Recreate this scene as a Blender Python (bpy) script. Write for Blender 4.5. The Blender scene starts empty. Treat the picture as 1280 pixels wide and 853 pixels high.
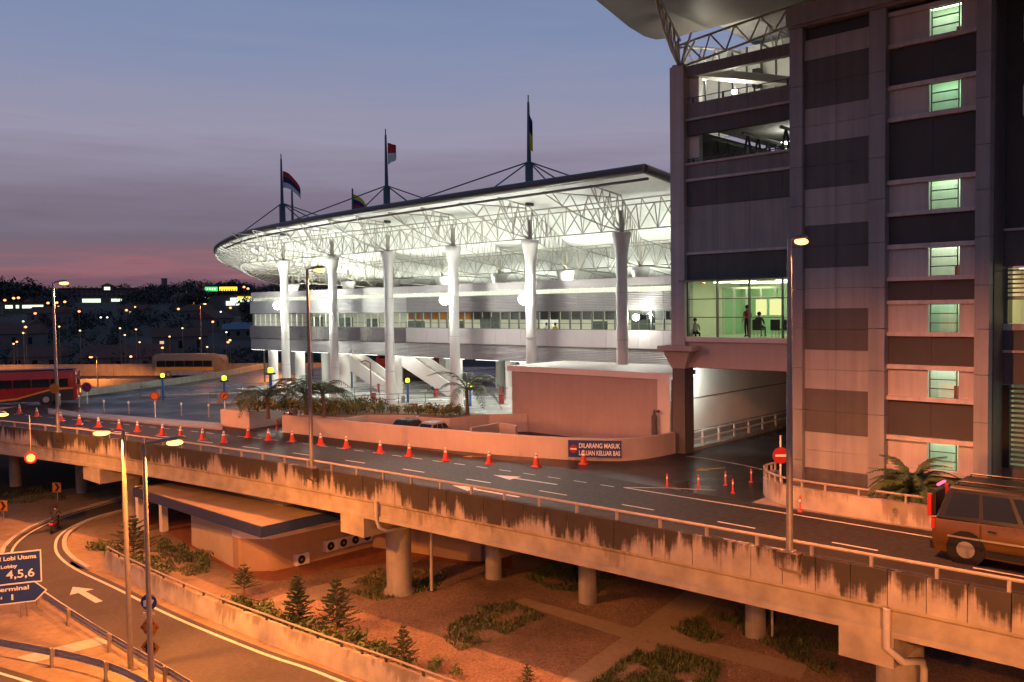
import bpy, bmesh, math, random
import numpy as np
from mathutils import Vector, Matrix, Euler
random.seed(7); rnd = random.Random(11)
PI = math.pi
sc = bpy.context.scene
col = sc.collection

# ------------------------------------------------------------------ camera
FPX, PITCH, ROLL, YAW, CAMZ = 1071.5, 0.04063, -0.0138, 0.82237, 8.5
_cp, _sp, _cr, _sr = math.cos(PITCH), math.sin(PITCH), math.cos(ROLL), math.sin(ROLL)
RR = np.array([[_cr, -_sr, 0], [_sr, _cr, 0], [0, 0, 1]]) @ np.array([[1, 0, 0], [0, _cp, -_sp], [0, _sp, _cp]])
SY, CY = math.sin(YAW), math.cos(YAW)
def lev(v): return Vector((v[0]*CY + v[2]*SY, -v[0]*SY + v[2]*CY, -v[1]))
def ray(px, py): return lev(RR.T @ np.array([px-640, py-426.5, FPX]))
def gz(px, py, z=0.0): d = ray(px, py); return Vector((0, 0, CAMZ)) + d*((z-CAMZ)/d.z)
def gx(px, py, x): d = ray(px, py); return Vector((0, 0, CAMZ)) + d*(x/d.x)
def gy(px, py, y): d = ray(px, py); return Vector((0, 0, CAMZ)) + d*(y/d.y)
def gd(px, py, dist): d = ray(px, py); h = math.hypot(d.x, d.y); return Vector((0, 0, CAMZ)) + d*(dist/h)
cam_d = bpy.data.cameras.new('camera'); cam = bpy.data.objects.new('camera', cam_d); col.objects.link(cam)
cam_d.sensor_width = 36; cam_d.lens = FPX*36/1280; cam_d.clip_start = 0.3; cam_d.clip_end = 6000
ax, ay, az = lev(RR[0]), -lev(RR[1]), -lev(RR[2])
M = Matrix(((ax.x, ay.x, az.x, 0), (ax.y, ay.y, az.y, 0), (ax.z, ay.z, az.z, CAMZ), (0, 0, 0, 1)))
cam.matrix_world = M
sc.camera = cam

# ------------------------------------------------------------------ world: dusk sky after sunset
w = bpy.data.worlds.new('World'); sc.world = w; w.use_nodes = True
nt = w.node_tree; nt.nodes.clear()
out = nt.nodes.new('ShaderNodeOutputWorld'); bg = nt.nodes.new('ShaderNodeBackground')
tc = nt.nodes.new('ShaderNodeTexCoord'); sep = nt.nodes.new('ShaderNodeSeparateXYZ')
nt.links.new(tc.outputs['Generated'], sep.inputs[0])
ramp = nt.nodes.new('ShaderNodeValToRGB'); cr = ramp.color_ramp
SKY = [(0.0, (.10, .07, .095)), (.022, (.135, .085, .12)), (.044, (.31, .135, .165)), (.058, (.215, .13, .17)), (.08, (.165, .14, .19)), (.12, (.215, .18, .25)),
       (.19, (.315, .295, .40)), (.27, (.235, .275, .43)), (.38, (.155, .232, .41)), (.6, (.08, .125, .23)), (1, (.06, .09, .17))]
while len(cr.elements) < len(SKY): cr.elements.new(.5)
for e, (p, c) in zip(cr.elements, SKY): e.position = p; e.color = (*c, 1)
mp = nt.nodes.new('ShaderNodeMapping'); mp.inputs['Scale'].default_value = (2.6, 2.6, 30)
nt.links.new(tc.outputs['Generated'], mp.inputs[0])
nz = nt.nodes.new('ShaderNodeTexNoise'); nz.inputs['Scale'].default_value = 1.6; nz.inputs['Detail'].default_value = 7; nz.inputs['Roughness'].default_value = .58
nt.links.new(mp.outputs[0], nz.inputs['Vector'])
# soft streaks: shift the height at which the ramp is read, so bands of cloud break up
ms = nt.nodes.new('ShaderNodeMath'); ms.operation = 'MULTIPLY_ADD'; ms.inputs[1].default_value = .09; ms.inputs[2].default_value = -.045
nt.links.new(nz.outputs['Fac'], ms.inputs[0])
ad = nt.nodes.new('ShaderNodeMath'); ad.operation = 'ADD'
nt.links.new(sep.outputs['Z'], ad.inputs[0]); nt.links.new(ms.outputs[0], ad.inputs[1]); nt.links.new(ad.outputs[0], ramp.inputs[0])
sky = nt.nodes.new('ShaderNodeTexSky'); sky.sky_type = 'NISHITA'; sky.sun_disc = False
sky.sun_elevation = math.radians(-2.0); sky.sun_rotation = math.radians(-60)
mixs = nt.nodes.new('ShaderNodeMixRGB'); mixs.blend_type = 'ADD'; mixs.inputs['Fac'].default_value = .04
nt.links.new(ramp.outputs[0], mixs.inputs[1]); nt.links.new(sky.outputs[0], mixs.inputs[2])
bg.inputs['Strength'].default_value = 1.0
nt.links.new(mixs.outputs[0], bg.inputs['Color']); nt.links.new(bg.outputs[0], out.inputs[0])
sc.view_settings.view_transform = 'Standard'; sc.view_settings.look = 'None'
sc.view_settings.exposure = 0.0; sc.view_settings.gamma = 1.0
sc.render.engine = 'CYCLES'
sc.cycles.use_denoising = True
try: sc.cycles.denoiser = 'OPENIMAGEDENOISE'
except Exception: pass
sc.cycles.use_light_tree = True; sc.cycles.max_bounces = 6; sc.cycles.diffuse_bounces = 3; sc.cycles.glossy_bounces = 3
sc.cycles.transparent_max_bounces = 10; sc.cycles.sample_clamp_indirect = 6; sc.cycles.sample_clamp_direct = 0
sc.cycles.caustics_reflective = False; sc.cycles.caustics_refractive = False
SODIUM = (1.0, .27, .075); SODIUM2 = (1.0, .30, .05); COOL = (.95, 1.0, .86); GREEN = (.72, 1.0, .55)

# ------------------------------------------------------------------ materials
MATS = {}
GZ0 = -5.5
def newmat(name):
    m = bpy.data.materials.new(name); m.use_nodes = True; MATS[name] = m
    return m, m.node_tree, m.node_tree.nodes['Principled BSDF']
def pbr(name, c, rough=.65, metal=0, var=.12, scale=2.0, bump=0, bscale=30, detail=5, spec=.5, stretch=(1, 1, 1), rvar=0, macro=0, streak=0):
    m, t, b = newmat(name)
    b.inputs['Roughness'].default_value = rough; b.inputs['Metallic'].default_value = metal
    b.inputs['Specular IOR Level'].default_value = spec
    tcn = t.nodes.new('ShaderNodeTexCoord'); mpn = t.nodes.new('ShaderNodeMapping'); mpn.inputs['Scale'].default_value = stretch
    t.links.new(tcn.outputs['Object'], mpn.inputs[0])
    n = t.nodes.new('ShaderNodeTexNoise'); n.inputs['Scale'].default_value = scale; n.inputs['Detail'].default_value = detail; n.inputs['Roughness'].default_value = .65
    t.links.new(mpn.outputs[0], n.inputs['Vector'])
    r = t.nodes.new('ShaderNodeValToRGB'); r.color_ramp.elements[0].position = .28; r.color_ramp.elements[1].position = .72
    r.color_ramp.elements[0].color = (*[x*(1-var) for x in c], 1); r.color_ramp.elements[1].color = (*[min(1, x*(1+var)) for x in c], 1)
    t.links.new(n.outputs['Fac'], r.inputs[0]); last = r.outputs[0]
    for amt, scl, st in ((macro, .22, (1, 1, 1)), (streak, 1.6, (1.6, 1.6, .07))):
        if not amt: continue
        mq = t.nodes.new('ShaderNodeMapping'); mq.inputs['Scale'].default_value = st; t.links.new(tcn.outputs['Object'], mq.inputs[0])
        nq = t.nodes.new('ShaderNodeTexNoise'); nq.inputs['Scale'].default_value = scl; nq.inputs['Detail'].default_value = 6; nq.inputs['Roughness'].default_value = .6; t.links.new(mq.outputs[0], nq.inputs['Vector'])
        rq = t.nodes.new('ShaderNodeMapRange'); rq.inputs[1].default_value = .34; rq.inputs[2].default_value = .62; rq.inputs[3].default_value = 1-amt; rq.inputs[4].default_value = 1.0; t.links.new(nq.outputs['Fac'], rq.inputs[0])
        mm_ = t.nodes.new('ShaderNodeMixRGB'); mm_.blend_type = 'MULTIPLY'; mm_.inputs[0].default_value = 1; t.links.new(last, mm_.inputs[1]); t.links.new(rq.outputs[0], mm_.inputs[2]); last = mm_.outputs[0]
    t.links.new(last, b.inputs['Base Color'])
    if rvar:
        mr = t.nodes.new('ShaderNodeMapRange'); mr.inputs[1].default_value = .35; mr.inputs[2].default_value = .65
        mr.inputs[3].default_value = max(.03, rough-rvar); mr.inputs[4].default_value = min(1, rough+rvar)
        n3 = t.nodes.new('ShaderNodeTexNoise'); n3.inputs['Scale'].default_value = scale*.35; n3.inputs['Detail'].default_value = 4
        t.links.new(tcn.outputs['Object'], n3.inputs['Vector']); t.links.new(n3.outputs['Fac'], mr.inputs[0]); t.links.new(mr.outputs[0], b.inputs['Roughness'])
    if bump:
        n2 = t.nodes.new('ShaderNodeTexNoise'); n2.inputs['Scale'].default_value = bscale; n2.inputs['Detail'].default_value = 4
        t.links.new(tcn.outputs['Object'], n2.inputs['Vector'])
        bp = t.nodes.new('ShaderNodeBump'); bp.inputs['Strength'].default_value = bump; bp.inputs['Distance'].default_value = .05
        t.links.new(n2.outputs['Fac'], bp.inputs['Height']); t.links.new(bp.outputs[0], b.inputs['Normal'])
    return m
def emit(name, c, s):
    m = bpy.data.materials.new(name); m.use_nodes = True; t = m.node_tree; t.nodes.clear()
    o = t.nodes.new('ShaderNodeOutputMaterial'); e = t.nodes.new('ShaderNodeEmission')
    e.inputs[0].default_value = (*c, 1); e.inputs[1].default_value = s; t.links.new(e.outputs[0], o.inputs[0])
    MATS[name] = m; return m
def glassmat(name, tint=(.8, .9, .85), refl=1.0, ior=1.45):
    m = bpy.data.materials.new(name); m.use_nodes = True; t = m.node_tree; t.nodes.clear()
    o = t.nodes.new('ShaderNodeOutputMaterial'); mx = t.nodes.new('ShaderNodeMixShader'); tr = t.nodes.new('ShaderNodeBsdfTransparent')
    gl = t.nodes.new('ShaderNodeBsdfGlossy'); fr = t.nodes.new('ShaderNodeFresnel'); fr.inputs[0].default_value = ior
    tr.inputs[0].default_value = (*tint, 1); gl.inputs['Roughness'].default_value = .03; gl.inputs[0].default_value = (refl, refl, refl, 1)
    ge = t.nodes.new('ShaderNodeNewGeometry'); iv = t.nodes.new('ShaderNodeMath'); iv.operation = 'SUBTRACT'; iv.inputs[0].default_value = 1; t.links.new(ge.outputs['Backfacing'], iv.inputs[1]); mu = t.nodes.new('ShaderNodeMath'); mu.operation = 'MULTIPLY'; t.links.new(fr.outputs[0], mu.inputs[0]); t.links.new(iv.outputs[0], mu.inputs[1]); t.links.new(mu.outputs[0], mx.inputs[0]); t.links.new(tr.outputs[0], mx.inputs[1]); t.links.new(gl.outputs[0], mx.inputs[2]); t.links.new(mx.outputs[0], o.inputs[0])
    MATS[name] = m; return m
def stained(name, c, dark=(.05, .042, .038), oz=GZ0, ztop=.75, zlen=1.0, amt=.92, thr=.5):
    ztop -= oz
    """weathered concrete: black algae running down from the top edge in uneven streaks"""
    m, t, b = newmat(name); b.inputs['Roughness'].default_value = .85; b.inputs['Specular IOR Level'].default_value = .25
    L = t.links.new; N = t.nodes.new
    tcn = N('ShaderNodeTexCoord'); sp = N('ShaderNodeSeparateXYZ'); L(tcn.outputs['Object'], sp.inputs[0])
    n0 = N('ShaderNodeTexNoise'); n0.inputs['Scale'].default_value = 1.3; n0.inputs['Detail'].default_value = 7; L(tcn.outputs['Object'], n0.inputs['Vector'])
    r0 = N('ShaderNodeValToRGB'); r0.color_ramp.elements[0].position = .3; r0.color_ramp.elements[1].position = .7
    r0.color_ramp.elements[0].color = (*[x*.72 for x in c], 1); r0.color_ramp.elements[1].color = (*[x*1.12 for x in c], 1); L(n0.outputs['Fac'], r0.inputs[0])
    # drip length: varies from bay to bay, with finer fingers, no change with height
    lens = None
    for scl, amp, det in ((.33, 2.4, 3), (1.1, .7, 2), (4.6, 1.1, 8)):
        mpx = N('ShaderNodeMapping'); mpx.inputs['Scale'].default_value = (scl, scl, .035); L(tcn.outputs['Object'], mpx.inputs[0])
        nx = N('ShaderNodeTexNoise'); nx.inputs['Scale'].default_value = 1; nx.inputs['Detail'].default_value = det; nx.inputs['Roughness'].default_value = .6; L(mpx.outputs[0], nx.inputs['Vector'])
        ma = N('ShaderNodeMath'); ma.operation = 'MULTIPLY_ADD'; ma.inputs[1].default_value = amp*2; ma.inputs[2].default_value = -amp; L(nx.outputs['Fac'], ma.inputs[0])
        if lens is None: lens = ma.outputs[0]
        else:
            aa = N('ShaderNodeMath'); aa.operation = 'ADD'; L(lens, aa.inputs[0]); L(ma.outputs[0], aa.inputs[1]); lens = aa.outputs[0]
    oi = N('ShaderNodeObjectInfo'); ar = N('ShaderNodeMath'); ar.operation = 'MULTIPLY_ADD'; ar.inputs[1].default_value = .5; ar.inputs[2].default_value = .55-thr; L(oi.outputs['Random'], ar.inputs[0])
    a1 = N('ShaderNodeMath'); a1.operation = 'ADD'; L(lens, a1.inputs[0]); L(ar.outputs[0], a1.inputs[1])
    dz = N('ShaderNodeMapRange'); dz.clamp = False; dz.inputs[1].default_value = ztop-zlen; dz.inputs[2].default_value = ztop; dz.inputs[3].default_value = -1; dz.inputs[4].default_value = 0; L(sp.outputs['Z'], dz.inputs[0])
    nf = N('ShaderNodeTexNoise'); nf.inputs['Scale'].default_value = 7; nf.inputs['Detail'].default_value = 6; L(tcn.outputs['Object'], nf.inputs['Vector'])
    nfa = N('ShaderNodeMath'); nfa.operation = 'MULTIPLY_ADD'; nfa.inputs[1].default_value = .5; nfa.inputs[2].default_value = -.25; L(nf.outputs['Fac'], nfa.inputs[0])
    a2 = N('ShaderNodeMath'); a2.operation = 'ADD'; L(a1.outputs[0], a2.inputs[0]); L(dz.outputs[0], a2.inputs[1])
    a3 = N('ShaderNodeMath'); a3.operation = 'ADD'; L(a2.outputs[0], a3.inputs[0]); L(nfa.outputs[0], a3.inputs[1])
    r1 = N('ShaderNodeMapRange'); r1.interpolation_type = 'SMOOTHSTEP'; r1.inputs[1].default_value = -.12; r1.inputs[2].default_value = .5; r1.inputs[3].default_value = 0; r1.inputs[4].default_value = amt; L(a3.outputs[0], r1.inputs[0])
    mx = N('ShaderNodeMixRGB'); mx.inputs[2].default_value = (*dark, 1); L(r1.outputs[0], mx.inputs[0]); L(r0.outputs[0], mx.inputs[1]); L(mx.outputs[0], b.inputs['Base Color'])
    nb = N('ShaderNodeTexNoise'); nb.inputs['Scale'].default_value = 14; nb.inputs['Detail'].default_value = 5; L(tcn.outputs['Object'], nb.inputs['Vector'])
    bp = N('ShaderNodeBump'); bp.inputs['Strength'].default_value = .35; bp.inputs['Distance'].default_value = .03; L(nb.outputs['Fac'], bp.inputs['Height']); L(bp.outputs[0], b.inputs['Normal'])
    return m
def ribbed(name, c, pitch=.12, rough=.45, metal=.2):
    """profiled cladding: fine horizontal ribs too small to pick apart"""
    m, t, b = newmat(name); b.inputs['Roughness'].default_value = rough; b.inputs['Metallic'].default_value = metal
    L = t.links.new; N = t.nodes.new; tcn = N('ShaderNodeTexCoord')
    wv = N('ShaderNodeTexWave'); wv.wave_type = 'BANDS'; wv.bands_direction = 'Z'; wv.inputs['Scale'].default_value = .314/pitch; wv.inputs['Distortion'].default_value = 0
    L(tcn.outputs['Object'], wv.inputs['Vector'])
    bp = N('ShaderNodeBump'); bp.inputs['Strength'].default_value = .8; bp.inputs['Distance'].default_value = .04; L(wv.outputs['Fac'], bp.inputs['Height']); L(bp.outputs[0], b.inputs['Normal'])
    n = N('ShaderNodeTexNoise'); n.inputs['Scale'].default_value = .9; L(tcn.outputs['Object'], n.inputs['Vector'])
    r = N('ShaderNodeValToRGB'); r.color_ramp.elements[0].color = (*[x*.85 for x in c], 1); r.color_ramp.elements[1].color = (*[min(1, x*1.12) for x in c], 1); L(n.outputs['Fac'], r.inputs[0])
    L(r.outputs[0], b.inputs['Base Color'])
    return m

pbr('asphalt', (.034, .029, .029), .62, var=.16, scale=12, bump=.10, bscale=40, spec=.25, rvar=.05, macro=.25)
pbr('wet_asphalt', (.024, .023, .026), .36, var=.2, scale=.5, bump=.03, bscale=30, spec=.22, rvar=.14)
pbr('low_asphalt', (.075, .065, .06), .75, var=.25, scale=7, bump=.3, bscale=45, macro=.35)
pbr('paint', (.62, .60, .56), .6, var=.2, scale=8)
pbr('faded_yellow', (.55, .38, .10), .6, var=.25, scale=8)
pbr('concrete', (.34, .31, .28), .85, var=.16, scale=1.6, bump=.25, bscale=18, macro=.2, streak=.25)
pbr('pale_concrete', (.45, .42, .38), .8, var=.18, scale=1.4, bump=.15, bscale=18)
pbr('pavers', (.27, .25, .24), .5, var=.2, scale=2, bump=.2, bscale=12, rvar=.1)
pbr('platform_floor', (.50, .50, .47), .22, var=.15, scale=1, rvar=.1)
stained('parapet_concrete', (.43, .37, .32), dark=(.032, .026, .022), thr=-.10)
stained('girder_concrete', (.40, .345, .27), dark=(.17, .13, .095), ztop=-.25, zlen=1.0, amt=.6, thr=.85)
stained('barrier_concrete', (.46, .42, .37), dark=(.14, .10, .075), oz=0, ztop=.8, zlen=1.0, amt=.6, thr=.75)
stained('low_barrier_concrete', (.48, .43, .35), dark=(.15, .11, .08), ztop=-4.65, zlen=.9, amt=.55, thr=.75)
pbr('metal_rail', (.36, .31, .27), .6, metal=.1, var=.2, scale=6)
pbr('dark_rail', (.10, .09, .085), .5, metal=.5, var=.2, scale=6)
pbr('steel_pole', (.30, .27, .25), .5, metal=.5, var=.2, scale=3)
pbr('plaster', (.52, .44, .41), .75, var=.06, scale=.7, bump=.06, bscale=30, macro=.12, streak=.06)
pbr('plaster_box', (.43, .335, .315), .75, var=.06, scale=.6, bump=.05, bscale=30, macro=.1, streak=.06)
pbr('plaster_trim', (.74, .68, .64), .7, var=.06, scale=.8)
pbr('panel_light', (.39, .39, .395), .6, var=.07, scale=.8, bump=.03, macro=.12, streak=.22)
pbr('panel_mid', (.26, .25, .255), .6, var=.08, scale=.8, bump=.03, macro=.1, streak=.2)
pbr('panel_dark', (.115, .112, .112), .62, var=.10, scale=.9, bump=.03, macro=.1, streak=.2)
pbr('panel_darkest', (.058, .056, .057), .62, var=.10, scale=.9, bump=.03)
pbr('panel_pale', (.56, .53, .525), .6, var=.06, scale=.8, macro=.1, streak=.2)
pbr('pilaster', (.31, .32, .34), .55, var=.07, scale=.8, macro=.12, streak=.22)
pbr('ledge', (.62, .56, .55), .6, var=.08, scale=1, streak=.25)
pbr('column_white', (.66, .62, .60), .5, var=.05, scale=.8)
pbr('white_panel', (.62, .56, .56), .28, var=.05, scale=.8)
pbr('wavy_metal', (.62, .58, .57), .16, metal=.75, var=.05, bump=.5, bscale=2.2)
ribbed('ribbed_cladding', (.34, .31, .31))
ribbed('ribbed_white', (.55, .53, .52))
pbr('soffit', (.82, .82, .78), .6, var=.05, scale=.5)
pbr('truss_steel', (.52, .48, .42), .5, var=.06, scale=1)
pbr('fascia_dark', (.10, .085, .09), .45, metal=.2, var=.1, scale=1)
pbr('brown_soffit', (.15, .125, .115), .6, var=.08, scale=.6)
pbr('mast_steel', (.075, .09, .105), .45, metal=.4, var=.1, scale=2)
pbr('interior_white', (.76, .77, .68), .7, var=.04)
pbr('interior_floor', (.55, .56, .48), .3, var=.08)
pbr('interior_dark', (.06, .08, .07), .5, var=.1)
pbr('frame_metal', (.16, .17, .16), .4, metal=.6, var=.08)
pbr('frame_white', (.7, .7, .66), .4, var=.05)
glassmat('clear_glass', (.92, .96, .90), .5)
glassmat('hall_glass', (.94, .95, .93), .6)
glassmat('green_glass', (.76, .95, .84), .5)
glassmat('dark_glass', (.30, .34, .34), .9, ior=1.8)
pbr('black_glass', (.012, .014, .016), .08, var=.05, spec=.7)
emit('lamp_orange', (1.0, .38, .13), 4.5); emit('lamp_yellow', (1.0, .46, .10), 5); emit('lamp_white', (1, 1, .93), 60); emit('tube_white', (.96, 1, .9), 9)
emit('tube_hall', (1, .97, .86), 16); emit('tube_green', (.95, 1, .66), 7); emit('tube_stair', (.66, 1, .64), 8); emit('tube_stair_dim', (.55, 1, .62), 5.5); emit('tube_stair_pale', (.78, 1, .70), 8.5); emit('tube_warm', (1, .80, .42), 3.4)
emit('far_orange', (1, .30, .10), 4); emit('far_white', (.9, 1, .85), 2.5); emit('far_warm', (1, .45, .18), 3.2); emit('house_window', (1, .62, .3), .9)
emit('shop_white', (.85, 1, .7), 1.6); emit('shop_yellow', (1, .75, .08), 1.4); emit('sign_green', (.05, .75, .16), 1.6); emit('sign_yellow', (1, .62, .03), 2.2)
emit('post_yellow', (.85, 1, .05), 2.2); emit('tail_red', (1, .03, .03), 1.6); emit('amber_light', (1, .45, .08), 2.5); emit('head_light', (1, .9, .7), 5); emit('brake_pink', (1, .10, .20), 3)
emit('poster_light', (1, .95, .45), 1.1); emit('screen_blue', (.25, .3, .9), 1.0)
pbr('cone_orange', (.50, .045, .016), .45, var=.06); pbr('cone_white', (.8, .78, .74), .4, var=.05)
pbr('sign_blue', (.015, .045, .22), .4, var=.05); pbr('sign_white', (.8, .78, .74), .45, var=.03); pbr('sign_red', (.34, .015, .015), .4, var=.05); pbr('sign_orange', (.45, .18, .03), .45, var=.08); pbr('sign_black', (.015, .013, .012), .5)
pbr('post_blue', (.02, .12, .38), .4, var=.08); pbr('booth_red', (.30, .03, .025), .45, var=.08); pbr('steel_dull', (.33, .32, .30), .45, metal=.5)
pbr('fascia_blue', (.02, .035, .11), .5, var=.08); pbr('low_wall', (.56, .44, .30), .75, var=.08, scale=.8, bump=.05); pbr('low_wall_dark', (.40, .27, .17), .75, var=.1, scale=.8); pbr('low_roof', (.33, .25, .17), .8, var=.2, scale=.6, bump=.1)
pbr('red_paving', (.22, .085, .05), .75, var=.25, scale=2.5, bump=.2, bscale=16)
pbr('gravel', (.30, .205, .155), .9, var=.6, scale=11, bump=1.0, bscale=20, detail=9, macro=.5)
pbr('soil', (.20, .145, .09), .95, var=.45, scale=.5, bump=.5, bscale=9, detail=8)
pbr('sand', (.31, .235, .155), .95, var=.22, scale=3, bump=.45, bscale=14, detail=9, macro=.35)
pbr('footpath', (.36, .29, .225), .85, var=.12, scale=4, bump=.15, bscale=16, macro=.25)
pbr('earth', (.035, .036, .03), .95, var=.5, scale=.03, detail=8)
def leafmat(name, c, var=.45):
    m = pbr(name, c, .55, var=var, scale=2.2, detail=3); return m
leafmat('leaf_dark', (.05, .08, .028)); leafmat('leaf_mid', (.09, .145, .045)); leafmat('leaf_yellow', (.24, .22, .06)); leafmat('conifer_leaf', (.035, .06, .024)); leafmat('palm_leaf', (.055, .09, .035)); leafmat('grass_leaf', (.075, .10, .03)); leafmat('far_leaf', (.014, .017, .014))
pbr('bark', (.14, .10, .07), .9, var=.3, scale=8, bump=.4)
pbr('tyre', (.02, .02, .02), .8); pbr('rim', (.45, .44, .42), .35, metal=.8)
pbr('bus_red', (.26, .014, .010), .3, var=.05, rvar=.05); pbr('bus_dark', (.03, .025, .03), .35); pbr('bus_orange', (.62, .22, .03), .35); pbr('bus_cream', (.20, .15, .10), .4, var=.08); pbr('bus_white', (.62, .58, .54), .35); pbr('bus_yellow', (.75, .34, .03), .35)
pbr('suv_yellow', (.085, .042, .010), .32, var=.10, rvar=.06, macro=.2); pbr('suv_dark', (.012, .012, .015), .3); pbr('car_silver', (.4, .4, .42), .3, metal=.4); pbr('car_black', (.02, .02, .025), .25)
pbr('skin', (.45, .26, .17), .6); pbr('cloth_dark', (.03, .035, .05), .9); pbr('cloth_grey', (.35, .36, .33), .9); pbr('cloth_yellow', (.75, .72, .05), .9); pbr('cloth_white', (.7, .7, .66), .9); pbr('hair', (.012, .01, .01), .7); pbr('seat_dark', (.035, .045, .06), .5)
pbr('flag_red', (.40, .02, .02), .8); pbr('flag_white', (.55, .56, .62), .8); pbr('flag_blue', (.01, .014, .10), .8); pbr('flag_yellow', (.5, .42, .03), .8)
pbr('house_wall', (.11, .105, .105), .85); pbr('house_roof', (.10, .05, .04), .85, var=.3); pbr('blue_roof', (.13, .18, .25), .7)

# ------------------------------------------------------------------ geometry helpers
WORLD = {}
def wl(o): return WORLD.get(o.name, Vector((0, 0, 0)))
class MB:
    def __init__(s): s.v = []; s.f = []; s.mi = []
    def add(s, vs, fs, mi=0):
        b = len(s.v); s.v += [tuple(v) for v in vs]; s.f += [tuple(b+i for i in f) for f in fs]; s.mi += [mi]*len(fs); return s
    def box(s, x0, x1, y0, y1, z0, z1, mi=0):
        return s.add([(x0, y0, z0), (x1, y0, z0), (x1, y1, z0), (x0, y1, z0), (x0, y0, z1), (x1, y0, z1), (x1, y1, z1), (x0, y1, z1)],
                     [(0, 3, 2, 1), (4, 5, 6, 7), (0, 1, 5, 4), (1, 2, 6, 5), (2, 3, 7, 6), (3, 0, 4, 7)], mi)
    def hexa(s, p, mi=0):  # 8 points: bottom 4 (ccw), top 4
        return s.add(p, [(0, 3, 2, 1), (4, 5, 6, 7), (0, 1, 5, 4), (1, 2, 6, 5), (2, 3, 7, 6), (3, 0, 4, 7)], mi)
    def prism(s, poly, z0, z1, mi=0, bottom=True):
        a = sum(poly[i][0]*poly[(i+1) % len(poly)][1]-poly[(i+1) % len(poly)][0]*poly[i][1] for i in range(len(poly)))
        if a < 0: poly = poly[::-1]
        n = len(poly); g0 = z0 if callable(z0) else (lambda x, y: z0); g1 = z1 if callable(z1) else (lambda x, y: z1)
        vs = [(p[0], p[1], g0(p[0], p[1])) for p in poly]+[(p[0], p[1], g1(p[0], p[1])) for p in poly]
        fs = [tuple(range(n, 2*n))]+[(i, (i+1) % n, n+(i+1) % n, n+i) for i in range(n)]
        if bottom: fs.append(tuple(range(n-1, -1, -1)))
        return s.add(vs, fs, mi)
    def sheet(s, poly, z, mi=0):
        a = sum(poly[i][0]*poly[(i+1) % len(poly)][1]-poly[(i+1) % len(poly)][0]*poly[i][1] for i in range(len(poly)))
        if a < 0: poly = poly[::-1]
        return s.add([(p[0], p[1], z) for p in poly], [tuple(range(len(poly)))], mi)
    def strip(s, L, R, zl, zr=None, mi=0):
        """ribbon between two polylines"""
        zr = zl if zr is None else zr; n = len(L)
        vs = [(p[0], p[1], zl) for p in L]+[(p[0], p[1], zr) for p in R]
        fs = []
        for i in range(n-1):
            q = (i, i+1, n+i+1, n+i)
            a, b_, c = Vector(vs[q[0]]), Vector(vs[q[1]]), Vector(vs[q[2]])
            if (b_-a).cross(c-b_).z < 0: q = q[::-1]
            fs.append(q)
        return s.add(vs, fs, mi)
    def tube(s, p0, p1, r0, r1=None, n=6, cap=True, mi=0):
        return s.path([p0, p1], [r0, r0 if r1 is None else r1], n, cap, mi)
    def path(s, pts, r, n=6, cap=True, mi=0):
        pts = [Vector(p) for p in pts]; k = len(pts)
        if not hasattr(r, '__len__'): r = [r]*k
        vs = []; up = None
        for i, p in enumerate(pts):
            d = (pts[min(i+1, k-1)]-pts[max(i-1, 0)]).normalized()
            if up is None: up = Vector((0, 0, 1)) if abs(d.z) < .95 else Vector((1, 0, 0))
            x = d.cross(up)
            if x.length < 1e-4: x = d.cross(Vector((0, 1, 0)))
            x.normalize(); y = x.cross(d); up = y
            vs += [p+x*math.cos(2*PI*j/n)*r[i]+y*math.sin(2*PI*j/n)*r[i] for j in range(n)]
        fs = [(i*n+j, i*n+(j+1) % n, (i+1)*n+(j+1) % n, (i+1)*n+j) for i in range(k-1) for j in range(n)]
        s.add(vs, fs, mi)
        if cap: s.add(vs[:n], [tuple(range(n-1, -1, -1))], mi); s.add(vs[(k-1)*n:], [tuple(range(n))], mi)
        return s
    def lathe(s, c, prof, n=16, mi=0, cap=True):
        vs = [(c[0]+r*math.cos(2*PI*j/n), c[1]+r*math.sin(2*PI*j/n), c[2]+z) for r, z in prof for j in range(n)]
        k = len(prof)
        fs = [(i*n+j, i*n+(j+1) % n, (i+1)*n+(j+1) % n, (i+1)*n+j) for i in range(k-1) for j in range(n)]
        s.add(vs, fs, mi)
        if cap: s.add(vs[:n], [tuple(range(n-1, -1, -1))], mi); s.add(vs[(k-1)*n:], [tuple(range(n))], mi)
        return s
    def ball(s, c, r, n=8, mi=0, sq=1.0):
        prof = [(r*math.sin(PI*i/n), -r*sq*math.cos(PI*i/n)) for i in range(n+1)]
        prof[0] = (r*.02, -r*sq); prof[-1] = (r*.02, r*sq)
        return s.lathe(c, prof, 2*n, mi, False)
    def disc(s, c, r, nrm, t=.02, n=24, mi=0):
        c = Vector(c); nrm = Vector(nrm).normalized(); return s.path([c-nrm*t/2, c+nrm*t/2], r, n, True, mi)
    def mesh(s, name, mats, off=(0, 0, 0), smooth=False):
        me = bpy.data.meshes.new(name)
        o = Vector(off); me.from_pydata([(v[0]-o.x, v[1]-o.y, v[2]-o.z) for v in s.v], [], s.f)
        if not isinstance(mats, (list, tuple)): mats = [mats]
        for m in mats: me.materials.append(MATS[m] if isinstance(m, str) else m)
        if len(mats) > 1: me.polygons.foreach_set('material_index', s.mi)
        if smooth: me.polygons.foreach_set('use_smooth', [True]*len(me.polygons))
        me.update(); return me
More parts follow.
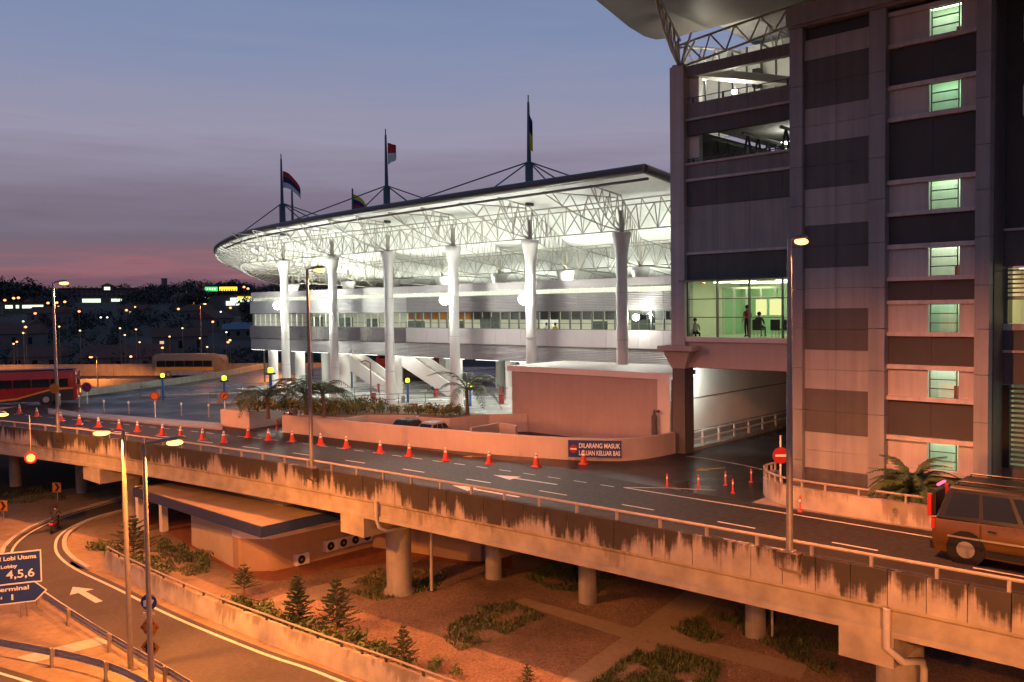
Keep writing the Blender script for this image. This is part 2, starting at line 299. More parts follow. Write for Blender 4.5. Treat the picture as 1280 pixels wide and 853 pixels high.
    def build(s, name, mats, parent=None, smooth=False, at=None, bevel=0):
        """vertices are in world space; the object sits at its parent's origin (or at `at`)"""
        base = wl(parent) if parent else Vector((0, 0, 0)); at_ = Vector(at) if at is not None else base
        o = bpy.data.objects.new(name, s.mesh(name, mats, at_, smooth)); col.objects.link(o)
        o.location = at_-base
        if parent: o.parent = parent
        WORLD[o.name] = at_
        if bevel:
            b = o.modifiers.new('bevel', 'BEVEL'); b.width = bevel; b.segments = 2; b.limit_method = 'ANGLE'
        return o
def box(name, m, parent, x0, x1, y0, y1, z0, z1): return MB().box(min(x0, x1), max(x0, x1), min(y0, y1), max(y0, y1), min(z0, z1), max(z0, z1)).build(name, m, parent)
def tag(o, label, cat, group=None):
    o['label'] = label; o['category'] = cat
    if group: o['group'] = group
    return o
def structure(o): o['kind'] = 'structure'; return o
def stuff(o, label=None, cat=None):
    o['kind'] = 'stuff'
    if label: o['label'] = label; o['category'] = cat
    return o
def thing(name, label, cat, loc=(0, 0, 0), group=None, rz=0):
    o = bpy.data.objects.new(name, None); col.objects.link(o); o.location = loc; o.rotation_euler = (0, 0, rz); o.empty_display_size = .3
    WORLD[o.name] = Vector(loc); return tag(o, label, cat, group)
def proto(name, label, cat, group=None): return thing(name, label, cat, (0, 0, 0), group)
def place(o, loc, rz=0, s=1.0): o.location = loc; o.rotation_euler = (0, 0, rz); o.scale = (s, s, s); WORLD[o.name] = Vector(loc); return o
def copy_tree(o, parent=None):
    c = o.copy(); col.objects.link(c)
    if parent: c.parent = parent
    for ch in list(o.children): copy_tree(ch, c)
    return c
def light(name, kind, loc, power, color, size=.3, angle=None, blend=.6, aim=None, parent=None, sx=None, sy=None):
    d = bpy.data.lights.new(name, kind); d.energy = power; d.color = color
    if kind == 'AREA':
        d.shape = 'RECTANGLE'; d.size = sx or size; d.size_y = sy or size
    else: d.shadow_soft_size = size
    if kind == 'SPOT': d.spot_size = math.radians(angle or 150); d.spot_blend = blend
    o = bpy.data.objects.new(name, d); col.objects.link(o)
    base = wl(parent) if parent else Vector((0, 0, 0)); o.location = Vector(loc)-base
    if parent: o.parent = parent
    if aim is not None:
        o.rotation_euler = (Vector(aim)-Vector(loc)).to_track_quat('-Z', 'Y').to_euler()
    return o
def text(body, parent, m, origin, right, up, h, align='LEFT', depth=.006, width=None, bold=.0, name='lettering'):
    cu = bpy.data.curves.new(name, 'FONT'); cu.body = body; cu.size = h/.72; cu.align_x = align; cu.extrude = depth; cu.offset = bold
    o = bpy.data.objects.new(name, cu); col.objects.link(o)
    bpy.context.view_layer.update()
    me = bpy.data.meshes.new_from_object(o); bpy.data.objects.remove(o); bpy.data.curves.remove(cu)
    if width:
        xs = [v.co.x for v in me.vertices]; k = width/(max(xs)-min(xs))
        for v in me.vertices: v.co.x *= k
    right = Vector(right).normalized(); up = Vector(up).normalized(); n = right.cross(up)
    mt = Matrix(((right.x, up.x, n.x, 0), (right.y, up.y, n.y, 0), (right.z, up.z, n.z, 0), (0, 0, 0, 1)))
    me.transform(mt); me.materials.append(MATS[m])
    ob = bpy.data.objects.new(name, me); col.objects.link(ob)
    base = wl(parent) if parent else Vector((0, 0, 0)); ob.location = Vector(origin)-base
    if parent: ob.parent = parent
    return ob
GZ = -5.5
# ================================================================== GROUND
def px2(L, z): return [(p.x, p.y) for p in (gz(a, b, z) for a, b in L)]
def smooth_poly(pts, k=3):
    out = []; n = len(pts)
    for i in range(n-1):
        p0, p1, p2, p3 = pts[max(i-1, 0)], pts[i], pts[i+1], pts[min(i+2, n-1)]
        for j in range(k):
            t = j/k
            out.append(tuple(.5*((2*p1[a])+(-p0[a]+p2[a])*t+(2*p0[a]-5*p1[a]+4*p2[a]-p3[a])*t*t+(-p0[a]+3*p1[a]-3*p2[a]+p3[a])*t**3) for a in range(len(p1))))
    out.append(tuple(pts[-1])); return out
def offset(pts, d):
    r = []
    for i, p in enumerate(pts):
        a, b = pts[max(i-1, 0)], pts[min(i+1, len(pts)-1)]; tx, ty = b[0]-a[0], b[1]-a[1]; l = math.hypot(tx, ty) or 1
        r.append((p[0]-ty/l*d, p[1]+tx/l*d))
    return r
def wall_run(m, pts, t, z0, z1, side=1):
    """upright wall along a polyline, thickness t to one side"""
    q = offset(pts, t*side); n = len(pts)
    for i in range(n-1):
        m.hexa([(*pts[i], z0), (*pts[i+1], z0), (*q[i+1], z0), (*q[i], z0), (*pts[i], z1), (*pts[i+1], z1), (*q[i+1], z1), (*q[i], z1)])
    return m

m = MB(); m.sheet([(-3000, -3000), (3000, -3000), (3000, 3000), (-3000, 3000)], GZ-.03); structure(m.build('ground', 'earth'))
m = MB(); m.sheet([(-20, -40), (70, -40), (70, 72), (-20, 72)], GZ-.012); structure(m.build('verge', 'sand'))
m = MB(); m.sheet([(19.6, -30), (60, -30), (60, 47), (26, 47), (22.4, 40), (20.0, 36), (19.3, 30)], GZ-.004); structure(m.build('gravel_bed', 'gravel'))
LRr = smooth_poly([(19.6, -30), (19.6, 10), (19.1, 25.8), (18.5, 31.1), (18.05, 37.7), (18.0, 43.9), (17.9, 48.5), (18.1, 51.5), (18.7, 54.2), (19.9, 57), (21.8, 59.2), (25, 60.9), (36, 64), (60, 70)], 4)
LRl = smooth_poly([(14.6, -30), (14.6, 10), (14.55, 25.8), (14.5, 31.1), (14.5, 37.7), (14.6, 43.9), (14.8, 48.5), (15.2, 52.0), (16.0, 55.5), (17.8, 58.9), (20.6, 61.8), (25, 64.2), (36, 68.5), (60, 76)], 4)
m = MB(); m.strip(LRl, LRr, GZ+.004); structure(m.build('slip_road', 'low_asphalt'))
def line_on(name, pts, wd, z, mt='paint'):
    h = wd/2; m = MB(); m.strip(offset(pts, h), offset(pts, -h), z); return structure(m.build(name, mt))
line_on('road_marking', offset(LRr, .35), .16, GZ+.010); line_on('road_marking', offset(LRl, -.35), .14, GZ+.010)
def kerb(name, pts, wd, z0, z1, side, mt='pale_concrete'):
    m = MB(); wall_run(m, pts, wd, z0, z1, side); return structure(m.build(name, mt))
kerb('kerb', [p for p in LRl if p[1] > 50], .25, GZ-.02, GZ+.13, 1)
kerb('kerb', [p for p in LRr if p[1] > 47.5], .25, GZ-.02, GZ+.13, -1)
# direction arrow on the slip road, heading away
def arrow(c, d, L=3.4, wd=.95, z=GZ+.012, sh=.2, mt='paint', name='road_arrow', hl=None):
    c = Vector((c[0], c[1])); d = Vector(d).normalized(); n = Vector((-d.y, d.x)); hl = hl or L*.36
    P = lambda a, b: (c.x+d.x*a+n.x*b, c.y+d.y*a+n.y*b, z)
    m = MB(); m.add([P(0, sh/2), P(0, -sh/2), P(L-hl, -sh/2), P(L-hl, sh/2)], [(0, 1, 2, 3)]); m.add([P(L-hl, wd/2), P(L-hl, -wd/2), P(L, 0)], [(0, 1, 2)])
    return structure(m.build(name, mt))
a0 = gz(124, 753, GZ); a1 = gz(91, 734, GZ)
arrow((a0.x, a0.y), (a1.x-a0.x, a1.y-a0.y), (a1-a0).length, 1.15, sh=.34)
# concrete paths and red pavers beneath the viaduct
m = MB(); m.sheet(px2([(690, 860), (768, 860), (905, 742), (858, 738)], GZ), GZ+.004); structure(m.build('footpath', 'footpath'))
m = MB(); m.sheet(px2([(640, 752), (656, 748), (796, 787), (776, 797)], GZ), GZ+.006); structure(m.build('footpath', 'footpath'))
m = MB(); m.sheet(px2([(815, 800), (836, 790), (1010, 832), (1000, 850)], GZ), GZ+.006); structure(m.build('footpath', 'footpath'))
m = MB(); m.sheet(px2([(310, 757), (360, 741), (470, 715), (478, 722), (345, 766)], GZ), GZ+.006); structure(m.build('footpath', 'footpath'))
m = MB(); m.sheet(px2([(170, 652), (200, 660), (300, 722), (345, 727), (420, 712), (520, 700), (640, 712), (640, 690), (400, 665), (200, 630)], GZ), GZ+.008); structure(m.build('paving', 'red_paving'))
m = MB(); m.sheet(px2([(83, 708), (105, 690), (150, 655), (165, 662), (240, 705), (250, 722), (190, 735), (130, 716)], GZ), GZ+.004); structure(m.build('sand_bank', 'sand'))
m = MB(); m.sheet(px2([(20, 822), (120, 797), (140, 803), (40, 829)], GZ), GZ+.004); structure(m.build('concrete_strip', 'pale_concrete'))
# a road at the foot of the verge
m = MB(); m.sheet([(8.5, -30), (12.4, -30), (12.4, 31), (10.4, 38.4), (6.5, 46), (3.0, 46), (6.5, 38)], GZ+.004); structure(m.build('service_road', 'low_asphalt'))
line_on('road_marking', [(12.1, -30), (12.1, 30.8), (10.1, 38.0), (6.2, 45.4)], .14, GZ+.010)

# ================================================================== VIADUCT
_py = [-28, -10, 5.3, 10.3, 17.5, 22.4, 27.4, 31.4, 37.4, 42.4, 47.2, 52.4, 57.8, 66, 80, 100]
_pxv = [25.9, 25.7, 25.4, 25.2, 24.95, 24.7, 24.45, 24.2, 23.7, 23.15, 22.55, 21.75, 20.7, 19.0, 15.6, 9.5]
_pf = np.polyfit(_py, _pxv, 5)
def PX(y): return float(np.polyval(_pf, y))
Ys = list(np.arange(-28, 100.01, 1.05))
via = thing('viaduct', 'long stained concrete road viaduct crossing over the planted ground', 'viaduct', (PX(30), 30, GZ))
edge = [(PX(y), y) for y in Ys]
for i in range(len(edge)-1):
    (x0, y0), (x1, y1) = edge[i], edge[i+1]; g = .012; dx = rnd.uniform(-.008, .008); zt = .74+rnd.uniform(-.006, .006)
    if y0 > 84 or y0 < -20: continue
    yy0, yy1 = y0+g, y1-g; a0 = x0+(x1-x0)*g/(y1-y0)+dx; a1 = x1-(x1-x0)*g/(y1-y0)+dx
    MB().hexa([(a0-.10, yy0, -.30), (a0+.20, yy0, -.30), (a1+.20, yy1, -.30), (a1-.10, yy1, -.30), (a0-.10, yy0, zt), (a0+.16, yy0, zt), (a1+.16, yy1, zt), (a1-.10, yy1, zt)]).build('parapet_panel', 'parapet_concrete', via)
# edge girder with a projecting bottom flange; further girders behind
def sweep(sec, ys, dx=0):
    m = MB(); n = len(sec); vs = [(PX(y)+dx+a, y, b) for y in ys for a, b in sec]
    m.add(vs, [(i*n+j, i*n+(j+1) % n, (i+1)*n+(j+1) % n, (i+1)*n+j) for i in range(len(ys)-1) for j in range(n)]); return m
SEC = [(.02, -.33), (.02, -.42), (.10, -.50), (.10, -.98), (-.0, -1.06), (-.0, -1.24), (.55, -1.24), (.55, -1.06), (.42, -.98), (.42, -.33)]
sweep(SEC, Ys[::3]).build('edge_girder', 'girder_concrete', via)
for k in range(1, 5): sweep(SEC, Ys[::4], 2.1*k).build('girder', 'girder_concrete', via)
m = MB(); m.strip([(x+.14, y) for x, y in edge], [(39.5, y) for x, y in edge], -.03); m.strip([(x+.0, y) for x, y in edge], [(39.5, y) for x, y in edge], -.31); m.build('deck_slab', 'concrete', via)
# handrail
rl = [(PX(y)+.03, y, 1.08) for y in Ys if -20 < y < 84]
MB().path(rl, .05, 6).build('handrail', 'metal_rail', via)
yy = 3.9
while yy < 83:
    x = PX(yy)+.03
    MB().box(x-.05, x+.05, yy-.045, yy+.045, .70, 1.05).build('rail_post', 'metal_rail', via); yy += 1.78
def crosshead(y0, y1, x1, pr, py, r, flare=.25):
    x0 = PX((y0+y1)/2)
    MB().hexa([(x0-.05, y0, -1.62), (x1, y0, -2.1), (x1, y1, -2.1), (x0-.05, y1, -1.62), (x0-.05, y0, -1.0), (x1, y0, -1.245), (x1, y1, -1.245), (x0-.05, y1, -1.0)]).build('crosshead', 'girder_concrete', via)
    MB().lathe((pr, py, GZ-.3), [(r+.18, 0), (r+.18, .45), (r, .55), (r, 3.75)], 24).build('pier', 'concrete', via, True)
def MBh(y0, y1, z0, z1, x0, x1): return MB().box(x0, x1, y0, y1, z0, z1)
def pierhead(y0, y1, x1, pxp, pyp, r):
    x0 = PX((y0+y1)/2)+.02
    m = MB(); m.box(x0, x1, y0, y1, -2.15, -1.245); m.build('crosshead', 'girder_concrete', via)
    MB().lathe((pxp, pyp, GZ-.3), [(r+.16, 0), (r+.16, .42), (r, .52), (r, 3.66)], 24).build('pier', 'concrete', via, True)
pierhead(31.9, 33.7, 30.5, 26.7, 32.6, .62)
pierhead(54.6, 57.2, 27.5, 23.7, 56.0, .62)
pierhead(8.6, 10.2, 32.0, 27.9, 9.3, .70)
pierhead(77.5, 79.6, 24, 19.5, 78.4, .62)
for x, y in ((31.3, 30.6), (31.6, 24.7), (32.9, 16.8), (25.6, 69.6), (23.1, 76.7)):
    MB().lathe((x, y, GZ-.2), [(.43, 0), (.43, 5.2)], 20).build('pier', 'concrete', via, True)
# rainwater pipes on the fascia and beside the piers
def pipe(name, pts, r=.07, mt='pale_concrete'): return MB().path(pts, r, 8).build(name, mt, via, True)
x = PX(30.6); pipe('downpipe', [(x-.12, 31.0, -.3), (x-.12, 31.0, -1.15), (x-.05, 30.9, -1.5), (x+.4, 30.9, -1.75), (27.4, 30.9, -1.9), (27.7, 31.3, -2.2), (27.75, 31.4, -5.45)], .085)
x = PX(8.6); pipe('downpipe', [(x-.14, 8.75, -.35), (x-.14, 8.75, -1.5), (x-.02, 8.35, -1.85), (26.8, 8.3, -2.3), (27.0, 8.3, -2.6), (27.0, 8.3, -5.45)], .11)
pipe('downpipe', [(33.2, 16.2, -.4), (33.2, 16.2, -5.45)], .06)

# ================================================================== ROAD AND APRON
road_r = [(33.4, -28), (33.4, 16), (33.6, 22), (34.2, 30), (33.6, 40), (32.6, 50), (31.2, 58), (29.5, 66), (27.4, 74), (24.5, 84), (19.5, 100)]
ysr = [float(y) for y in np.linspace(-28, 100, 70)]
m = MB(); m.strip([(PX(y)+.2, y) for y in ysr], [(float(np.interp(y, [p[1] for p in road_r], [p[0] for p in road_r])), y) for y in ysr], .0)
structure(m.build('road', 'asphalt'))
APR = [(70, 30), (95, 30), (88, 82), (78, 97.5), (66, 110.5), (57.3, 103.4), (50.4, 98.6), (43.9, 95.4), (34.9, 91.4), (29.5, 88.9)]
m = MB(); m.sheet([(30, 17.3), (70, 17.3)]+APR+[(24, 84), (27, 66), (30, 50)], -.012); structure(m.build('bus_apron', 'wet_asphalt'))
# podium slab under the apron, standing over the ground floor
m = MB(); m.prism([(39.52, 5), (95, 5)]+APR[1:]+[(39.52, 88)], -1.2, -.035); structure(m.build('podium_slab', 'concrete'))
m = MB(); m.box(44, 44.4, -30, 150, GZ-.1, -1.2); structure(m.build('retaining_wall', 'concrete'))
# pale paved strip between road and apron
pv = px2([(60, 512), (105, 517.5), (150, 521), (200, 525), (278, 531)], 0); pv2 = px2([(60, 518), (105, 523), (150, 527), (200, 531.5), (278, 538)], 0)
m = MB()
for i in range(4): m.prism([pv[i], pv[i+1], pv2[i+1], pv2[i]], -.03, .12)
structure(m.build('pavement', 'pavers'))
# wet paved apron strip before the low wall
ws_o = [(32.0, 51.4), (33.0, 43), (34.2, 35.2), (35.4, 30.5), (36.6, 27.6), (38.6, 25.9), (42.0, 25.6)]
# lane markings
def dash(y0, y1, xf, wd=.12, mt='paint', z=.006):
    m = MB(); m.strip([(xf(y0)-wd/2, y0), (xf(y1)-wd/2, y1)], [(xf(y0)+wd/2, y0), (xf(y1)+wd/2, y1)], z); structure(m.build('lane_dash', mt))
lane = lambda y: float(np.interp(y, [-28, 12, 20, 26, 30, 35, 39, 44, 48, 56, 66, 80], [29.6, 29.6, 29.65, 29.45, 29.2, 28.9, 28.6, 28.05, 27.45, 26.3, 24.3, 21]))
y = 10.6-4.53*7
while y < 84: dash(y, y+1.58, lane); y += 4.53
lane2 = lambda y: float(np.interp(y, [22, 26, 30, 34, 41, 44, 48.5, 56, 66, 80], [32.35, 32.2, 32, 31.7, 31.05, 30.7, 30.25, 28.9, 27.1, 24]))
y = 23.6
while y < 80: dash(y, y+.78, lane2, .10); y += 1.58
line_on('lane_line', [(32.45, -28), (32.5, 10), (32.55, 16), (32.45, 23.1)], .13, .006)
line_on('lane_line', [(32.45, 23.2), (33.6, 21.6), (34.6, 19.6)], .10, .006)
line_on('road_marking', px2([(858, 570.5), (880, 573), (925, 581), (968, 590.5)], 0), .12, .006)
arrow((31.0, 26.0), (-.06, 1), 4.0, .9, .006, .17, hl=1.45); arrow((27.9, 25.6), (-.04, 1), 4.2, .9, .006, .2, hl=1.45)
a0 = gz(906, 585); a1 = gz(868, 588.5)
arrow((a0.x, a0.y), (a1.x-a0.x, a1.y-a0.y), (a1-a0).length, .7, .006, .2, 'faded_yellow')
a0 = gz(612, 570.5); a1 = gz(578, 571); arrow((a0.x, a0.y), (a1.x-a0.x, a1.y-a0.y), (a1-a0).length, .6, .006, .15, 'faded_yellow')

# ================================================================== STREET LAMPS
def road_lamp(loc, top, d, arm=.9, cone=172, blend=.22, label='', cat='street lamp', group=None, power=2600, color=SODIUM, hd=.62, r0=.11, tall_arm=.08, emi='lamp_orange', tilt=.08, base=True):
    """tapered pole, short outreach arm, cobra head with a glowing bowl"""
    loc = Vector(loc); d = Vector((d[0], d[1], 0)).normalized(); n = Vector((-d.y, d.x, 0))
    t = thing('street_lamp', label, cat, loc, group)
    MB().path([loc, loc+Vector((0, 0, (top-loc.z)*.5)), Vector((loc.x, loc.y, top-.02))], [r0, r0*.82, r0*.6], 10).build('pole', 'steel_pole', t, True)
    if base: MB().box(loc.x-.16, loc.x+.16, loc.y-.16, loc.y+.16, loc.z-.01, loc.z+.06).build('base_plate', 'steel_pole', t)
    a0 = Vector((loc.x, loc.y, top-.06)); a1 = a0+d*arm+Vector((0, 0, tall_arm))
    MB().path([a0, a0+d*arm*.5+Vector((0, 0, tall_arm*.7)), a1], [.05, .045, .04], 8).build('arm', 'steel_pole', t, True)
    m = MB(); c = a1
    for k, (s_, wdt, h0, h1) in enumerate([(-.12, .05, -.04, .04), (.0, .10, -.05, .07), (hd*.45, .15, -.06, .10), (hd*.85, .13, -.05, .08), (hd, .05, -.03, .03)]):
        p = c+d*s_+Vector((0, 0, tilt*s_)); vs = [p+n*wdt*math.cos(q)+Vector((0, 0, (h1 if math.sin(q) > 0 else -h0)*math.sin(q))) for q in [2*PI*j/10 for j in range(10)]]
        m.v += [tuple(v) for v in vs]
    m.f = [(i*10+j, i*10+(j+1) % 10, (i+1)*10+(j+1) % 10, (i+1)*10+j) for i in range(4) for j in range(10)]+[tuple(range(9, -1, -1)), tuple(range(40, 50))]; m.mi = [0]*len(m.f)
    m.build('lamp_head', 'steel_pole', t, True)
    bc = c+d*hd*.58+Vector((0, 0, -.10)); m = MB(); m.ball((0, 0, 0), .15, 6, sq=.7)
    m.v = [tuple(bc+d*v[0]*2.0+n*v[1]*1.15+Vector((0, 0, v[2]))) for v in m.v]
    m.build('lamp_bowl', emi, t, True)
    light('lamp_light', 'SPOT', bc-Vector((0, 0, .16)), power, color, .12, cone, blend, bc-Vector((0, 0, 5))+d*.8, t)
    return t
GP = 'sodium lamps standing on the viaduct parapet'
for y, lab in ((82.6, 'tall sodium street lamp on the parapet beyond the red bus'), (58.9, 'tall sodium street lamp on the parapet with a small round plate on its pole'), (35.3, 'tall sodium street lamp on the parapet before the planter wall'),
               (11.6, 'tall sodium street lamp on the parapet before the tall grey tower'), (-12.1, 'tall sodium street lamp on the parapet past the yellow car')):
    x = PX(y)
    o = road_lamp((x-.24, y, .80), 10.45, (1, -.15), label=lab, arm=.28, group=GP, power=(2500 if y > 70 else 13500), cone=166, blend=.8)
    MB().hexa([(x-.40, y-.30, .30), (x-.105, y-.30, .10), (x-.105, y+.30, .10), (x-.40, y+.30, .30), (x-.44, y-.36, .80), (x-.08, y-.36, .80), (x-.08, y+.36, .80), (x-.44, y+.36, .80)]).build('lamp_bracket', 'parapet_concrete', via)
    if lab.endswith('on its pole'):
        pl = gx(82.5, 488, x-.36); MB().disc((x-.38, y, pl.z), .32, (-.75, -.66, 0), .03).build('round_plate', 'sign_orange', o)
road_lamp((13.9, 33.5, GZ), 3.95, (-.95, .3), label='sodium lamp pole in the sandy verge with its head turned off the slip road', power=7000, color=SODIUM2, emi='lamp_yellow', hd=.5, arm=.45)
road_lamp((13.6, 31.0, GZ), 3.7, (1, -.35), label='sodium lamp pole with big hooded head reaching over the slip road', power=8500, color=SODIUM2, emi='lamp_yellow', hd=.95, arm=.5)
road_lamp((15.3, 54.6, GZ), 2.8, (1, -.3), label='sodium lamp pole at the bend of the slip road by chevron boards', power=4000, color=SODIUM2, emi='lamp_yellow', hd=.5, arm=.3)
road_lamp((13.4, 2.0, GZ), 3.7, (1, .1), label='sodium lamp pole on the verge where the slip road begins', power=8500, color=SODIUM2, emi='lamp_yellow', hd=.95, arm=.5)
road_lamp((9.0, 5.6, GZ), 3.1, (1, .5), label='unseen sodium lamp pole added on the service road to light the viaduct', power=7500, color=SODIUM2, emi='lamp_yellow', hd=.95, arm=.5, blend=.12)  # added out of view to brighten the viaduct fascia and the low building
# ================================================================== TALL STATION BUILDING
TW = thing('station_tower', 'tall grey panel-clad station tower with stacked green-lit stair windows', 'building', (37.6, 17.4, 0))
def zx(px, py, x): return gx(px, py, x).z
g = .012
# flanking pilasters, cut in storey-high casings
def pilaster(y0, y1, xf, ztop, joints, mt='pilaster', nm='pilaster'):
    zs = [-.02]+joints+[ztop]
    for a, b in zip(zs, zs[1:]): box(nm, mt, TW, xf, xf+.6, y0, y1, a+.01, b-.01)
J = [zx(1005, y, 37.6) for y in (575, 512, 460, 410, 362, 309, 258, 209, 158, 108)]
pilaster(16.82, 17.42, 37.5, 20.9, J); pilaster(13.2, 13.88, 37.52, 20.9, J)
pilaster(9.2, 9.72, 37.5, 23.5, J+[20.6])
MB().box(37.9, 38.3, 13.3, 17.35, -.02, 20.9).build('core_wall', 'panel_darkest', TW)
dark = [(68, 130), (175, 233), (280, 334), (386, 438), (488, 543), (589, 618)]
seq = []; prev = 42
for a, b in dark: seq.append((prev, a, 'panel_light')); seq.append((a, b, 'panel_dark')); prev = b
for a, b, mt in seq:
    z1, z0 = zx(1048, a, 37.7), zx(1048, b, 37.7); z0 = max(z0, -.02)
    hs = [z0, (z0+z1)/2, z1] if (z1-z0) > 1.2 else [z0, z1]
    for ya, yb in ((13.9, 15.36), (15.36, 16.8)):
        for q0, q1 in zip(hs, hs[1:]): box('wall_panel', mt, TW, 37.70+rnd.uniform(0, .012), 37.9, ya+g/2, yb-g/2, q0+g/2, q1-g/2)
box('coping', 'pilaster', TW, 37.3, 38.5, 8.9, 17.5, 20.92, 21.72); box('cornice', 'panel_mid', TW, 37.42, 38.4, 9.0, 17.44, 20.80, 20.92)
# stair bay with stacked windows
LG = [(18.6, 24), (58, 63.6), (110, 115), (149, 155), (227, 232.6), (267, 272), (307, 312.6), (347, 352), (376, 381), (415, 420), (455, 460.5), (494, 499), (542.5, 548), (580, 586.5)]
XB = 37.95; zz = lambda y: zx(1108, y, XB)
LZ = [(zz(b), zz(a)) for a, b in LG]
for a, b in LZ: box('ledge', 'ledge', TW, XB-.17, XB+.1, 9.73, 13.19, a, b)
yl, yr = gx(1162.5, 120, XB).y, gx(1200, 120, XB).y
def dark_band(z0, z1): 
    ys = [9.73, 11.46, 13.19]
    for a, b in zip(ys, ys[1:]): box('spandrel_panel', 'panel_darkest', TW, XB+.03, XB+.2, a+g/2, b-g/2, z0, z1)
dark_band(LZ[0][1], 20.85)
for k in range(7):
    lo = LZ[2*k+1][1]; hi = LZ[2*k][0]
    box('wall_panel', 'panel_pale', TW, XB, XB+.2, yl+.03, 13.19, lo, hi); box('wall_panel', 'panel_pale', TW, XB, XB+.2, 9.73, yr-.03, lo, hi)
    wn = MB(); e = .045
    wn.box(XB+.02, XB+.08, yl-.03-e, yl-.03, lo, hi); wn.box(XB+.02, XB+.08, yr+.03, yr+.03+e, lo, hi)
    for t in (0, 1/3, 2/3, 1): zc = lo+(hi-lo)*t; wn.box(XB+.02, XB+.08, yr+.03, yl-.03, max(lo, zc-e/2), min(hi, zc+e/2))
    W = wn.build('window', 'frame_metal', TW)
    for t in range(3):
        z0, z1 = lo+(hi-lo)*t/3+.03, lo+(hi-lo)*(t+1)/3-.03; tilt = .22 if (k, t) in ((2, 1), (3, 2), (4, 2)) else 0
        MB().add([(XB+.05-tilt, yr+.08, z0), (XB+.05-tilt, yl-.08, z0), (XB+.05, yl-.08, z1), (XB+.05, yr+.08, z1)], [(0, 3, 2, 1)]).build('pane', 'clear_glass', W)
    # the stair landing behind it
    m = MB(); x0, x1, a, b = XB+.2, XB+2.2, 9.8, 13.1; zb, zt = lo-.6, hi+.5
    m.add([(x0, a, zb), (x1, a, zb), (x1, b, zb), (x0, b, zb), (x0, a, zt), (x1, a, zt), (x1, b, zt), (x0, b, zt)], [(0, 1, 2, 3), (4, 7, 6, 5), (0, 4, 5, 1), (1, 5, 6, 2), (2, 6, 7, 3)])
    R = m.build('stair_room', 'interior_white', TW)
    MB().box(XB+.7, XB+1.7, yr-.3, yl+.5, zt-.08, zt-.02).build('ceiling_light', ('tube_stair', 'tube_stair_dim', 'tube_stair', 'tube_stair_pale', 'tube_stair_dim', 'tube_stair_pale', 'tube_stair')[k], R)
    if k in (0, 3, 5): MB().box(XB+.9, XB+1.1, yr+.1, yr+.4, lo-.2, lo+.45).build('fire_point', 'sign_red', R)
    MB().hexa([(XB+1.6, yl-.55, zb), (XB+1.85, yl-.55, zb), (XB+1.85, yl+.9, zb), (XB+1.6, yl+.9, zb), (XB+1.6, yl-.55, zt-.5), (XB+1.85, yl-.55, zt-.5), (XB+1.85, yl+.9, zt-.5), (XB+1.6, yl+.9, zt-.5)]).build('stair_wall', 'panel_pale', R)
for k in range(6): dark_band(LZ[2*k+2][1], LZ[2*k+1][0])
dark_band(-.02, LZ[13][0])
# set-back wing beyond the tower
box('side_wall', 'panel_dark', TW, 38.1, 41, 9.16, 9.3, -.02, 23.5)
XW = 39.6; zw = lambda y: zx(1260, y, XW)
WS = [(-40, 20, 'panel_darkest'), (57, 107, 'panel_darkest'), (150, 286, 'panel_darkest'), (289, 333, 'panel_dark'), (413, 438, 'panel_dark'), (441, 480, 'panel_dark')]
for a, b, mt in WS: box('wall_panel', mt, TW, XW, XW+.2, 2, 8.6 if b < 160 else 9.15, zw(b), zw(a))
for a, b in ((286, 289), (405, 413), (438, 441)): box('ledge', 'ledge', TW, XW-.12, XW+.2, 2, 9.18, zw(b), zw(a))
box('wall_panel', 'panel_darkest', TW, XW+.1, XW+.3, 8.6, 9.18, zw(286), 23.5)
for a, b in ((20, 57), (107, 150)):
    z0, z1 = zw(b), zw(a); fm = MB(); y1 = 8.55
    fm.box(XW, XW+.1, y1-.14, y1, z0, z1); fm.box(XW, XW+.1, 3, y1, z0, z0+.12); fm.box(XW, XW+.1, 3, y1, z1-.1, z1); fm.box(XW, XW+.1, 6.9, 7.0, z0, z1); fm.box(XW, XW+.1, 3, y1, (z0+z1)/2-.03, (z0+z1)/2+.03)
    W = fm.build('window', 'frame_white', TW); MB().box(XW+.04, XW+.06, 3, y1-.14, z0, z1).build('pane', 'dark_glass', W)
    m = MB(); m.box(XW+1.6, XW+1.7, 2.5, 9.1, z0-.5, z1+.5); m.build('back_wall', 'interior_dark', W)
# lit room with warm blinds, and the louvred plant opening under it
z0, z1, zm = zw(405), zw(335), zw(374)
fm = MB(); fm.box(XW, XW+.12, 9.02, 9.14, z0, z1); fm.box(XW, XW+.12, 2, 9.14, zm-.03, zm+.03); W = fm.build('window', 'frame_metal', TW)
MB().box(XW+.05, XW+.07, 2, 9.02, z0, zm-.03).build('pane', 'clear_glass', W)
for i in range(7): zc = zm+(z1-zm)*(i+.5)/7; MB().box(XW-.02, XW+.10, 2, 9.1, zc-.05, zc+.02).build('blind_slat', 'frame_metal', W)
m = MB(); m.add([(XW+.25, 1.9, z0), (XW+3, 1.9, z0), (XW+3, 9.2, z0), (XW+.25, 9.2, z0), (XW+.25, 1.9, z1), (XW+3, 1.9, z1), (XW+3, 9.2, z1), (XW+.25, 9.2, z1)], [(0, 1, 2, 3), (4, 7, 6, 5), (0, 4, 5, 1), (1, 5, 6, 2), (2, 6, 7, 3)])
R = m.build('lit_room', 'interior_white', TW); MB().box(XW+.8, XW+2.2, 4, 8.8, z1-.09, z1-.03).build('ceiling_light', 'tube_warm', R)
z0, z1 = zw(585), zw(482)
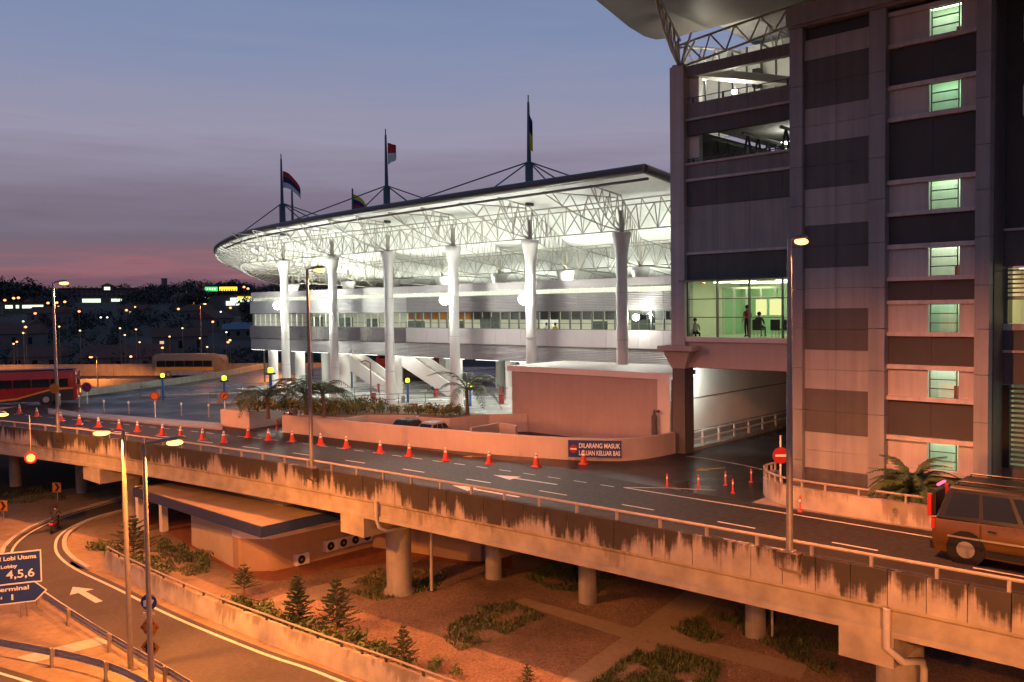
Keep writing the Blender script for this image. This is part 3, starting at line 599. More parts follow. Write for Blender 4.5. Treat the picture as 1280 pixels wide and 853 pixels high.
for i in range(17):
    zc = z0+(z1-z0)*(i+.5)/17; MB().hexa([(XW-.02, 2, zc-.075), (XW+.1, 2, zc-.01), (XW+.1, 9.15, zc-.01), (XW-.02, 9.15, zc-.075), (XW-.02, 2, zc-.05), (XW+.1, 2, zc+.015), (XW+.1, 9.15, zc+.015), (XW-.02, 9.15, zc-.05)]).build('louvre_slat', 'frame_metal', TW)
ym = gx(1256, 520, XW).y; box('louvre_mullion', 'sign_black', TW, XW-.06, XW+.14, ym-.18, ym+.18, z0, z1)
m = MB(); m.add([(XW+.4, 1.9, z0), (XW+2, 1.9, z0), (XW+2, 9.2, z0), (XW+.4, 9.2, z0), (XW+.4, 1.9, z1), (XW+2, 1.9, z1), (XW+2, 9.2, z1), (XW+.4, 9.2, z1)], [(0, 1, 2, 3), (4, 7, 6, 5), (1, 5, 6, 2), (2, 6, 7, 3), (0, 4, 5, 1)])
R = m.build('plant_room', 'interior_white', TW); MB().box(XW+1.0, XW+1.6, 2.5, 7.6, z1-.08, z1-.03).build('ceiling_light', 'tube_stair_dim', R)
box('wall_panel', 'panel_dark', TW, XW, XW+.2, 2, 9.15, -.02, z0)

# ---- bridge block between tower and hall: waiting lounge over the bus exit, open parking decks above
XL = 42.3; zl = lambda y: zx(856, y, XL)
YB = [gx(p, 260, XL).y for p in (856, 896, 936, 978)]+[17.43]
def band(y0, y1, mt, xf=0, nm='wall_panel', split=True):
    ys = YB if split else [YB[0], 17.43]
    for a, b in zip(ys, ys[1:]): box(nm, mt, TW, XL+xf+rnd.uniform(0, .006), XL+.3, b+(g/2 if split else 0), a-(g/2 if split else 0), zl(y1)+g/2, zl(y0)-g/2)
band(84, 98, 'panel_mid', -.05, 'roof_beam', False)
band(131, 150, 'panel_mid'); band(150, 153, 'ledge', -.14, 'ledge', False); band(153, 171, 'panel_dark'); band(205, 208, 'ledge', -.14, 'ledge', False)
band(208, 225, 'panel_mid'); band(225, 228.5, 'ledge', -.16, 'ledge', False); band(228.5, 259, 'panel_dark', -.02); band(259, 316, 'panel_light', .05); band(316, 319.5, 'ledge', -.12, 'ledge', False)
band(319.5, 351, 'panel_dark', 0); band(351, 352.6, 'frame_metal', -.75, 'sunshade', False); band(421, 427, 'plaster_trim', -.25, 'sill', False); band(427, 459, 'plaster', -.05, 'beam', False)
# corner pier of the block with a flared capital over the lower column
y0, y1 = gx(855, 250, XL-.3).y, gx(838, 250, XL-.3).y
ztop = zx(845, 83, XL-.3); zc0 = zx(845, 432, XL-.3)
for a, b in zip([zc0, 9.0, 13.0, 17.0], [9.0, 13.0, 17.0, ztop]): box('corner_pier', 'panel_pale', TW, XL-.3, XL+.6, y0, y1, a+.008, b-.008)
cy = (y0+y1)/2; cx = XL+.1
MB().box(XL-1.0, XL+.9, y0-.85, y1+.5, zc0-.28, zc0).build('capital_slab', 'plaster', TW)
zc1 = zx(845, 460, XL)
MB().hexa([(XL-.30, y0+.02, zc1), (XL+.7, y0+.02, zc1), (XL+.7, y1-.02, zc1), (XL-.30, y1-.02, zc1), (XL-.75, y0-.55, zc0-.28), (XL+.8, y0-.55, zc0-.28), (XL+.8, y1+.3, zc0-.28), (XL-.75, y1+.3, zc0-.28)]).build('capital', 'plaster', TW)
box('column', 'panel_dark', TW, XL-.26, XL+.7, y0+.04, y1-.04, -.02, zc1)
# decks, soffits and back walls behind the openings
for zf in (zl(131)-.75, zl(205)-.55): box('deck', 'concrete', TW, XL+.31, XL+18, 2, YB[0]-.02, zf-.3, zf)
MB().hexa([(XL+.31, YB[0]-1.0, zl(98)), (XL+.31, YB[0]-.3, zl(98)), (XL+8.9, 21.2, zl(98)), (XL+8.9, 20.4, zl(98)), (XL+.31, YB[0]-1.0, zl(88)), (XL+.31, YB[0]-.3, zl(88)), (XL+8.9, 21.2, zl(88)), (XL+8.9, 20.4, zl(88))]).build('rafter', 'soffit', TW)
box('side_wall', 'panel_darkest', TW, XL+.75, XL+12, YB[0]-.04, YB[0]+.1, zl(205)-.5, zl(153)-.3)
zf = zl(131)-.75; XK = XL+6.5; ztk = gx(900, 67, XK).z; ykk = gx(851, 90, XK).y
box('back_wall', 'soffit', TW, XK, XK+.15, 9, ykk, zf, ztk)
for i in range(int((ykk-13)/.95)): y = 13+i*.95; box('wall_stud', 'frame_metal', TW, XK-.07, XK-.002, y, y+.10, zf, ztk)
box('equipment_cabinet', 'sign_black', TW, XK-.9, XK-.4, gx(957, 95, XK).y, gx(949, 95, XK).y, gx(952, 109, XK-.6).z, gx(952, 86, XK-.6).z)
box('back_wall', 'panel_mid', TW, XL+12, XL+12.2, 8, YB[0], zl(205)-.5, zl(153)-.3)
box('roof_column', 'soffit', TW, XL+.31, XL+.7, YB[0]-.75, YB[0]-.05, zl(207), zl(98))
for lo in (131, 207):
    m = MB(); z = zl(lo)
    for k in range(1 if lo == 131 else 4): m.tube((XL+.1, 17.5, z+.32-k*.11), (XL+.1, YB[0], z+.32-k*.11), .028, n=5)
    m.build('deck_railing', 'dark_rail', TW)
    for q in range(5): y = 17.9+q*1.85; box('rail_post', 'dark_rail', TW, XL+.06, XL+.14, y, y+.08, z-.02, z+.34)
m = MB()   # steel lattice seen through the parking deck
for y in (20.5, 22.7, 24.6):
    for i in range(9):
        x = XL+.8+i*1.2; m.tube((x, y, zl(207)), (x+.6, y, zl(171)-.15), .07, n=5); m.tube((x+.6, y, zl(171)-.15), (x+1.2, y, zl(207)), .07, n=5)
    m.tube((XL+.8, y, zl(171)-.15), (XL+12, y, zl(171)-.15), .1, n=5)
m.build('deck_lattice', 'frame_metal', TW)
for (px, py) in ((881, 97.5), (918, 115)):
    p = gx(px, py, XL+3.2); o = thing('floodlight', 'small white floodlight under the roof of the open top deck', 'floodlight', p, 'floodlights on the open top deck')
    MB().box(p.x+.02, p.x+.22, p.y-.16, p.y+.16, p.z-.14, p.z+.16).build('housing', 'frame_metal', o); MB().ball((p.x-.05, p.y, p.z), .14, 6).build('lens', 'lamp_white', o)
    MB().tube((p.x+.12, p.y, p.z+.15), (p.x+.12, p.y, zl(98)), .03).build('bracket', 'frame_metal', o)
    light('flood_light', 'POINT', p+Vector((-.3, 0, .05)), 260, (1, .95, .72), .2, parent=o)
light('deck_light', 'AREA', (XL+6, 21, zl(171)-.1), 30, (.8, 1, .7), aim=(XL+6, 21, 0), sx=1.2, sy=4, parent=TW)
MB().box(XL+5.4, XL+6.6, 19, 23, zl(171)-.08, zl(171)-.04).build('ceiling_light', 'tube_white', TW)
# big oversailing roof with a curved corner, brown soffit and trusses at its springing
rp = [(24, 25.2), (36.7, 27.7), (41.5, 29.0), (43.6, 29.35), (44.6, 29.2), (45.1, 28.3), (45.1, -10), (24, -10)]
m = MB(); m.prism(rp, 24.5, 25.0); m.build('roof_soffit', 'brown_soffit', TW)
m = MB(); m.prism([(45.12, 25.5), (45.12, -10), (75, -10), (75, 25.5)], lambda x, y: 24.75-.05*(x-45), lambda x, y: 25.1-.05*(x-45)); m.build('roof_sheet', 'panel_pale', TW)
tp = Vector((XL+.1, cy, ztop))
def latt(m, A, B, n, r=.05):
    """lattice between two chords given as point functions on 0..1"""
    for i in range(n):
        t0, t1 = i/n, (i+1)/n; m.tube(A(t0), A(t1), r*1.4, n=5, cap=False); m.tube(B(t0), B(t1), r*1.4, n=5, cap=False)
        m.tube(A(t0), B((t0+t1)/2), r, n=4, cap=False); m.tube(B((t0+t1)/2), A(t1), r, n=4, cap=False)
def arc(a, b, sag):
    a, b = Vector(a), Vector(b); return lambda t: a.lerp(b, t)+Vector((0, 0, -sag*4*t*(1-t)))
for A, B, n in ((arc(tp, (37.5, 24.6, 24.3), .5), arc(tp+Vector((0, 0, 1.5)), (37.5, 24.6, 24.4), 0), 6), (arc(tp, (43.5, 14, 24.0), .1), arc(tp+Vector((0, .4, 1.2)), (44.5, 14, 24.45), -.2), 9),
                (arc(tp, (54, 25.6, 23.2), .2), arc(tp+Vector((0, 0, 1.1)), (54, 25.6, 24.0), -.35), 8), (arc((46, 23, 23.2), (58, 23, 22.9), .2), arc((46, 23, 24.5), (58, 23, 24.0), 0), 8),
                (arc((46, 19.5, 23.2), (58, 19.5, 22.9), .2), arc((46, 19.5, 24.5), (58, 19.5, 24.0), 0), 8)):
    m = MB(); latt(m, A, B, n); m.build('roof_truss', 'truss_steel', TW)
for d in ((-.9, .2), (.6, .6), (.9, -.5), (-.3, -.9)): MB().tube(tp-Vector((0, 0, .1)), tp+Vector((d[0], d[1], 1.7)), .08, .06, 6).build('roof_strut', 'truss_steel', TW)
MB().box(XL-.2, XL+.5, cy-.35, cy+.35, ztop, ztop+.12).build('bearing_plate', 'steel_dull', TW)
# bus exit passage
MB().box(XL+1.0, 75, 26.62, 26.9, -.02, zl(459)).build('passage_wall', 'plaster_trim', TW)
zj = zx(855, 499.5, 43.5); MB().box(XL+.98, 75, 26.60, 26.619, zj-.025, zj+.025).build('wall_groove', 'panel_dark', TW)
MB().box(XL+.98, 75, 26.57, 26.618, -.01, 1.0).build('wall_dado', 'panel_light', TW)
MB().box(XL+.32, 75, 17.45, 26.9, zl(459)-.05, zl(459)+.25).build('passage_ceiling', 'concrete', TW)
MB().box(38.31, 75, 17.2, 17.42, -.02, zl(459)).build('passage_wall', 'plaster', TW)
MB().box(75, 75.3, 17.2, 26.9, -.02, 5.4).build('passage_end', 'panel_mid', TW)
m = MB(); m.box(XL+.5, 75, 25.9, 26.55, -.03, .16); structure(m.build('kerb', 'concrete'))
gr = thing('guard_rail', 'white two-rail metal guard along the wall of the bus exit passage', 'guard rail', (43.0, 26.1, .16))
for z in (.55, .95): MB().box(42.7, 74, 26.05, 26.12, z, z+.10).build('rail', 'plaster_trim', gr)
for i in range(16): MB().box(42.75+i*1.9, 42.87+i*1.9, 26.13, 26.23, .14, 1.05).build('post', 'plaster_trim', gr)
p = gx(861, 465, XL+.85); o = thing('floodlight', 'cool white floodlight hung at the mouth of the bus exit passage', 'floodlight', p)
MB().hexa([(p.x-.1, p.y-.3, p.z-.12), (p.x+.25, p.y-.3, p.z-.2), (p.x+.25, p.y+.2, p.z-.2), (p.x-.1, p.y+.2, p.z-.12), (p.x-.1, p.y-.3, p.z+.12), (p.x+.25, p.y-.3, p.z+.12), (p.x+.25, p.y+.2, p.z+.12), (p.x-.1, p.y+.2, p.z+.12)]).build('housing', 'frame_metal', o)
MB().box(p.x-.02, p.x+.22, p.y-.25, p.y+.15, p.z-.25, p.z-.205).build('lens', 'lamp_white', o)
MB().tube((p.x+.05, p.y-.05, p.z+.1), (p.x+.05, p.y-.05, zl(459)-.04), .04).build('bracket', 'frame_metal', o)
light('flood_light', 'SPOT', p+Vector((.1, -.4, -.3)), 620, (.85, 1.0, .88), .15, 150, .5, p+Vector((6, -.2, -3.0)), o)
# ---- waiting lounge behind glass
gx0, gx1 = XL+.12, XL+7.0; zf, zt = zl(421), zl(353)
m = MB(); a, b = 17.5, YB[0]+.25
m.add([(gx0+.2, a, zf), (gx1, a, zf), (gx1, b, zf), (gx0+.2, b, zf), (gx0+.2, a, zt), (gx1, a, zt), (gx1, b, zt), (gx0+.2, b, zt)], [(4, 7, 6, 5), (0, 4, 5, 1), (1, 5, 6, 2), (2, 6, 7, 3)])
LR = m.build('lounge_room', 'interior_white', TW); MB().box(gx0, gx1, a, b, zf-.1, zf).build('lounge_floor', 'interior_floor', TW)
yv = [gx(px, 390, XL).y for px in (860, 896.5, 936.5, 978)]+[17.46]; zh = [zf, zl(397), zl(374.5), zt]
for i in range(4):
    for j in range(3): box('glass_pane', 'clear_glass', TW, XL+.04, XL+.055, yv[i+1]+.04, yv[i]-.04, zh[j]+.03, zh[j+1]-.03)
    box('mullion', 'frame_metal', TW, XL-.04, XL+.12, yv[i]-.035, yv[i]+.035, zf, zt)
for j in (1, 2): box('transom', 'frame_metal', TW, XL-.02, XL+.10, 17.46, yv[0], zh[j]-.025, zh[j]+.025)
box('door_post', 'interior_white', TW, XL-.02, XL+.3, yv[0]+.04, yv[0]+.3, zf, zt)
for i in range(3):
    for j in range(2): MB().box(gx0+1+i*2.1, gx0+1.5+i*2.1, 18.6+j*3.7, 21.0+j*3.7, zt-.07, zt-.02).build('ceiling_light', 'tube_green', LR)
xpart = gx0+3.6; pz = [22.2, 23.1, 24.0, 24.8, 25.5]     # glazed inner partition with white posts
for i, y in enumerate([19.6, 20.6, 21.5]+pz): box('partition_post', 'frame_white', TW, xpart-.06, xpart+.06, y-.06, y+.06, zf, zt-.35)
for z in (zf+2.15, zt-.35): box('partition_rail', 'frame_white', TW, xpart-.05, xpart+.05, 19.6, 25.6, z-.06, z+.06)
for a, b in zip([19.6, 20.6, 21.5]+pz, [20.6, 21.5]+pz): box('partition_pane', 'green_glass', TW, xpart-.01, xpart+.01, a+.07, b-.07, zf+.02, zt-.42)
for y, wd, mt in ((22.1, .85, 'poster_light'), (23.05, .65, 'poster_light'), (21.0, .3, 'poster_light')):
    o = tag(MB().box(xpart-.12, xpart-.07, y-wd/2, y+wd/2, zf+1.15, zf+2.05).build('light_box', mt), 'backlit yellow poster panel on the glass partition inside the lounge', 'poster', 'backlit posters in the lounge')
def seat_row(x, y):
    t = thing('lounge_chair', 'dark padded lounge chair lined up behind the green-lit glass', 'chair', (x, y, zf), 'chairs in the waiting lounge')
    MB().box(x-.28, x+.28, y-.27, y+.27, zf+.36, zf+.46).build('seat', 'seat_dark', t, bevel=.02); MB().box(x-.30, x-.22, y-.27, y+.27, zf+.42, zf+.95).build('backrest', 'seat_dark', t, bevel=.02)
    for sx, sy in ((-.22, -.2), (.22, -.2), (-.22, .2), (.22, .2)): MB().tube((x+sx, y+sy, zf), (x+sx, y+sy, zf+.37), .02, n=5).build('leg', 'steel_dull', t)
for y in (22.0, 20.95, 20.3, 19.6, 18.95, 18.2): seat_row(XL+1.3, y)
# ================================================================== TERMINAL HALL WITH GREAT CANOPY
TH = thing('terminal_hall', 'long white bus terminal hall under a floodlit canopy roof with masts', 'terminal', (50, 60, 0))
CX, CYS = 48.0, [34.3, 42.6, 50.95, 59.3, 67.6, 75.9]
RX, RYS = 63.0, [43.0, 51.5, 60.1, 68.6, 77.0, 85.5, 97.6]
CT = 13.4
def column(x, y, ztop, r=.40, rc=.66, z0=-.02, nm='column'):
    return MB().lathe((x, y, 0), [(r*1.12, z0), (r, ztop*.5), (r, ztop-1.55), (rc*.93, ztop-.35), (rc, ztop-.28), (rc, ztop)], 20).build(nm, 'column_white', TH, True)
zroof = lambda x, y=0: 16.55-.105*(x-44)
for y in CYS:
    column(CX, y, CT)
    for zj_ in (2.9, 6.1, 9.3): MB().lathe((CX, y, 0), [(.425 if zj_ > 6.2 else .44, zj_), (.425 if zj_ > 6.2 else .44, zj_+.025)], 20).build('column_joint', 'panel_light', TH)
for y in RYS: column(RX, y, 11.75, .5, .85)
for x, y in ((CX, y) for y in CYS): MB().tube((x, y, CT), (x, y, CT+1.5), .17, n=10).build('column_stub', 'truss_steel', TH, True)
for y in RYS: MB().tube((RX, y, 11.75), (RX, y, 13.2), .17, n=10).build('column_stub', 'truss_steel', TH, True)
# roof sheet: straight front edge, rounded far end
front = smooth_poly([(43.9, 29.6), (44.2, 45), (44.7, 60), (45.4, 70), (46.6, 80), (48.6, 88), (51.5, 96), (56.2, 104), (63, 112), (70, 117.5), (78, 121), (88, 122), (99, 119.5)], 5)
back = [(102, 112), (102, 29.6)]
outl = front+back
m = MB(); m.prism(outl, lambda x, y: zroof(x), lambda x, y: zroof(x)+.35); m.build('roof_sheet', 'soffit', TH)
MB().path([(x, y, zroof(x)+.16) for x, y in front], [.30 if y < 85 else max(.22, .30-(y-85)*.004) for x, y in front], 10).build('roof_edge', 'fascia_dark', TH, True)
MB().path([(x+.35, y+(.0 if y < 80 else -.2), zroof(x)-.42) for x, y in front if y < 92], .09, 6).build('edge_tube', 'fascia_dark', TH, True)
MB().path([(43.9, 29.62, zroof(43.9)+.16), (102, 29.62, zroof(102)+.16)], .29, 10).build('roof_end', 'fascia_dark', TH, True)
MB().path([(x, y, zroof(x)-.2) for x, y in front if y > 96], .13, 6).build('edge_tube', 'column_white', TH, True)
def truss(A, B, n, r=.05, nm='truss', B2=None):
    m = MB(); latt(m, A, B, n, r)
    if B2: latt(m, A, B2, n, r)
    return m.build(nm, 'truss_steel', TH)
def lin(a, b): a, b = Vector(a), Vector(b); return lambda t: a.lerp(b, t)
for x, ys, zb, sp in ((CX, CYS, CT+.12, 1.0), (RX, RYS, 11.87, 1.0)):
    yy = [ys[0]-8.3]+ys if x == RX else [29.9]+ys+[84.2]
    for a, b in zip(yy, yy[1:]):
        n = max(3, int(abs(b-a)/1.45)); zt_ = zroof(x)-.75
        truss(lin((x, a, zb), (x, b, zb)), lin((x-.75, a, zt_+.08), (x-.75, b, zt_+.08)), n, .032, B2=lin((x+.75, a, zt_-.08), (x+.75, b, zt_-.08)))
def roofarc(y, y2=None):
    y2 = y if y2 is None else y2
    return arc((44.6, y2, zroof(44.6)-.25), (CX, y, CT+.1), .55)
for i, y in enumerate(CYS):
    ye = y+(8 if i == 5 else 0)
    truss(roofarc(y), lin((44.6, y, zroof(44.6)-.2), (CX, y, zroof(CX)-.25)), 4, .038, 'cantilever')
    truss(arc((CX, y, CT+.1), (RX, y+8.6, 11.9), -.35), lin((CX, y, zroof(CX)-.3), (RX, y+8.6, zroof(RX)-.3)), 9, .032, 'cross_truss')
    if i < 6: truss(arc((44.7, y+4.15, zroof(44.7)-.25), (CX, y, CT+.1), .35), lin((44.7, y+4.15, zroof(44.7)-.2), (CX+.2, y+.6, zroof(CX)-.3)), 4, .032, 'cantilever')
for y in RYS: truss(arc((RX, y, 11.9), (86, y+3, 10.8), -.3), lin((RX, y, zroof(RX)-.3), (86, y+3, zroof(86)-.3)), 8, .045, 'cross_truss')
# rounded end: ring truss and radial ribs
ring = [(x, y) for x, y in front if y > 86]
m = MB()
for (x0, y0), (x1, y1) in zip(ring, ring[1:]):
    c = Vector((70, 86, 0)); f_ = lambda x, y, k: Vector((x, y, 0)).lerp(c, k)
    a, b = f_(x0, y0, .14), f_(x1, y1, .14); za, zb = zroof(a.x)-1.5, zroof(b.x)-1.5
    m.tube((a.x, a.y, za), (b.x, b.y, zb), .08, n=5, cap=False); m.tube((x0, y0, zroof(x0)-.15), (a.x, a.y, za), .05, n=4, cap=False); m.tube((a.x, a.y, za), (x1, y1, zroof(x1)-.15), .05, n=4, cap=False)
    a2, b2 = f_(x0, y0, .28), f_(x1, y1, .28); m.tube((a2.x, a2.y, zroof(a2.x)-.3), (b2.x, b2.y, zroof(b2.x)-.3), .08, n=5, cap=False); m.tube((a2.x, a2.y, zroof(a2.x)-.3), (a.x, a.y, za), .05, n=4, cap=False); m.tube((b.x, b.y, zb), (a2.x, a2.y, zroof(a2.x)-.3), .05, n=4, cap=False)
m.build('ring_truss', 'column_white', TH)
for (x0, y0) in ring[::7]:
    c = Vector((62, 84, 0)); p = Vector((x0, y0, 0)); e = p.lerp(c, .75)
    truss(arc((p.x, p.y, zroof(p.x)-.3), (e.x, e.y, 12.6), .4), lin((p.x, p.y, zroof(p.x)-.2), (e.x, e.y, zroof(e.x)-.3)), 6, .045, 'rib_truss')
# masts with stays
for i, y in ((1, CYS[1]), (3, CYS[3]), (5, CYS[5])):
    z0 = zroof(CX)-.2; MB().path([(CX, y, z0), (CX, y, 19.0), (CX, y, 19.05), (CX, y, 23.6)], [.32, .30, .17, .085], 12).build('mast', 'mast_steel', TH, True)
    MB().tube((CX, y, 23.6), (CX, y, 24.1), .05).build('mast_tip', 'mast_steel', TH)
    for dx, dy, zz_ in ((0, 21.0, .5), (4.5, 14.0, .4), (0, -4.6, .5), (6, -7, .4), (11, 3, .3)): MB().tube((CX, y, 19.2), (CX+dx, y+(dy if i < 5 or dy < 0 else dy*.42), zroof(CX+dx)+.36), .055, n=6, cap=False).build('stay', 'mast_steel', TH)
for (px, t0) in ((364.5, 224), (440.5, 236)):
    p = gx(px, t0, RX); MB().path([(RX, p.y, zroof(RX)), (RX, p.y, p.z)], [.25, .10], 10).build('mast', 'mast_steel', TH, True)
# hall body, hung behind the columns; bays between the columns
XF = 50.0; Z = [4.1, 5.42, 6.7, 8.05, 9.42, 9.85, 10.4]
bays = [30.2]+[(a+b)/2*0+b for a, b in zip([0]*6, CYS)]+[86.0]
for bi, (a, b) in enumerate(zip(bays, bays[1:])):
    lf = a > 59; k = 3 if b-a > 5 else 2; wr = 'ribbed_white' if lf else 'ribbed_cladding'
    for j in range(k):
        y0, y1 = a+(b-a)*j/k+.008, a+(b-a)*(j+1)/k-.008
        box('cladding_panel', 'ribbed_cladding', TH, XF, XF+.25, y0, y1, Z[0], Z[1]-.01); box('cladding_panel', wr, TH, XF-.02, XF+.25, y0, y1, Z[3]+.02, Z[4]); box('parapet_panel', 'white_panel', TH, XF+.15, XF+.4, y0, y1, Z[5], Z[6])
        for q in range(2): yq0 = y0+(y1-y0)*q/2+.006; yq1 = y0+(y1-y0)*(q+1)/2-.006; box('apron_panel', 'wavy_metal' if lf else 'white_panel', TH, XF-.12, XF+.1, yq0, yq1, Z[1]+.01, Z[2]-.02)
    nw = max(3, int(round((b-a)/1.02)))
    for j in range(nw):
        y0, y1 = a+(b-a)*j/nw, a+(b-a)*(j+1)/nw
        box('window_pane', 'hall_glass', TH, XF+.06, XF+.075, y0+.04, y1-.04, Z[2], Z[3]); box('mullion', 'frame_white' if lf else 'frame_metal', TH, XF, XF+.12, y0-.035, y0+.035, Z[2], Z[3])
        MB().hexa([(XF-.05, y0+.06, Z[4]+.02), (XF-.03, y0+.06, Z[4]+.02), (XF-.03, y1-.1, Z[4]+.02), (XF-.05, y1-.1, Z[4]+.02), (XF+.25, y0+.06+.12, Z[5]), (XF+.27, y0+.18, Z[5]), (XF+.27, y1+.02, Z[5]), (XF+.25, y1+.02, Z[5])]).build('clerestory_pane', 'hall_glass', TH)
    if not lf:
        for j in range(nw): y0, y1 = a+(b-a)*j/nw+.06, a+(b-a)*(j+1)/nw-.06; box('roller_blind', 'sign_orange' if a > 50 else 'panel_dark', TH, XF+.18, XF+.2, y0, y1, Z[3]-.62, Z[3])
box('sill_line', 'frame_metal', TH, XF-.06, XF+.2, 30.2, 86, Z[2]-.03, Z[2]+.02); box('head_line', 'frame_metal', TH, XF-.02, XF+.2, 30.2, 86, Z[3]-.02, Z[3]+.04)
box('window_rail', 'frame_metal', TH, XF+.08, XF+.12, 30.2, 86, Z[2]+.42, Z[2]+.46)
box('hall_floor', 'interior_floor', TH, XF+.26, 74, 30.2, 86, Z[0], Z[1]); box('hall_ceiling', 'interior_white', TH, XF+.26, 74, 30.2, 86, Z[3]+.12, Z[3]+.3); box('hall_roof', 'soffit', TH, XF+.41, 74, 30.2, 86, Z[5]-.1, Z[5])
box('hall_back_wall', 'interior_white', TH, 58, 58.2, 30.2, 86, Z[1], Z[3]+.12); box('end_wall', 'ribbed_white', TH, XF+.26, 74, 85.75, 86, Z[0], Z[5]); box('clerestory_back', 'interior_white', TH, XF+2.2, XF+2.3, 30.2, 86, Z[3]+.3, Z[5]-.1)
MB().box(XF+.9, XF+1.3, 31, 85.5, Z[3]+.32, Z[3]+.38).build('clerestory_light', 'tube_white', TH)
yq = 32.0; k = 0
while yq < 86:
    MB().box(XF+2.0, XF+5.2, yq, yq+.35, Z[3]+.02, Z[3]+.08).build('ceiling_light', 'tube_hall', TH); yq += 2.7
for y, wd, mt in ((36.5, 1.6, 'interior_dark'), (41, .9, 'interior_dark'), (46, 1.2, 'cloth_white'), (53, 1.5, 'interior_dark'), (57.5, .8, 'interior_dark'), (63, 1.8, 'interior_dark'), (70, 1.0, 'interior_dark'), (74.5, 2.2, 'interior_dark'), (80, 1.4, 'interior_dark')):
    box('kiosk', mt, TH, XF+4.5, XF+5.4, y, y+wd, Z[1], Z[2]+rnd.uniform(.4, 1.0))
# undercroft columns, stairs and soffit
for y in (86-1.2, 79.5, 71.5, 63.3, 55.0, 46.8, 38.5):
    MB().lathe((XF+2, y, 0), [(.52, -.02), (.52, Z[0])], 20).build('undercroft_column', 'column_white', TH, True)
    MB().lathe((XF+9, y, 0), [(.52, -.02), (.52, Z[0])], 20).build('undercroft_column', 'column_white', TH, True)
def stair(ytop, ybot, x0, x1):
    dy = (ybot-ytop); m = MB()
    for xa, xb in ((x0, x0+.14), (x1-.14, x1)):
        MB().add([(xa, ytop, Z[0]+.9), (xa, ybot, 1.0), (xa, ybot, -.0), (xa, ybot-dy*.1, -.0), (xa, ytop, Z[0]-.75), (xb, ytop, Z[0]+.9), (xb, ybot, 1.0), (xb, ybot, 0), (xb, ybot-dy*.1, 0), (xb, ytop, Z[0]-.75)],
                 [(0, 1, 2, 3, 4), (9, 8, 7, 6, 5), (0, 5, 6, 1), (1, 6, 7, 2), (2, 7, 8, 3), (3, 8, 9, 4), (4, 9, 5, 0)]).build('stair_side', 'white_panel', TH)
    n = 22
    for i in range(n): t = i/n; m.box(x0+.15, x1-.15, ytop+dy*t, ytop+dy*(t+1/n), Z[0]*(1-t)-.3, Z[0]*(1-t)-.0)
    m.build('stair_flight', 'pale_concrete', TH)
stair(75.5, 66.0, XF+3.2, XF+5.2); stair(67.0, 57.5, XF+4.4, XF+6.4); stair(44.0, 53.0, XF+6.2, XF+8.2)
structure(MB().box(XF-3.4, XF+14, 30, 84, -.02, .14).build('platform', 'platform_floor'))
for y in np.arange(33, 86, 4.0): MB().box(XF+1.0, XF+1.25, y, y+2.6, Z[0]-.10, Z[0]-.04).build('undercroft_light', 'tube_white', TH); MB().box(XF+6.5, XF+6.75, y, y+2.6, Z[0]-.10, Z[0]-.04).build('undercroft_light', 'tube_white', TH)
for y in (36, 46, 56, 66, 76, 83): light('undercroft_lamp', 'AREA', (XF+3.5, y, Z[0]-.16), 330, COOL, aim=(XF+3.5, y, 0), sx=4, sy=7, parent=TH)
# floodlights: on the columns, and uplighters along the hall roof
for y, lab in zip(CYS, ('beside the pink boxed bus wall', 'on the column nearest that wall but one', '', '', '', '')):
    pass
FL = [(795, 397, 49.4), (655, 374, 47.3), (556, 375, 47.3), (405, 380, 47.3), (347, 382, 47.3)]
for k, (px, py, xx) in enumerate(FL):
    p = gx(px, py, xx); o = thing('floodlight', 'glaring white floodlight fixed to a terminal column', 'floodlight', p, 'floodlights on the terminal columns')
    MB().box(p.x+.05, p.x+.3, p.y-.22, p.y+.22, p.z-.2, p.z+.2).build('housing', 'frame_metal', o); MB().ball((p.x-.02, p.y, p.z), .42 if k else .22, 7).build('lens', 'lamp_white', o)
    MB().tube((p.x+.15, p.y, p.z), (CX+.05 if k else XF, p.y+(.3 if k > 2 else 0), p.z-.1), .04).build('bracket', 'frame_metal', o)
    light('flood_light', 'POINT', p+Vector((-.45, 0, .1)), (3600 if k > 2 else 2000) if k else 400, COOL, .22, parent=o)
for i, y in enumerate(np.arange(34, 88, 5.4)):
    for x in (XF+3.2, XF+12.5):
        o = thing('uplighter', 'box uplighter on the hall roof washing the canopy', 'uplighter', (x, y, Z[5]), 'uplighters along the hall roof')
        MB().hexa([(x-.25, y-.25, Z[5]), (x+.25, y-.25, Z[5]), (x+.25, y+.25, Z[5]), (x-.25, y+.25, Z[5]), (x-.3, y-.3, Z[5]+.3), (x+.3, y-.3, Z[5]+.3), (x+.3, y+.3, Z[5]+.3), (x-.3, y+.3, Z[5]+.3)]).build('housing', 'frame_metal', o)
        MB().box(x-.24, x+.24, y-.24, y+.24, Z[5]+.305, Z[5]+.33).build('lens', 'tube_white', o)
        light('uplight', 'SPOT', (x, y, Z[5]+.4), (600 if x < XF+6 else 1300), COOL, .25, 165, .8, (x+(1.2 if x < XF+6 else 0), y, Z[5]+5), o)
for x, y in ((54, 90), (60, 98), (62, 92), (70, 98), (73, 99), (80, 86), (80, 72), (80, 55), (80, 40)):
    o = thing('uplighter', 'ground uplighter washing the canopy beyond the hall', 'uplighter', (x, y, 0), 'uplighters beyond the hall'); MB().lathe((x, y, 0), [(.09, 0), (.09, 5.0), (.3, 5.1), (.34, 5.5)], 10).build('post', 'frame_metal', o); MB().disc((x, y, 5.52), .28, (0, 0, 1), .03).build('lens', 'tube_white', o)
    light('uplight', 'SPOT', (x, y, 5.6), 4200, COOL, .25, 160, .8, (x, y, 12), o)

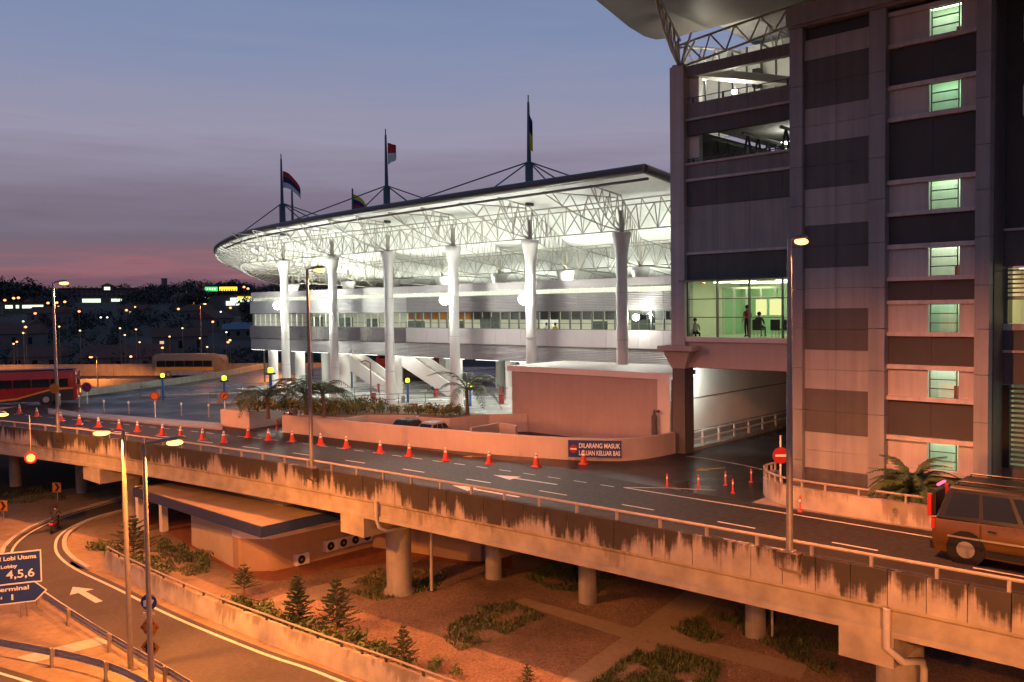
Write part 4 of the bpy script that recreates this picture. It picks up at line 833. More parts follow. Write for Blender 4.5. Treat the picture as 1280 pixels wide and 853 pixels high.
# ================================================================== WALLS AND BOXED BUS ENTRY
HB = 1.2
LW = thing('plaster_wall', 'long low salmon plaster wall curving in to the bus exit', 'wall', (33, 51.4, 0))
wl_pts = smooth_poly([(32.45, 52.0), (33.6, 43), (34.9, 35.4), (36.0, 31.2), (36.9, 28.9), (37.9, 27.4), (39.2, 26.65), (40.8, 26.35), (41.9, 26.3)], 5)
cut = [0, 12, len(wl_pts)-1]
jn = [(0, 8), (8, 17), (17, len(wl_pts)-1)]
for a, b in jn: m = MB(); wall_run(m, wl_pts[a:b+1], .22, -.02, HB, 1); m.build('wall_section', 'plaster', LW)
# planter with returns
pa = gz(276, 532); pb = gz(312, 536.5)
PLN = thing('planter', 'salmon plaster planter box at the end of the paved strip', 'planter', (pa.x, pa.y, 0))
m = MB(); m.prism([(pa.x, pa.y), (pb.x, pb.y), (pb.x+4.5, pb.y+.8), (pa.x+4.6, pa.y+.9)], -.02, HB); m.build('box', 'plaster', PLN)
m = MB(); m.prism([(pa.x+.15, pa.y-.1), (pb.x+.15, pb.y+.15), (pb.x+4.3, pb.y+.95), (pa.x+4.4, pa.y+.7)], HB, HB+.03); m.build('soil', 'soil', PLN)
PL2 = thing('planter', 'wide salmon plaster planter behind the wall, filled with shrubs', 'planter', (34.5, 50, 0))
q = px2([(352, 518.5), (435, 523.5), (460, 518.5)], HB); q2 = [(41.5, 43.6), (41.5, 57.5), (37.2, 56.6)]
m = MB(); m.prism([(33.3, 50.9), (34.0, 46.9), q[2], (38.9, 43.0), (41.5, 43.4), (41.5, 57.5), (36.6, 56.4)], -.02, HB-.02); m.build('box', 'plaster', PL2)
m = MB(); m.prism([(33.6, 50.7), (34.3, 47.2), (q[2][0]+.1, q[2][1]+.2), (38.8, 43.3), (41.2, 43.7), (41.2, 57.2), (36.7, 56.2)], HB-.02, HB+.02); m.build('soil', 'soil', PL2)
c1, c2, c3 = [gz(a, b, HB) for a, b in ((562, 523.5), (611.5, 518), (520, 521.5))]
PL3 = thing('planter', 'salmon plaster planter with a single palm beside the boxed bus wall', 'planter', (c1.x, c1.y, 0))
m = MB(); m.prism([(c3.x, c3.y), (c1.x, c1.y), (c2.x, c2.y), (c2.x-.3, c2.y+4.5), (c3.x+1.5, c3.y+1.6)], -.02, HB); m.build('box', 'plaster', PL3)
m = MB(); m.prism([(c3.x+.2, c3.y), (c1.x, c1.y+.2), (c2.x-.2, c2.y+.1), (c2.x-.4, c2.y+4.2), (c3.x+1.5, c3.y+1.4)], HB, HB+.03); m.build('soil', 'soil', PL3)
IW = thing('ramp_wall', 'low inner plaster wall stepping up to the boxed bus wall', 'wall', (40, 37, 0))
c = [gz(a, b, .95) for a, b in ((590, 535), (624, 529), (644, 532))]
for a, b in zip(c, c[1:]): m = MB(); wall_run(m, [(a.x, a.y), (b.x, b.y)], .2, -.02, .95, 1); m.build('wall_section', 'plaster', IW)
m = MB(); wall_run(m, [(c2.x, c2.y), (43.0, 38.6)], .2, -.02, HB, 1); m.build('wall_section', 'plaster', IW)
BX = thing('boxed_wall', 'big blank salmon wall with pale frame along top and one side', 'wall', (43, 34, 0))
MB().box(43.05, 49, 27.6, 40.05, -.02, 4.05).build('wall', 'plaster_box', BX)
MB().box(42.9, 49.1, 27.3, 40.35, 4.05, 4.42).build('top_frame', 'plaster_trim', BX); MB().box(42.9, 43.05, 27.3, 28.15, -.02, 4.05).build('side_frame', 'plaster_trim', BX)
# hydrant cabinet and hydrants in the recess between the planters
p = gz(345, 538); t = thing('hydrant_cabinet', 'red metal hose cabinet in the gap between plaster walls', 'cabinet', (p.x+1.2, p.y+.6, 0))
x, y = p.x+1.2, p.y+.6; MB().box(x, x+.35, y-.33, y+.33, 0, 1.05).build('body', 'sign_red', t, bevel=.02); MB().box(x-.02, x-.001, y-.28, y+.28, .5, .98).build('door', 'booth_red', t); MB().box(x-.03, x-.021, y-.2, y+.2, .62, .7).build('label_plate', 'sign_white', t)
for px, py, nm in ((342, 538, 'short rust-brown hydrant standing beside the red cabinet'), (353, 538.5, 'thin tee-topped standpipe against the end of the plaster wall')):
    p = gz(px+4, py); t = thing('hydrant', nm, 'hydrant', p); MB().lathe(p, [(.10, 0), (.10, .08), (.065, .1), (.065, .62), (.09, .64), (.09, .74), (.03, .84)], 10).build('barrel', 'booth_red' if px < 350 else 'steel_dull', t, True)
    MB().tube((p.x, p.y-.17, .52), (p.x, p.y+.17, .52), .045).build('outlet', 'steel_dull', t)
p = gx(818, 540, 42.6); t = thing('standpipe', 'dark standpipe with a bent top against the salmon wall', 'standpipe', (p.x, p.y, 0)); MB().lathe((p.x, p.y, 0), [(.17, -.01), (.17, 1.9), (.1, 2.0)], 10).build('barrel', 'panel_dark', t); MB().path([(p.x, p.y, 1.95), (p.x, p.y, 2.2), (p.x-.05, p.y-.35, 2.2)], .09, 8).build('spout', 'panel_dark', t)
# kerb barrier on the right side of the road, curving to the no-entry sign
BR = thing('concrete_barrier', 'weathered concrete barrier with a handrail before the tower base', 'barrier', (33.6, 12, 0))
bp = smooth_poly([(36.9, 17.9), (35.9, 17.9), (34.9, 17.35), (34.1, 16.4), (33.75, 15.2), (33.7, 12), (33.7, 6), (33.7, -6), (33.7, -25)], 5)
for i in range(0, len(bp)-1, 3):
    m = MB(); seg = bp[i:i+4]; wall_run(m, seg, .3, -.02, .82, 1); m.build('barrier_panel', 'barrier_concrete', BR)
MB().path([(x+.12, y, 1.12) for x, y in bp], .05, 6).build('handrail', 'metal_rail', BR)
for i in range(0, len(bp), 2): x, y = bp[i]; MB().box(x+.08, x+.16, y-.04, y+.04, .78, 1.1).build('rail_post', 'metal_rail', BR)
m = MB(); m.sheet([(34.0, -25), (37.5, -25), (37.5, 17.3), (36, 17.3), (34.3, 16)], .22); structure(m.build('planting_bed', 'soil'))
# no entry sign for buses
p = gx(711, 558, 36.6); 
def on_wall(px): 
    r = ray(px, 560); best = min(range(len(wl_pts)-1), key=lambda i: abs((wl_pts[i][0]+wl_pts[i+1][0])/2*r.y-(wl_pts[i][1]+wl_pts[i+1][1])/2*r.x)); return best
A, B = gz(711, 569.5, .18), gz(773, 574, .18)
ia = on_wall(711); w0 = Vector((*wl_pts[ia], 0)); A3 = Vector((36.05, 30.55, 0)); 
e0 = min(wl_pts, key=lambda q: abs(math.atan2(q[0], q[1])-math.atan2(ray(711, 558).x, ray(711, 558).y))); e1 = min(wl_pts, key=lambda q: abs(math.atan2(q[0], q[1])-math.atan2(ray(773, 558).x, ray(773, 558).y)))
E0, E1 = Vector((e0[0]-.30, e0[1]-.1, 0)), Vector((e1[0]-.12, e1[1]-.30, 0))
rt = (E1-E0).normalized(); wdt = (E1-E0).length; nrm = rt.cross(Vector((0, 0, 1)))
S = thing('wall_sign', 'navy no-entry sign for buses fixed on the salmon wall', 'sign', (E0.x, E0.y, .18))
zb_, zt_ = .2, 1.13
P = lambda a, z, d=0: E0+rt*a+Vector((0, 0, z))+nrm*d
MB().hexa([P(0, zb_), P(wdt, zb_), P(wdt, zb_, -.04), P(0, zb_, -.04), P(0, zt_), P(wdt, zt_), P(wdt, zt_, -.04), P(0, zt_, -.04)]).build('panel', 'sign_blue', S)
MB().disc(P(wdt*.1, (zb_+zt_)/2, .012), wdt*.075, nrm, .02).build('roundel', 'sign_red', S)
MB().hexa([P(wdt*.04, .61, .026), P(wdt*.16, .61, .026), P(wdt*.16, .61, .024), P(wdt*.04, .61, .024), P(wdt*.04, .70, .026), P(wdt*.16, .70, .026), P(wdt*.16, .70, .024), P(wdt*.04, .70, .024)]).build('bar', 'sign_white', S)
text('DILARANG MASUK', S, 'sign_white', P(wdt*.2, .72, .012), rt, (0, 0, 1), .26, width=wdt*.77, bold=.008)
text('LALUAN KELUAR BAS', S, 'sign_white', P(wdt*.2, .32, .012), rt, (0, 0, 1), .26, width=wdt*.77, bold=.008)
# ================================================================== LOW BUILDING UNDER THE VIADUCT
LB = thing('service_building', 'low cream service building with a flat navy-edged canopy under the viaduct', 'building', (24, 42, GZ))
ct0, ct1 = -2.62, -2.12
MB().box(22.0, 36, 37.3, 51.5, ct0+.05, ct1-.02).build('canopy_slab', 'low_roof', LB)
MB().box(21.9, 22.0, 37.2, 51.6, ct0, ct1+.03).build('canopy_fascia', 'fascia_blue', LB); MB().box(22.0, 36, 37.2, 37.3, ct0, ct1+.03).build('canopy_fascia', 'fascia_blue', LB); MB().box(22.0, 36, 51.5, 51.6, ct0, ct1+.03).build('canopy_fascia', 'fascia_blue', LB)
MB().box(25.2, 34, 40.5, 50, ct1-.02, -1.3).build('roof_upstand', 'low_wall', LB)
for i in range(9): MB().box(25.15, 25.199, 41+i*.5, 41.25+i*.5, -1.75, -1.6).build('vent_slot', 'sign_black', LB)
corner = [(24.2, 48.6), (23.55, 42.6), (23.6, 41.9), (23.95, 41.2), (24.5, 40.7), (25.3, 40.45), (33.6, 40.2)]
cs = smooth_poly(corner, 5)
def wband(nm, mt, z0, z1, pts, t=.2): m = MB(); wall_run(m, pts, t, z0, z1, -1); return m.build(nm, mt, LB)
fr_pts = [(24.2-.65*i/4/1, 48.6-6.0*i/4) for i in range(5)]
for a, b in zip(fr_pts, fr_pts[1:]):
    dx, dy = (b[0]-a[0])*.01, (b[1]-a[1])*.01; wband('wall_panel', 'low_wall', GZ+.75, ct0+.04, [(a[0]+dx, a[1]+dy), (b[0]-dx, b[1]-dy)])
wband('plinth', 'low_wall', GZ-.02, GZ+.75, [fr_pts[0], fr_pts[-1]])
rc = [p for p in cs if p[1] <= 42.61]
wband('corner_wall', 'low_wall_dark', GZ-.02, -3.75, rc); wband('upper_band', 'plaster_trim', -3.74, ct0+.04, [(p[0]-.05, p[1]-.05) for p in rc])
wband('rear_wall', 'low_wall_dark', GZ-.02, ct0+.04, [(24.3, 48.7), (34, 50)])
for px in (176, 205): 
    p = gz(px, 664, GZ); MB().box(p.x-.2, p.x+.2, p.y-.2, p.y+.2, GZ-.02, ct0+.04).build('canopy_post', 'plaster_trim', LB)
# a second low block further under the deck, with a dark window
w2 = smooth_poly([(31.0, 40.0), (31.8, 37.3), (32.4, 34.6), (32.9, 33.4), (33.9, 32.9), (37, 32.7)], 4)
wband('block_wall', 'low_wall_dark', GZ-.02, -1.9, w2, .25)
wc = Vector((31.95, 36.2, 0)); MB().box(31.84, 31.99, 35.3, 36.9, -3.9, -2.7).build('dark_window', 'black_glass', LB)
# air conditioner condensers standing along the wall
def condenser(x, y, z, lab):
    t = thing('condenser_unit', lab, 'air conditioner', (x, y, z), 'condenser units along the cream wall')
    MB().box(x-.42, x+.42, y-.3, y-.0, z, z+.62).build('casing', 'plaster_trim', t, bevel=.02); MB().disc((x-.1, y-.31, z+.31), .23, (0, -1, 0), .03).build('fan_grille', 'sign_black', t); MB().disc((x-.1, y-.33, z+.31), .07, (0, -1, 0), .02).build('fan_hub', 'steel_dull', t)
    MB().box(x-.4, x-.34, y-.29, y-.02, z-.06, z).build('foot', 'steel_dull', t); MB().box(x+.34, x+.4, y-.29, y-.02, z-.06, z).build('foot', 'steel_dull', t)
    MB().path([(x+.3, y+.02, z+.55), (x+.3, y+.08, z+.7), (x+.3, y+.08, ct0)], .04, 6).build('pipe', 'pale_concrete', t)
p = gz(375, 706, GZ); condenser(p.x, 40.25, GZ+.06, 'cream condenser unit standing alone near the rounded wall corner')
for k, px in enumerate((411, 427, 442, 457)): p = gy(px, 690, 40.25); condenser(p.x, 40.2, GZ+.4, ('first', 'second', 'third', 'fourth')[k]+' cream condenser unit from the rounded wall corner in the row of four')

# ================================================================== LOWER BARRIER, GUARDRAILS
LBAR = thing('concrete_barrier', 'long cream concrete barrier with a low rail along the slip road', 'barrier', (18.6, 36, GZ))
lb = smooth_poly([(18.75, 48.3), (18.55, 44), (18.55, 38), (18.8, 33), (19.15, 28), (19.5, 24), (19.9, 16), (20.0, 5), (20.0, -20)], 6)
for i in range(0, len(lb)-1, 2):
    m = MB(); seg = lb[i:i+3]; n = len(seg); q = offset(seg, .42); q1 = offset(seg, .13); q2 = offset(seg, .33)
    for k in range(n-1):
        a, b = seg[k], seg[k+1]; e = .006
        m.hexa([(*a, GZ-.02), (*b, GZ-.02), (*q[k+1], GZ-.02), (*q[k], GZ-.02), (*q1[k], GZ+.85), (*q1[k+1], GZ+.85), (*q2[k+1], GZ+.85), (*q2[k], GZ+.85)])
    m.build('barrier_panel', 'low_barrier_concrete', LBAR)
MB().path([(x+.24, y, GZ+1.05) for x, y in lb], .045, 6).build('handrail', 'metal_rail', LBAR)
for i in range(1, len(lb), 2): x, y = lb[i]; MB().box(x+.2, x+.28, y-.04, y+.04, GZ+.84, GZ+1.04).build('rail_post', 'dark_rail', LBAR)
def guardrail(pts, lab, blocks=True):
    t = thing('guardrail', lab, 'guardrail', (pts[0][0], pts[0][1], GZ)); sm = smooth_poly(pts, 8)
    m = MB(); prof = [(.0, .42), (.05, .48), (.0, .56), (.05, .64), (.0, .72)]
    L_ = [[(x+a, y, GZ+b) for x, y in sm] for a, b in prof]
    for A_, B_ in zip(L_, L_[1:]):
        n = len(A_); m.add(A_+B_, [(i, i+1, n+i+1, n+i) for i in range(n-1)])
    o = m.build('beam', 'metal_rail', t); so = o.modifiers.new('thick', 'SOLIDIFY'); so.thickness = .02
    for i in range(0, len(sm), 6):
        x, y = sm[i]; MB().box(x-.15, x-.05, y-.06, y+.06, GZ-.02, GZ+.78).build('post', 'steel_pole', t); MB().box(x-.05, x-.0, y-.08, y+.08, GZ+.42, GZ+.72).build('spacer_block', 'steel_pole', t)
guardrail([(14.35, 48.0), (14.2, 43), (14.15, 37.5), (14.2, 31), (14.2, 26)], 'steel guardrail on the verge side of the slip road')
guardrail([(9.6, 42), (11.2, 38.2), (12.7, 34), (13.2, 30), (13.2, 20)], 'steel guardrail along the service road at the verge foot')
# ================================================================== SIGNS
def board(name, lab, cat, c, right, wd, ht, mt, pole_to=None, t=.03, extra=None, group=None, poles=((0, 0),)):
    c = Vector(c); right = Vector((right[0], right[1], 0)).normalized(); n = right.cross(Vector((0, 0, 1)))
    T = thing(name, lab, cat, (c.x, c.y, pole_to if pole_to is not None else c.z), group)
    P = lambda a, b, d=0: c+right*a+Vector((0, 0, b))+n*d
    MB().hexa([P(-wd/2, -ht/2, 0), P(wd/2, -ht/2, 0), P(wd/2, -ht/2, -t), P(-wd/2, -ht/2, -t), P(-wd/2, ht/2, 0), P(wd/2, ht/2, 0), P(wd/2, ht/2, -t), P(-wd/2, ht/2, -t)]).build('panel', mt, T)
    for a, b in poles:
        if pole_to is not None: q = P(a, 0, -t-.05); MB().tube((q.x, q.y, pole_to), (q.x, q.y, c.z+ht/2-.05), .045, n=8).build('post', 'steel_pole', T)
    return T, P, right, n
# blue direction boards on the verge
A, B = gz(52, 692, -2.4), gz(-45, 712, -2.4)
rt = Vector((A.x-B.x, A.y-B.y, 0)); rt = Vector((.80, -.60, 0))
p = gx(25, 710, 13.0); c0 = Vector((gd(52, 707, 44.6)))
def dirboard(cpx, cpy, dist, wd, ht, lab, point, lines):
    rc_ = gd(cpx, cpy, dist); right = Vector((.985, -.17, 0)).normalized(); right = Vector((CY, -SY, 0)); right = (right+Vector((SY, CY, 0))*.38).normalized(); c = rc_-right*wd/2
    T, P, r_, n = board('direction_sign', lab, 'sign', c, right, wd, ht, 'sign_white', GZ, poles=((-wd*.3, 0), (wd*.33, 0)))
    e = .055
    if point: m = MB(); pts = [(-wd/2+e, -ht/2+e), (wd/2-.02, -ht/2+e), (wd/2+.42, 0), (wd/2-.02, ht/2-e), (-wd/2+e, ht/2-e)]; pw = [(-wd/2, -ht/2), (wd/2, -ht/2), (wd/2+.5, 0), (wd/2, ht/2), (-wd/2, ht/2)]
    else: m = MB(); pts = [(-wd/2+e, -ht/2+e), (wd/2-e, -ht/2+e), (wd/2-e, ht/2-e), (-wd/2+e, ht/2-e)]; pw = None
    if pw: mm = MB(); mm.add([P(a, b, .001) for a, b in pw], [tuple(range(len(pw)))]); mm.build('border', 'sign_white', T)
    m.add([P(a, b, .006) for a, b in pts], [tuple(range(len(pts)))]); m.build('face', 'sign_blue', T)
    for body, fx, fy, hh, ww in lines:
        text(body, T, 'sign_white', P(wd/2-fx-ww, ht/2-fy-hh, .010), r_, (0, 0, 1), hh, width=ww, depth=.003, bold=.006)
dirboard(52, 707, 45, 4.0, 1.5, 'large blue direction board for the lobby and levels beside the slip road', False, [('Terminal Lobi Utama', .2, .17, .19, 2.45), ('Main Lobby', 1.0, .56, .15, 1.25), ('Aras', 1.75, .86, .22, .75), ('4,5,6', .3, .82, .38, 1.15), ('Level', 1.75, 1.18, .13, .5)])
dirboard(44, 739, 45, 3.6, .95, 'blue arrow-ended terminal board under the larger direction board', True, [('asan Terminal', .25, .14, .2, 2.2), ('Level', 1.35, .56, .12, .5), ('1', 1.0, .5, .26, .075)])
# chevron boards on the bend
for px, py, lab in ((71.5, 613, 'yellow chevron board on the bend beside the viaduct pier'), (4, 638, 'yellow chevron board on the outer kerb of the bend')):
    d = gz(px, py+14, GZ); right = Vector((CY, -SY, 0)); T, P, r_, n = board('chevron_board', lab, 'sign', (d.x, d.y, GZ+1.05), right, .62, .72, 'sign_orange', GZ)
    m = MB(); 
    for sgn in (1, -1): m.add([P(-.16, sgn*.30, .012), P(.02, sgn*.30, .012), P(.22, 0, .012), P(.04, 0, .012)], [(0, 1, 2, 3) if sgn < 0 else (3, 2, 1, 0)])
    m.build('chevron', 'sign_black', T)
# blue roundel and two amber diamonds on one post beside the lamp pole
p = gz(190, 858, GZ); p = Vector((14.35, 31.6, GZ)); right = Vector((CY, -SY, 0)); n = right.cross(Vector((0, 0, 1)))
q = gd(186, 753, math.hypot(14.2, 31.3)); 
T = thing('warning_post', 'slim post carrying a blue roundel above two amber diamond signs', 'sign', (q.x, q.y, GZ))
b = q-n*.06; MB().tube((b.x, b.y, GZ), (b.x, b.y, q.z+.25), .04, n=8).build('post', 'steel_pole', T)
MB().disc(q, .30, n, .03).build('roundel', 'sign_blue', T)
m = MB(); PP = lambda a, z, d=.02: q+right*a+Vector((0, 0, z))+n*d
m.add([PP(-.2, -.16), PP(-.08, -.16), PP(-.08, -.02), PP(.0, .0), PP(.0, .14), PP(-.2, .06)], [(0, 1, 2, 3, 4, 5)]); m.add([PP(0, -.06), PP(.14, -.06), PP(.2, .08), PP(.05, .16), PP(0, .14)], [(0, 1, 2, 3, 4)]); m.build('symbol', 'sign_white', T)
MB().hexa([PP(-.2, -.46), PP(.22, -.46), PP(.22, -.46, 0), PP(-.2, -.46, 0), PP(-.2, -.38), PP(.22, -.38), PP(.22, -.38, 0), PP(-.2, -.38, 0)]).build('plate', 'sign_white', T)
for zc, kind in ((-.96, 'dots'), (-1.72, 'arrows')):
    s2 = .50; MB().add([PP(-s2*.72, zc+.02, .0), PP(.06, zc-s2*.9, .0), PP(s2*.72, zc, .0), PP(-.02, zc+s2*.9, .0)], [(0, 1, 2, 3)]).build('diamond', 'sign_orange', T)
    if kind == 'dots':
        for i in range(3):
            for j in range(3): MB().disc(PP((i-1)*.15+(j-1)*.11-.0, zc+(i-1)*-.16*-1+(j-1)*-.17, .012), .05, n, .01, 10).build('dot', 'sign_red', T)
    else:
        for dx, sg in ((-.13, -1), (.13, 1)): MB().add([PP(dx-.04, zc+.18*sg, .012), PP(dx+.04, zc+.18*sg, .012), PP(dx+.04, zc, .012), PP(dx+.11, zc, .012), PP(dx, zc-.2*sg, .012), PP(dx-.11, zc, .012), PP(dx-.04, zc, .012)], [(0, 1, 2, 3, 4, 5, 6)]).build('arrow_mark', 'sign_black', T)
# round speed-limit plate hung on the viaduct fascia
p = gx(38.5, 572.5, PX(69)-.25); T = thing('round_sign', 'round red-rimmed sign hanging on the viaduct fascia', 'sign', p)
n0 = Vector((-.45, -.9, 0)); MB().disc(p, .36, n0, .04).build('rim', 'sign_red', T); MB().disc(p+n0.normalized()*.03, .25, n0, .02).build('face', 'sign_white', T); MB().tube(p+Vector((.03, .04, .4)), p+Vector((.03, .04, 2.6)), .03).build('hanger', 'steel_pole', T)
def round_sign(p, zc, r, lab, face, mark, ph=None, rim='sign_red', group=None):
    T = thing('round_sign', lab, 'sign', p, group); tc_ = Vector((p.x, p.y, zc)); nn = Vector((-SY, -CY, 0))
    MB().tube((p.x-nn.x*.05, p.y-nn.y*.05, p.z), (p.x-nn.x*.05, p.y-nn.y*.05, ph or zc+r*.6), .04, n=8).build('post', 'sign_white', T)
    MB().disc(tc_, r, nn, .03).build('rim', rim, T); f = None
    if face: MB().disc(tc_+nn*.025, r*.72, nn, .02).build('face', face, T)
    rr = Vector((CY, -SY, 0)); Q = lambda a, z: tc_+nn*.045+rr*a*r+Vector((0, 0, z*r))
    if mark == 'bar': MB().add([Q(-.68, -.14), Q(.68, -.14), Q(.68, .14), Q(-.68, .14)], [(0, 1, 2, 3)]).build('bar', 'sign_white', T)
    if mark == 'slash': MB().add([Q(-.6, .42), Q(-.42, .6), Q(.6, -.42), Q(.42, -.6)], [(3, 2, 1, 0)]).build('slash', 'sign_red', T)
    if mark == 'turn': MB().add([Q(-.3, -.5), Q(-.08, -.5), Q(-.08, .0), Q(.2, .18), Q(.12, -.05), Q(.6, .3), Q(.0, .5), Q(.1, .35), Q(-.3, .1)], [(0, 1, 2, 3, 4, 5, 6, 7, 8)]).build('arrow_mark', 'sign_black', T)
    return T
p = gz(977, 601, .8); p = Vector((34.75, 17.0, .8)); q = gd(976, 569.5, math.hypot(34.75, 17.0)); round_sign(q.xyz*Vector((1, 1, 0)) if False else Vector((q.x, q.y, .0)), q.z, .36, 'red no-entry roundel on a white post by the barrier end', None, 'bar', ph=q.z+.85)
p = gz(194, 522); round_sign(p, 8.5-(495.5-389)*p.xy.dot(Vector((SY, CY)))/FPX, .36, 'orange round sign on a post at the paved strip', 'sign_orange', 'none')
p = gz(281, 520); round_sign(p, 8.5-(495.5-388)*p.xy.dot(Vector((SY, CY)))/FPX, .36, 'red-rimmed round turn sign on the apron before the planter', 'sign_orange', 'turn')
p = gz(109, 505); round_sign(p, 8.5-(484-390)*p.xy.dot(Vector((SY, CY)))/FPX, .45, 'red no-stopping roundel standing behind the red bus', 'sign_blue', 'slash')
# give-way triangle and slim lamp column beside the ramp
p = gz(517, 528); zc = 8.5-(510.5-385)*p.xy.dot(Vector((SY, CY)))/FPX; T = thing('give_way_sign', 'red-rimmed give-way triangle on a post behind the low wall', 'sign', p)
nn = Vector((-SY, -CY, 0)); rr = Vector((CY, -SY, 0)); Q = lambda a, z, d: Vector((p.x, p.y, zc))+rr*a+Vector((0, 0, z))+nn*d
MB().tube((p.x, p.y, 0), (p.x, p.y, zc+.2), .035).build('post', 'sign_white', T); MB().add([Q(-.38, .3, .04), Q(0, -.36, .04), Q(.38, .3, .04)], [(0, 1, 2)]).build('rim', 'sign_red', T); MB().add([Q(-.2, .2, .05), Q(0, -.14, .05), Q(.2, .2, .05)], [(0, 1, 2)]).build('face', 'sign_white', T)
MB().add([Q(-.36, -.72, .04), Q(.36, -.72, .04), Q(.36, -.44, .04), Q(-.36, -.44, .04)], [(0, 1, 2, 3)]).build('plate', 'sign_orange', T)
p = gz(464.5, 527); T = thing('lamp_column', 'slim orange lit lamp column with a flat head by the shrubs', 'street lamp', p); zt2 = 8.5-(454-386)*p.xy.dot(Vector((SY, CY)))/FPX
MB().tube(p, (p.x, p.y, zt2), .05, n=8).build('pole', 'steel_pole', T); e = rr*-.75; MB().path([(p.x, p.y, zt2), (p.x+e.x*.5, p.y+e.y*.5, zt2+.15), (p.x+e.x, p.y+e.y, zt2+.05)], .05, 6).build('arm', 'sign_orange', T)
# ================================================================== CONES
C0 = proto('traffic_cone', 'orange traffic cone with white bands in the row along the lane', 'traffic cone', 'traffic cones along the lane')
MB().hexa([(-.25, -.25, 0), (.25, -.25, 0), (.25, .25, 0), (-.25, .25, 0), (-.22, -.22, .07), (.22, -.22, .07), (.22, .22, .07), (-.22, .22, .07)]).build('base', 'cone_orange', C0)
MB().lathe((0, 0, 0), [(.20, .065), (.175, .22), (.105, .50)], 16).build('body', 'cone_orange', C0, True); MB().lathe((0, 0, 0), [(.107, .50), (.083, .62)], 16).build('reflective_band', 'cone_white', C0, True); MB().lathe((0, 0, 0), [(.082, .62), (.07, .68)], 16).build('middle', 'cone_orange', C0, True)
MB().lathe((0, 0, 0), [(.070, .68), (.045, .80)], 16).build('reflective_tip', 'cone_white', C0, True)
cones = [(24, 517), (45, 521), (76, 527), (99, 531), (123, 534), (148, 537), (171, 540), (203, 543.5), (226, 546.5), (252, 550), (279, 553.5), (310, 547), (336, 550.5), (366, 552), (401, 556.5), (433, 560), (475, 566.5), (511, 570.5), (558, 575.5), (612, 580), (670, 583.5), (730, 580)]
# the row near the pavement is offset from the row by the wall
for k, (a, b) in enumerate(cones):
    o = C0 if k == 0 else copy_tree(C0); p = gz(a, b); place(o, (p.x+rnd.uniform(-.08, .08), p.y, .001), rnd.uniform(0, 1.5), rnd.uniform(.88, .96))
    if k == len(cones)-1: o['label'] = 'orange traffic cone standing alone in front of the navy sign'
D0 = proto('delineator_post', 'slim orange flexible post standing on the hatched road corner', 'bollard', 'orange posts at the passage mouth')
MB().lathe((0, 0, 0), [(.10, 0), (.10, .04), (.04, .06), (.04, .62), (.02, .66)], 10).build('stem', 'cone_orange', D0, True); MB().lathe((0, 0, 0), [(.042, .42), (.042, .52)], 10).build('reflective_band', 'cone_white', D0, True)
for k, (a, b) in enumerate(((834, 610), (873, 611.5), (907, 607), (916, 617), (939, 603), (1000, 640))):
    o = D0 if k == 0 else copy_tree(D0); p = gz(a, b); place(o, (p.x, p.y, .001))
B0 = proto('bollard', 'thin pale-topped bollard on the edge of the paved strip', 'bollard', 'bollards along the paved strip')
MB().lathe((0, 0, 0), [(.06, 0), (.06, .95), (.05, 1.0)], 10).build('stem', 'steel_dull', B0, True); MB().lathe((0, 0, 0), [(.075, .88), (.075, 1.04), (.04, 1.08)], 10).build('cap', 'sign_white', B0, True)
for k, (a, b) in enumerate(((130, 516), (161, 518), (227, 520), (261, 522), (75, 507), (99, 509), (194, 519))):
    o = B0 if k == 0 else copy_tree(B0); p = gz(a, b); place(o, (p.x, p.y, .0))
# ticket posts with yellow beacons
T0 = proto('ticket_post', 'blue ticket post with a glowing yellow beacon at a bus lane', 'ticket post', 'blue ticket posts at the bus lanes')
MB().box(-.13, .13, -.13, .13, 0, 2.35).build('post', 'post_blue', T0, bevel=.02); MB().box(-.45, .45, -.12, .12, 2.36, 2.52).build('arm', 'sign_black', T0); MB().lathe((0, 0, 0), [(.2, 2.53), (.24, 2.6), (.24, 2.95), (.16, 3.02)], 12).build('beacon', 'post_yellow', T0, True); MB().box(-.75, -.35, -.2, .2, 0, 1.0).build('machine', 'steel_dull', T0, bevel=.02)
for k, (px, yb, yt) in enumerate(((204, 497, 468), (281, 505, 471), (339, 500, 461), (440, 487, 461), (510, 505, 474), (541, 490, 463), (588, 510, 480))):
    o = T0 if k == 0 else copy_tree(T0); p = gz(px, yb); hpx = (yb-yt)/FPX*p.xy.dot(Vector((SY, CY))); place(o, (p.x, p.y, 0), YAW*-1+.2, hpx/2.9)
# kerbed bus-lane islands with thin rails
for k, (a, b, c_, d_) in enumerate(((175, 497, 330, 492), (262, 506, 420, 500), (430, 512, 640, 500), (380, 502, 560, 492))):
    p, q = gz(a, b), gz(c_, d_); dv = (q-p).normalized(); nv = Vector((-dv.y, dv.x, 0))*.7
    structure(MB().prism([(p.x, p.y), (q.x, q.y), (q.x+nv.x, q.y+nv.y), (p.x+nv.x, p.y+nv.y)], -.02, .15).build('lane_island', 'pavers'))
    T = thing('hand_railing', ('thin steel railing on the lane island behind the orange sign', 'thin steel railing on the lane island behind the turn sign', 'thin steel railing on the lane island beside the palm', 'thin steel railing on the lane island under the stairs')[k], 'railing', (p.x, p.y, .15)); c2_ = nv*.5; L_ = (q-p).length
    for z in (.6, 1.05): MB().tube((p.x+c2_.x, p.y+c2_.y, z), (q.x+c2_.x, q.y+c2_.y, z), .03, n=5).build('rail', 'frame_metal', T)
    for i in range(int(L_/2.4)+1): r_ = p+dv*min(L_, i*2.4)+c2_; MB().tube((r_.x, r_.y, .14), (r_.x, r_.y, 1.08), .03, n=5).build('post', 'frame_metal', T)
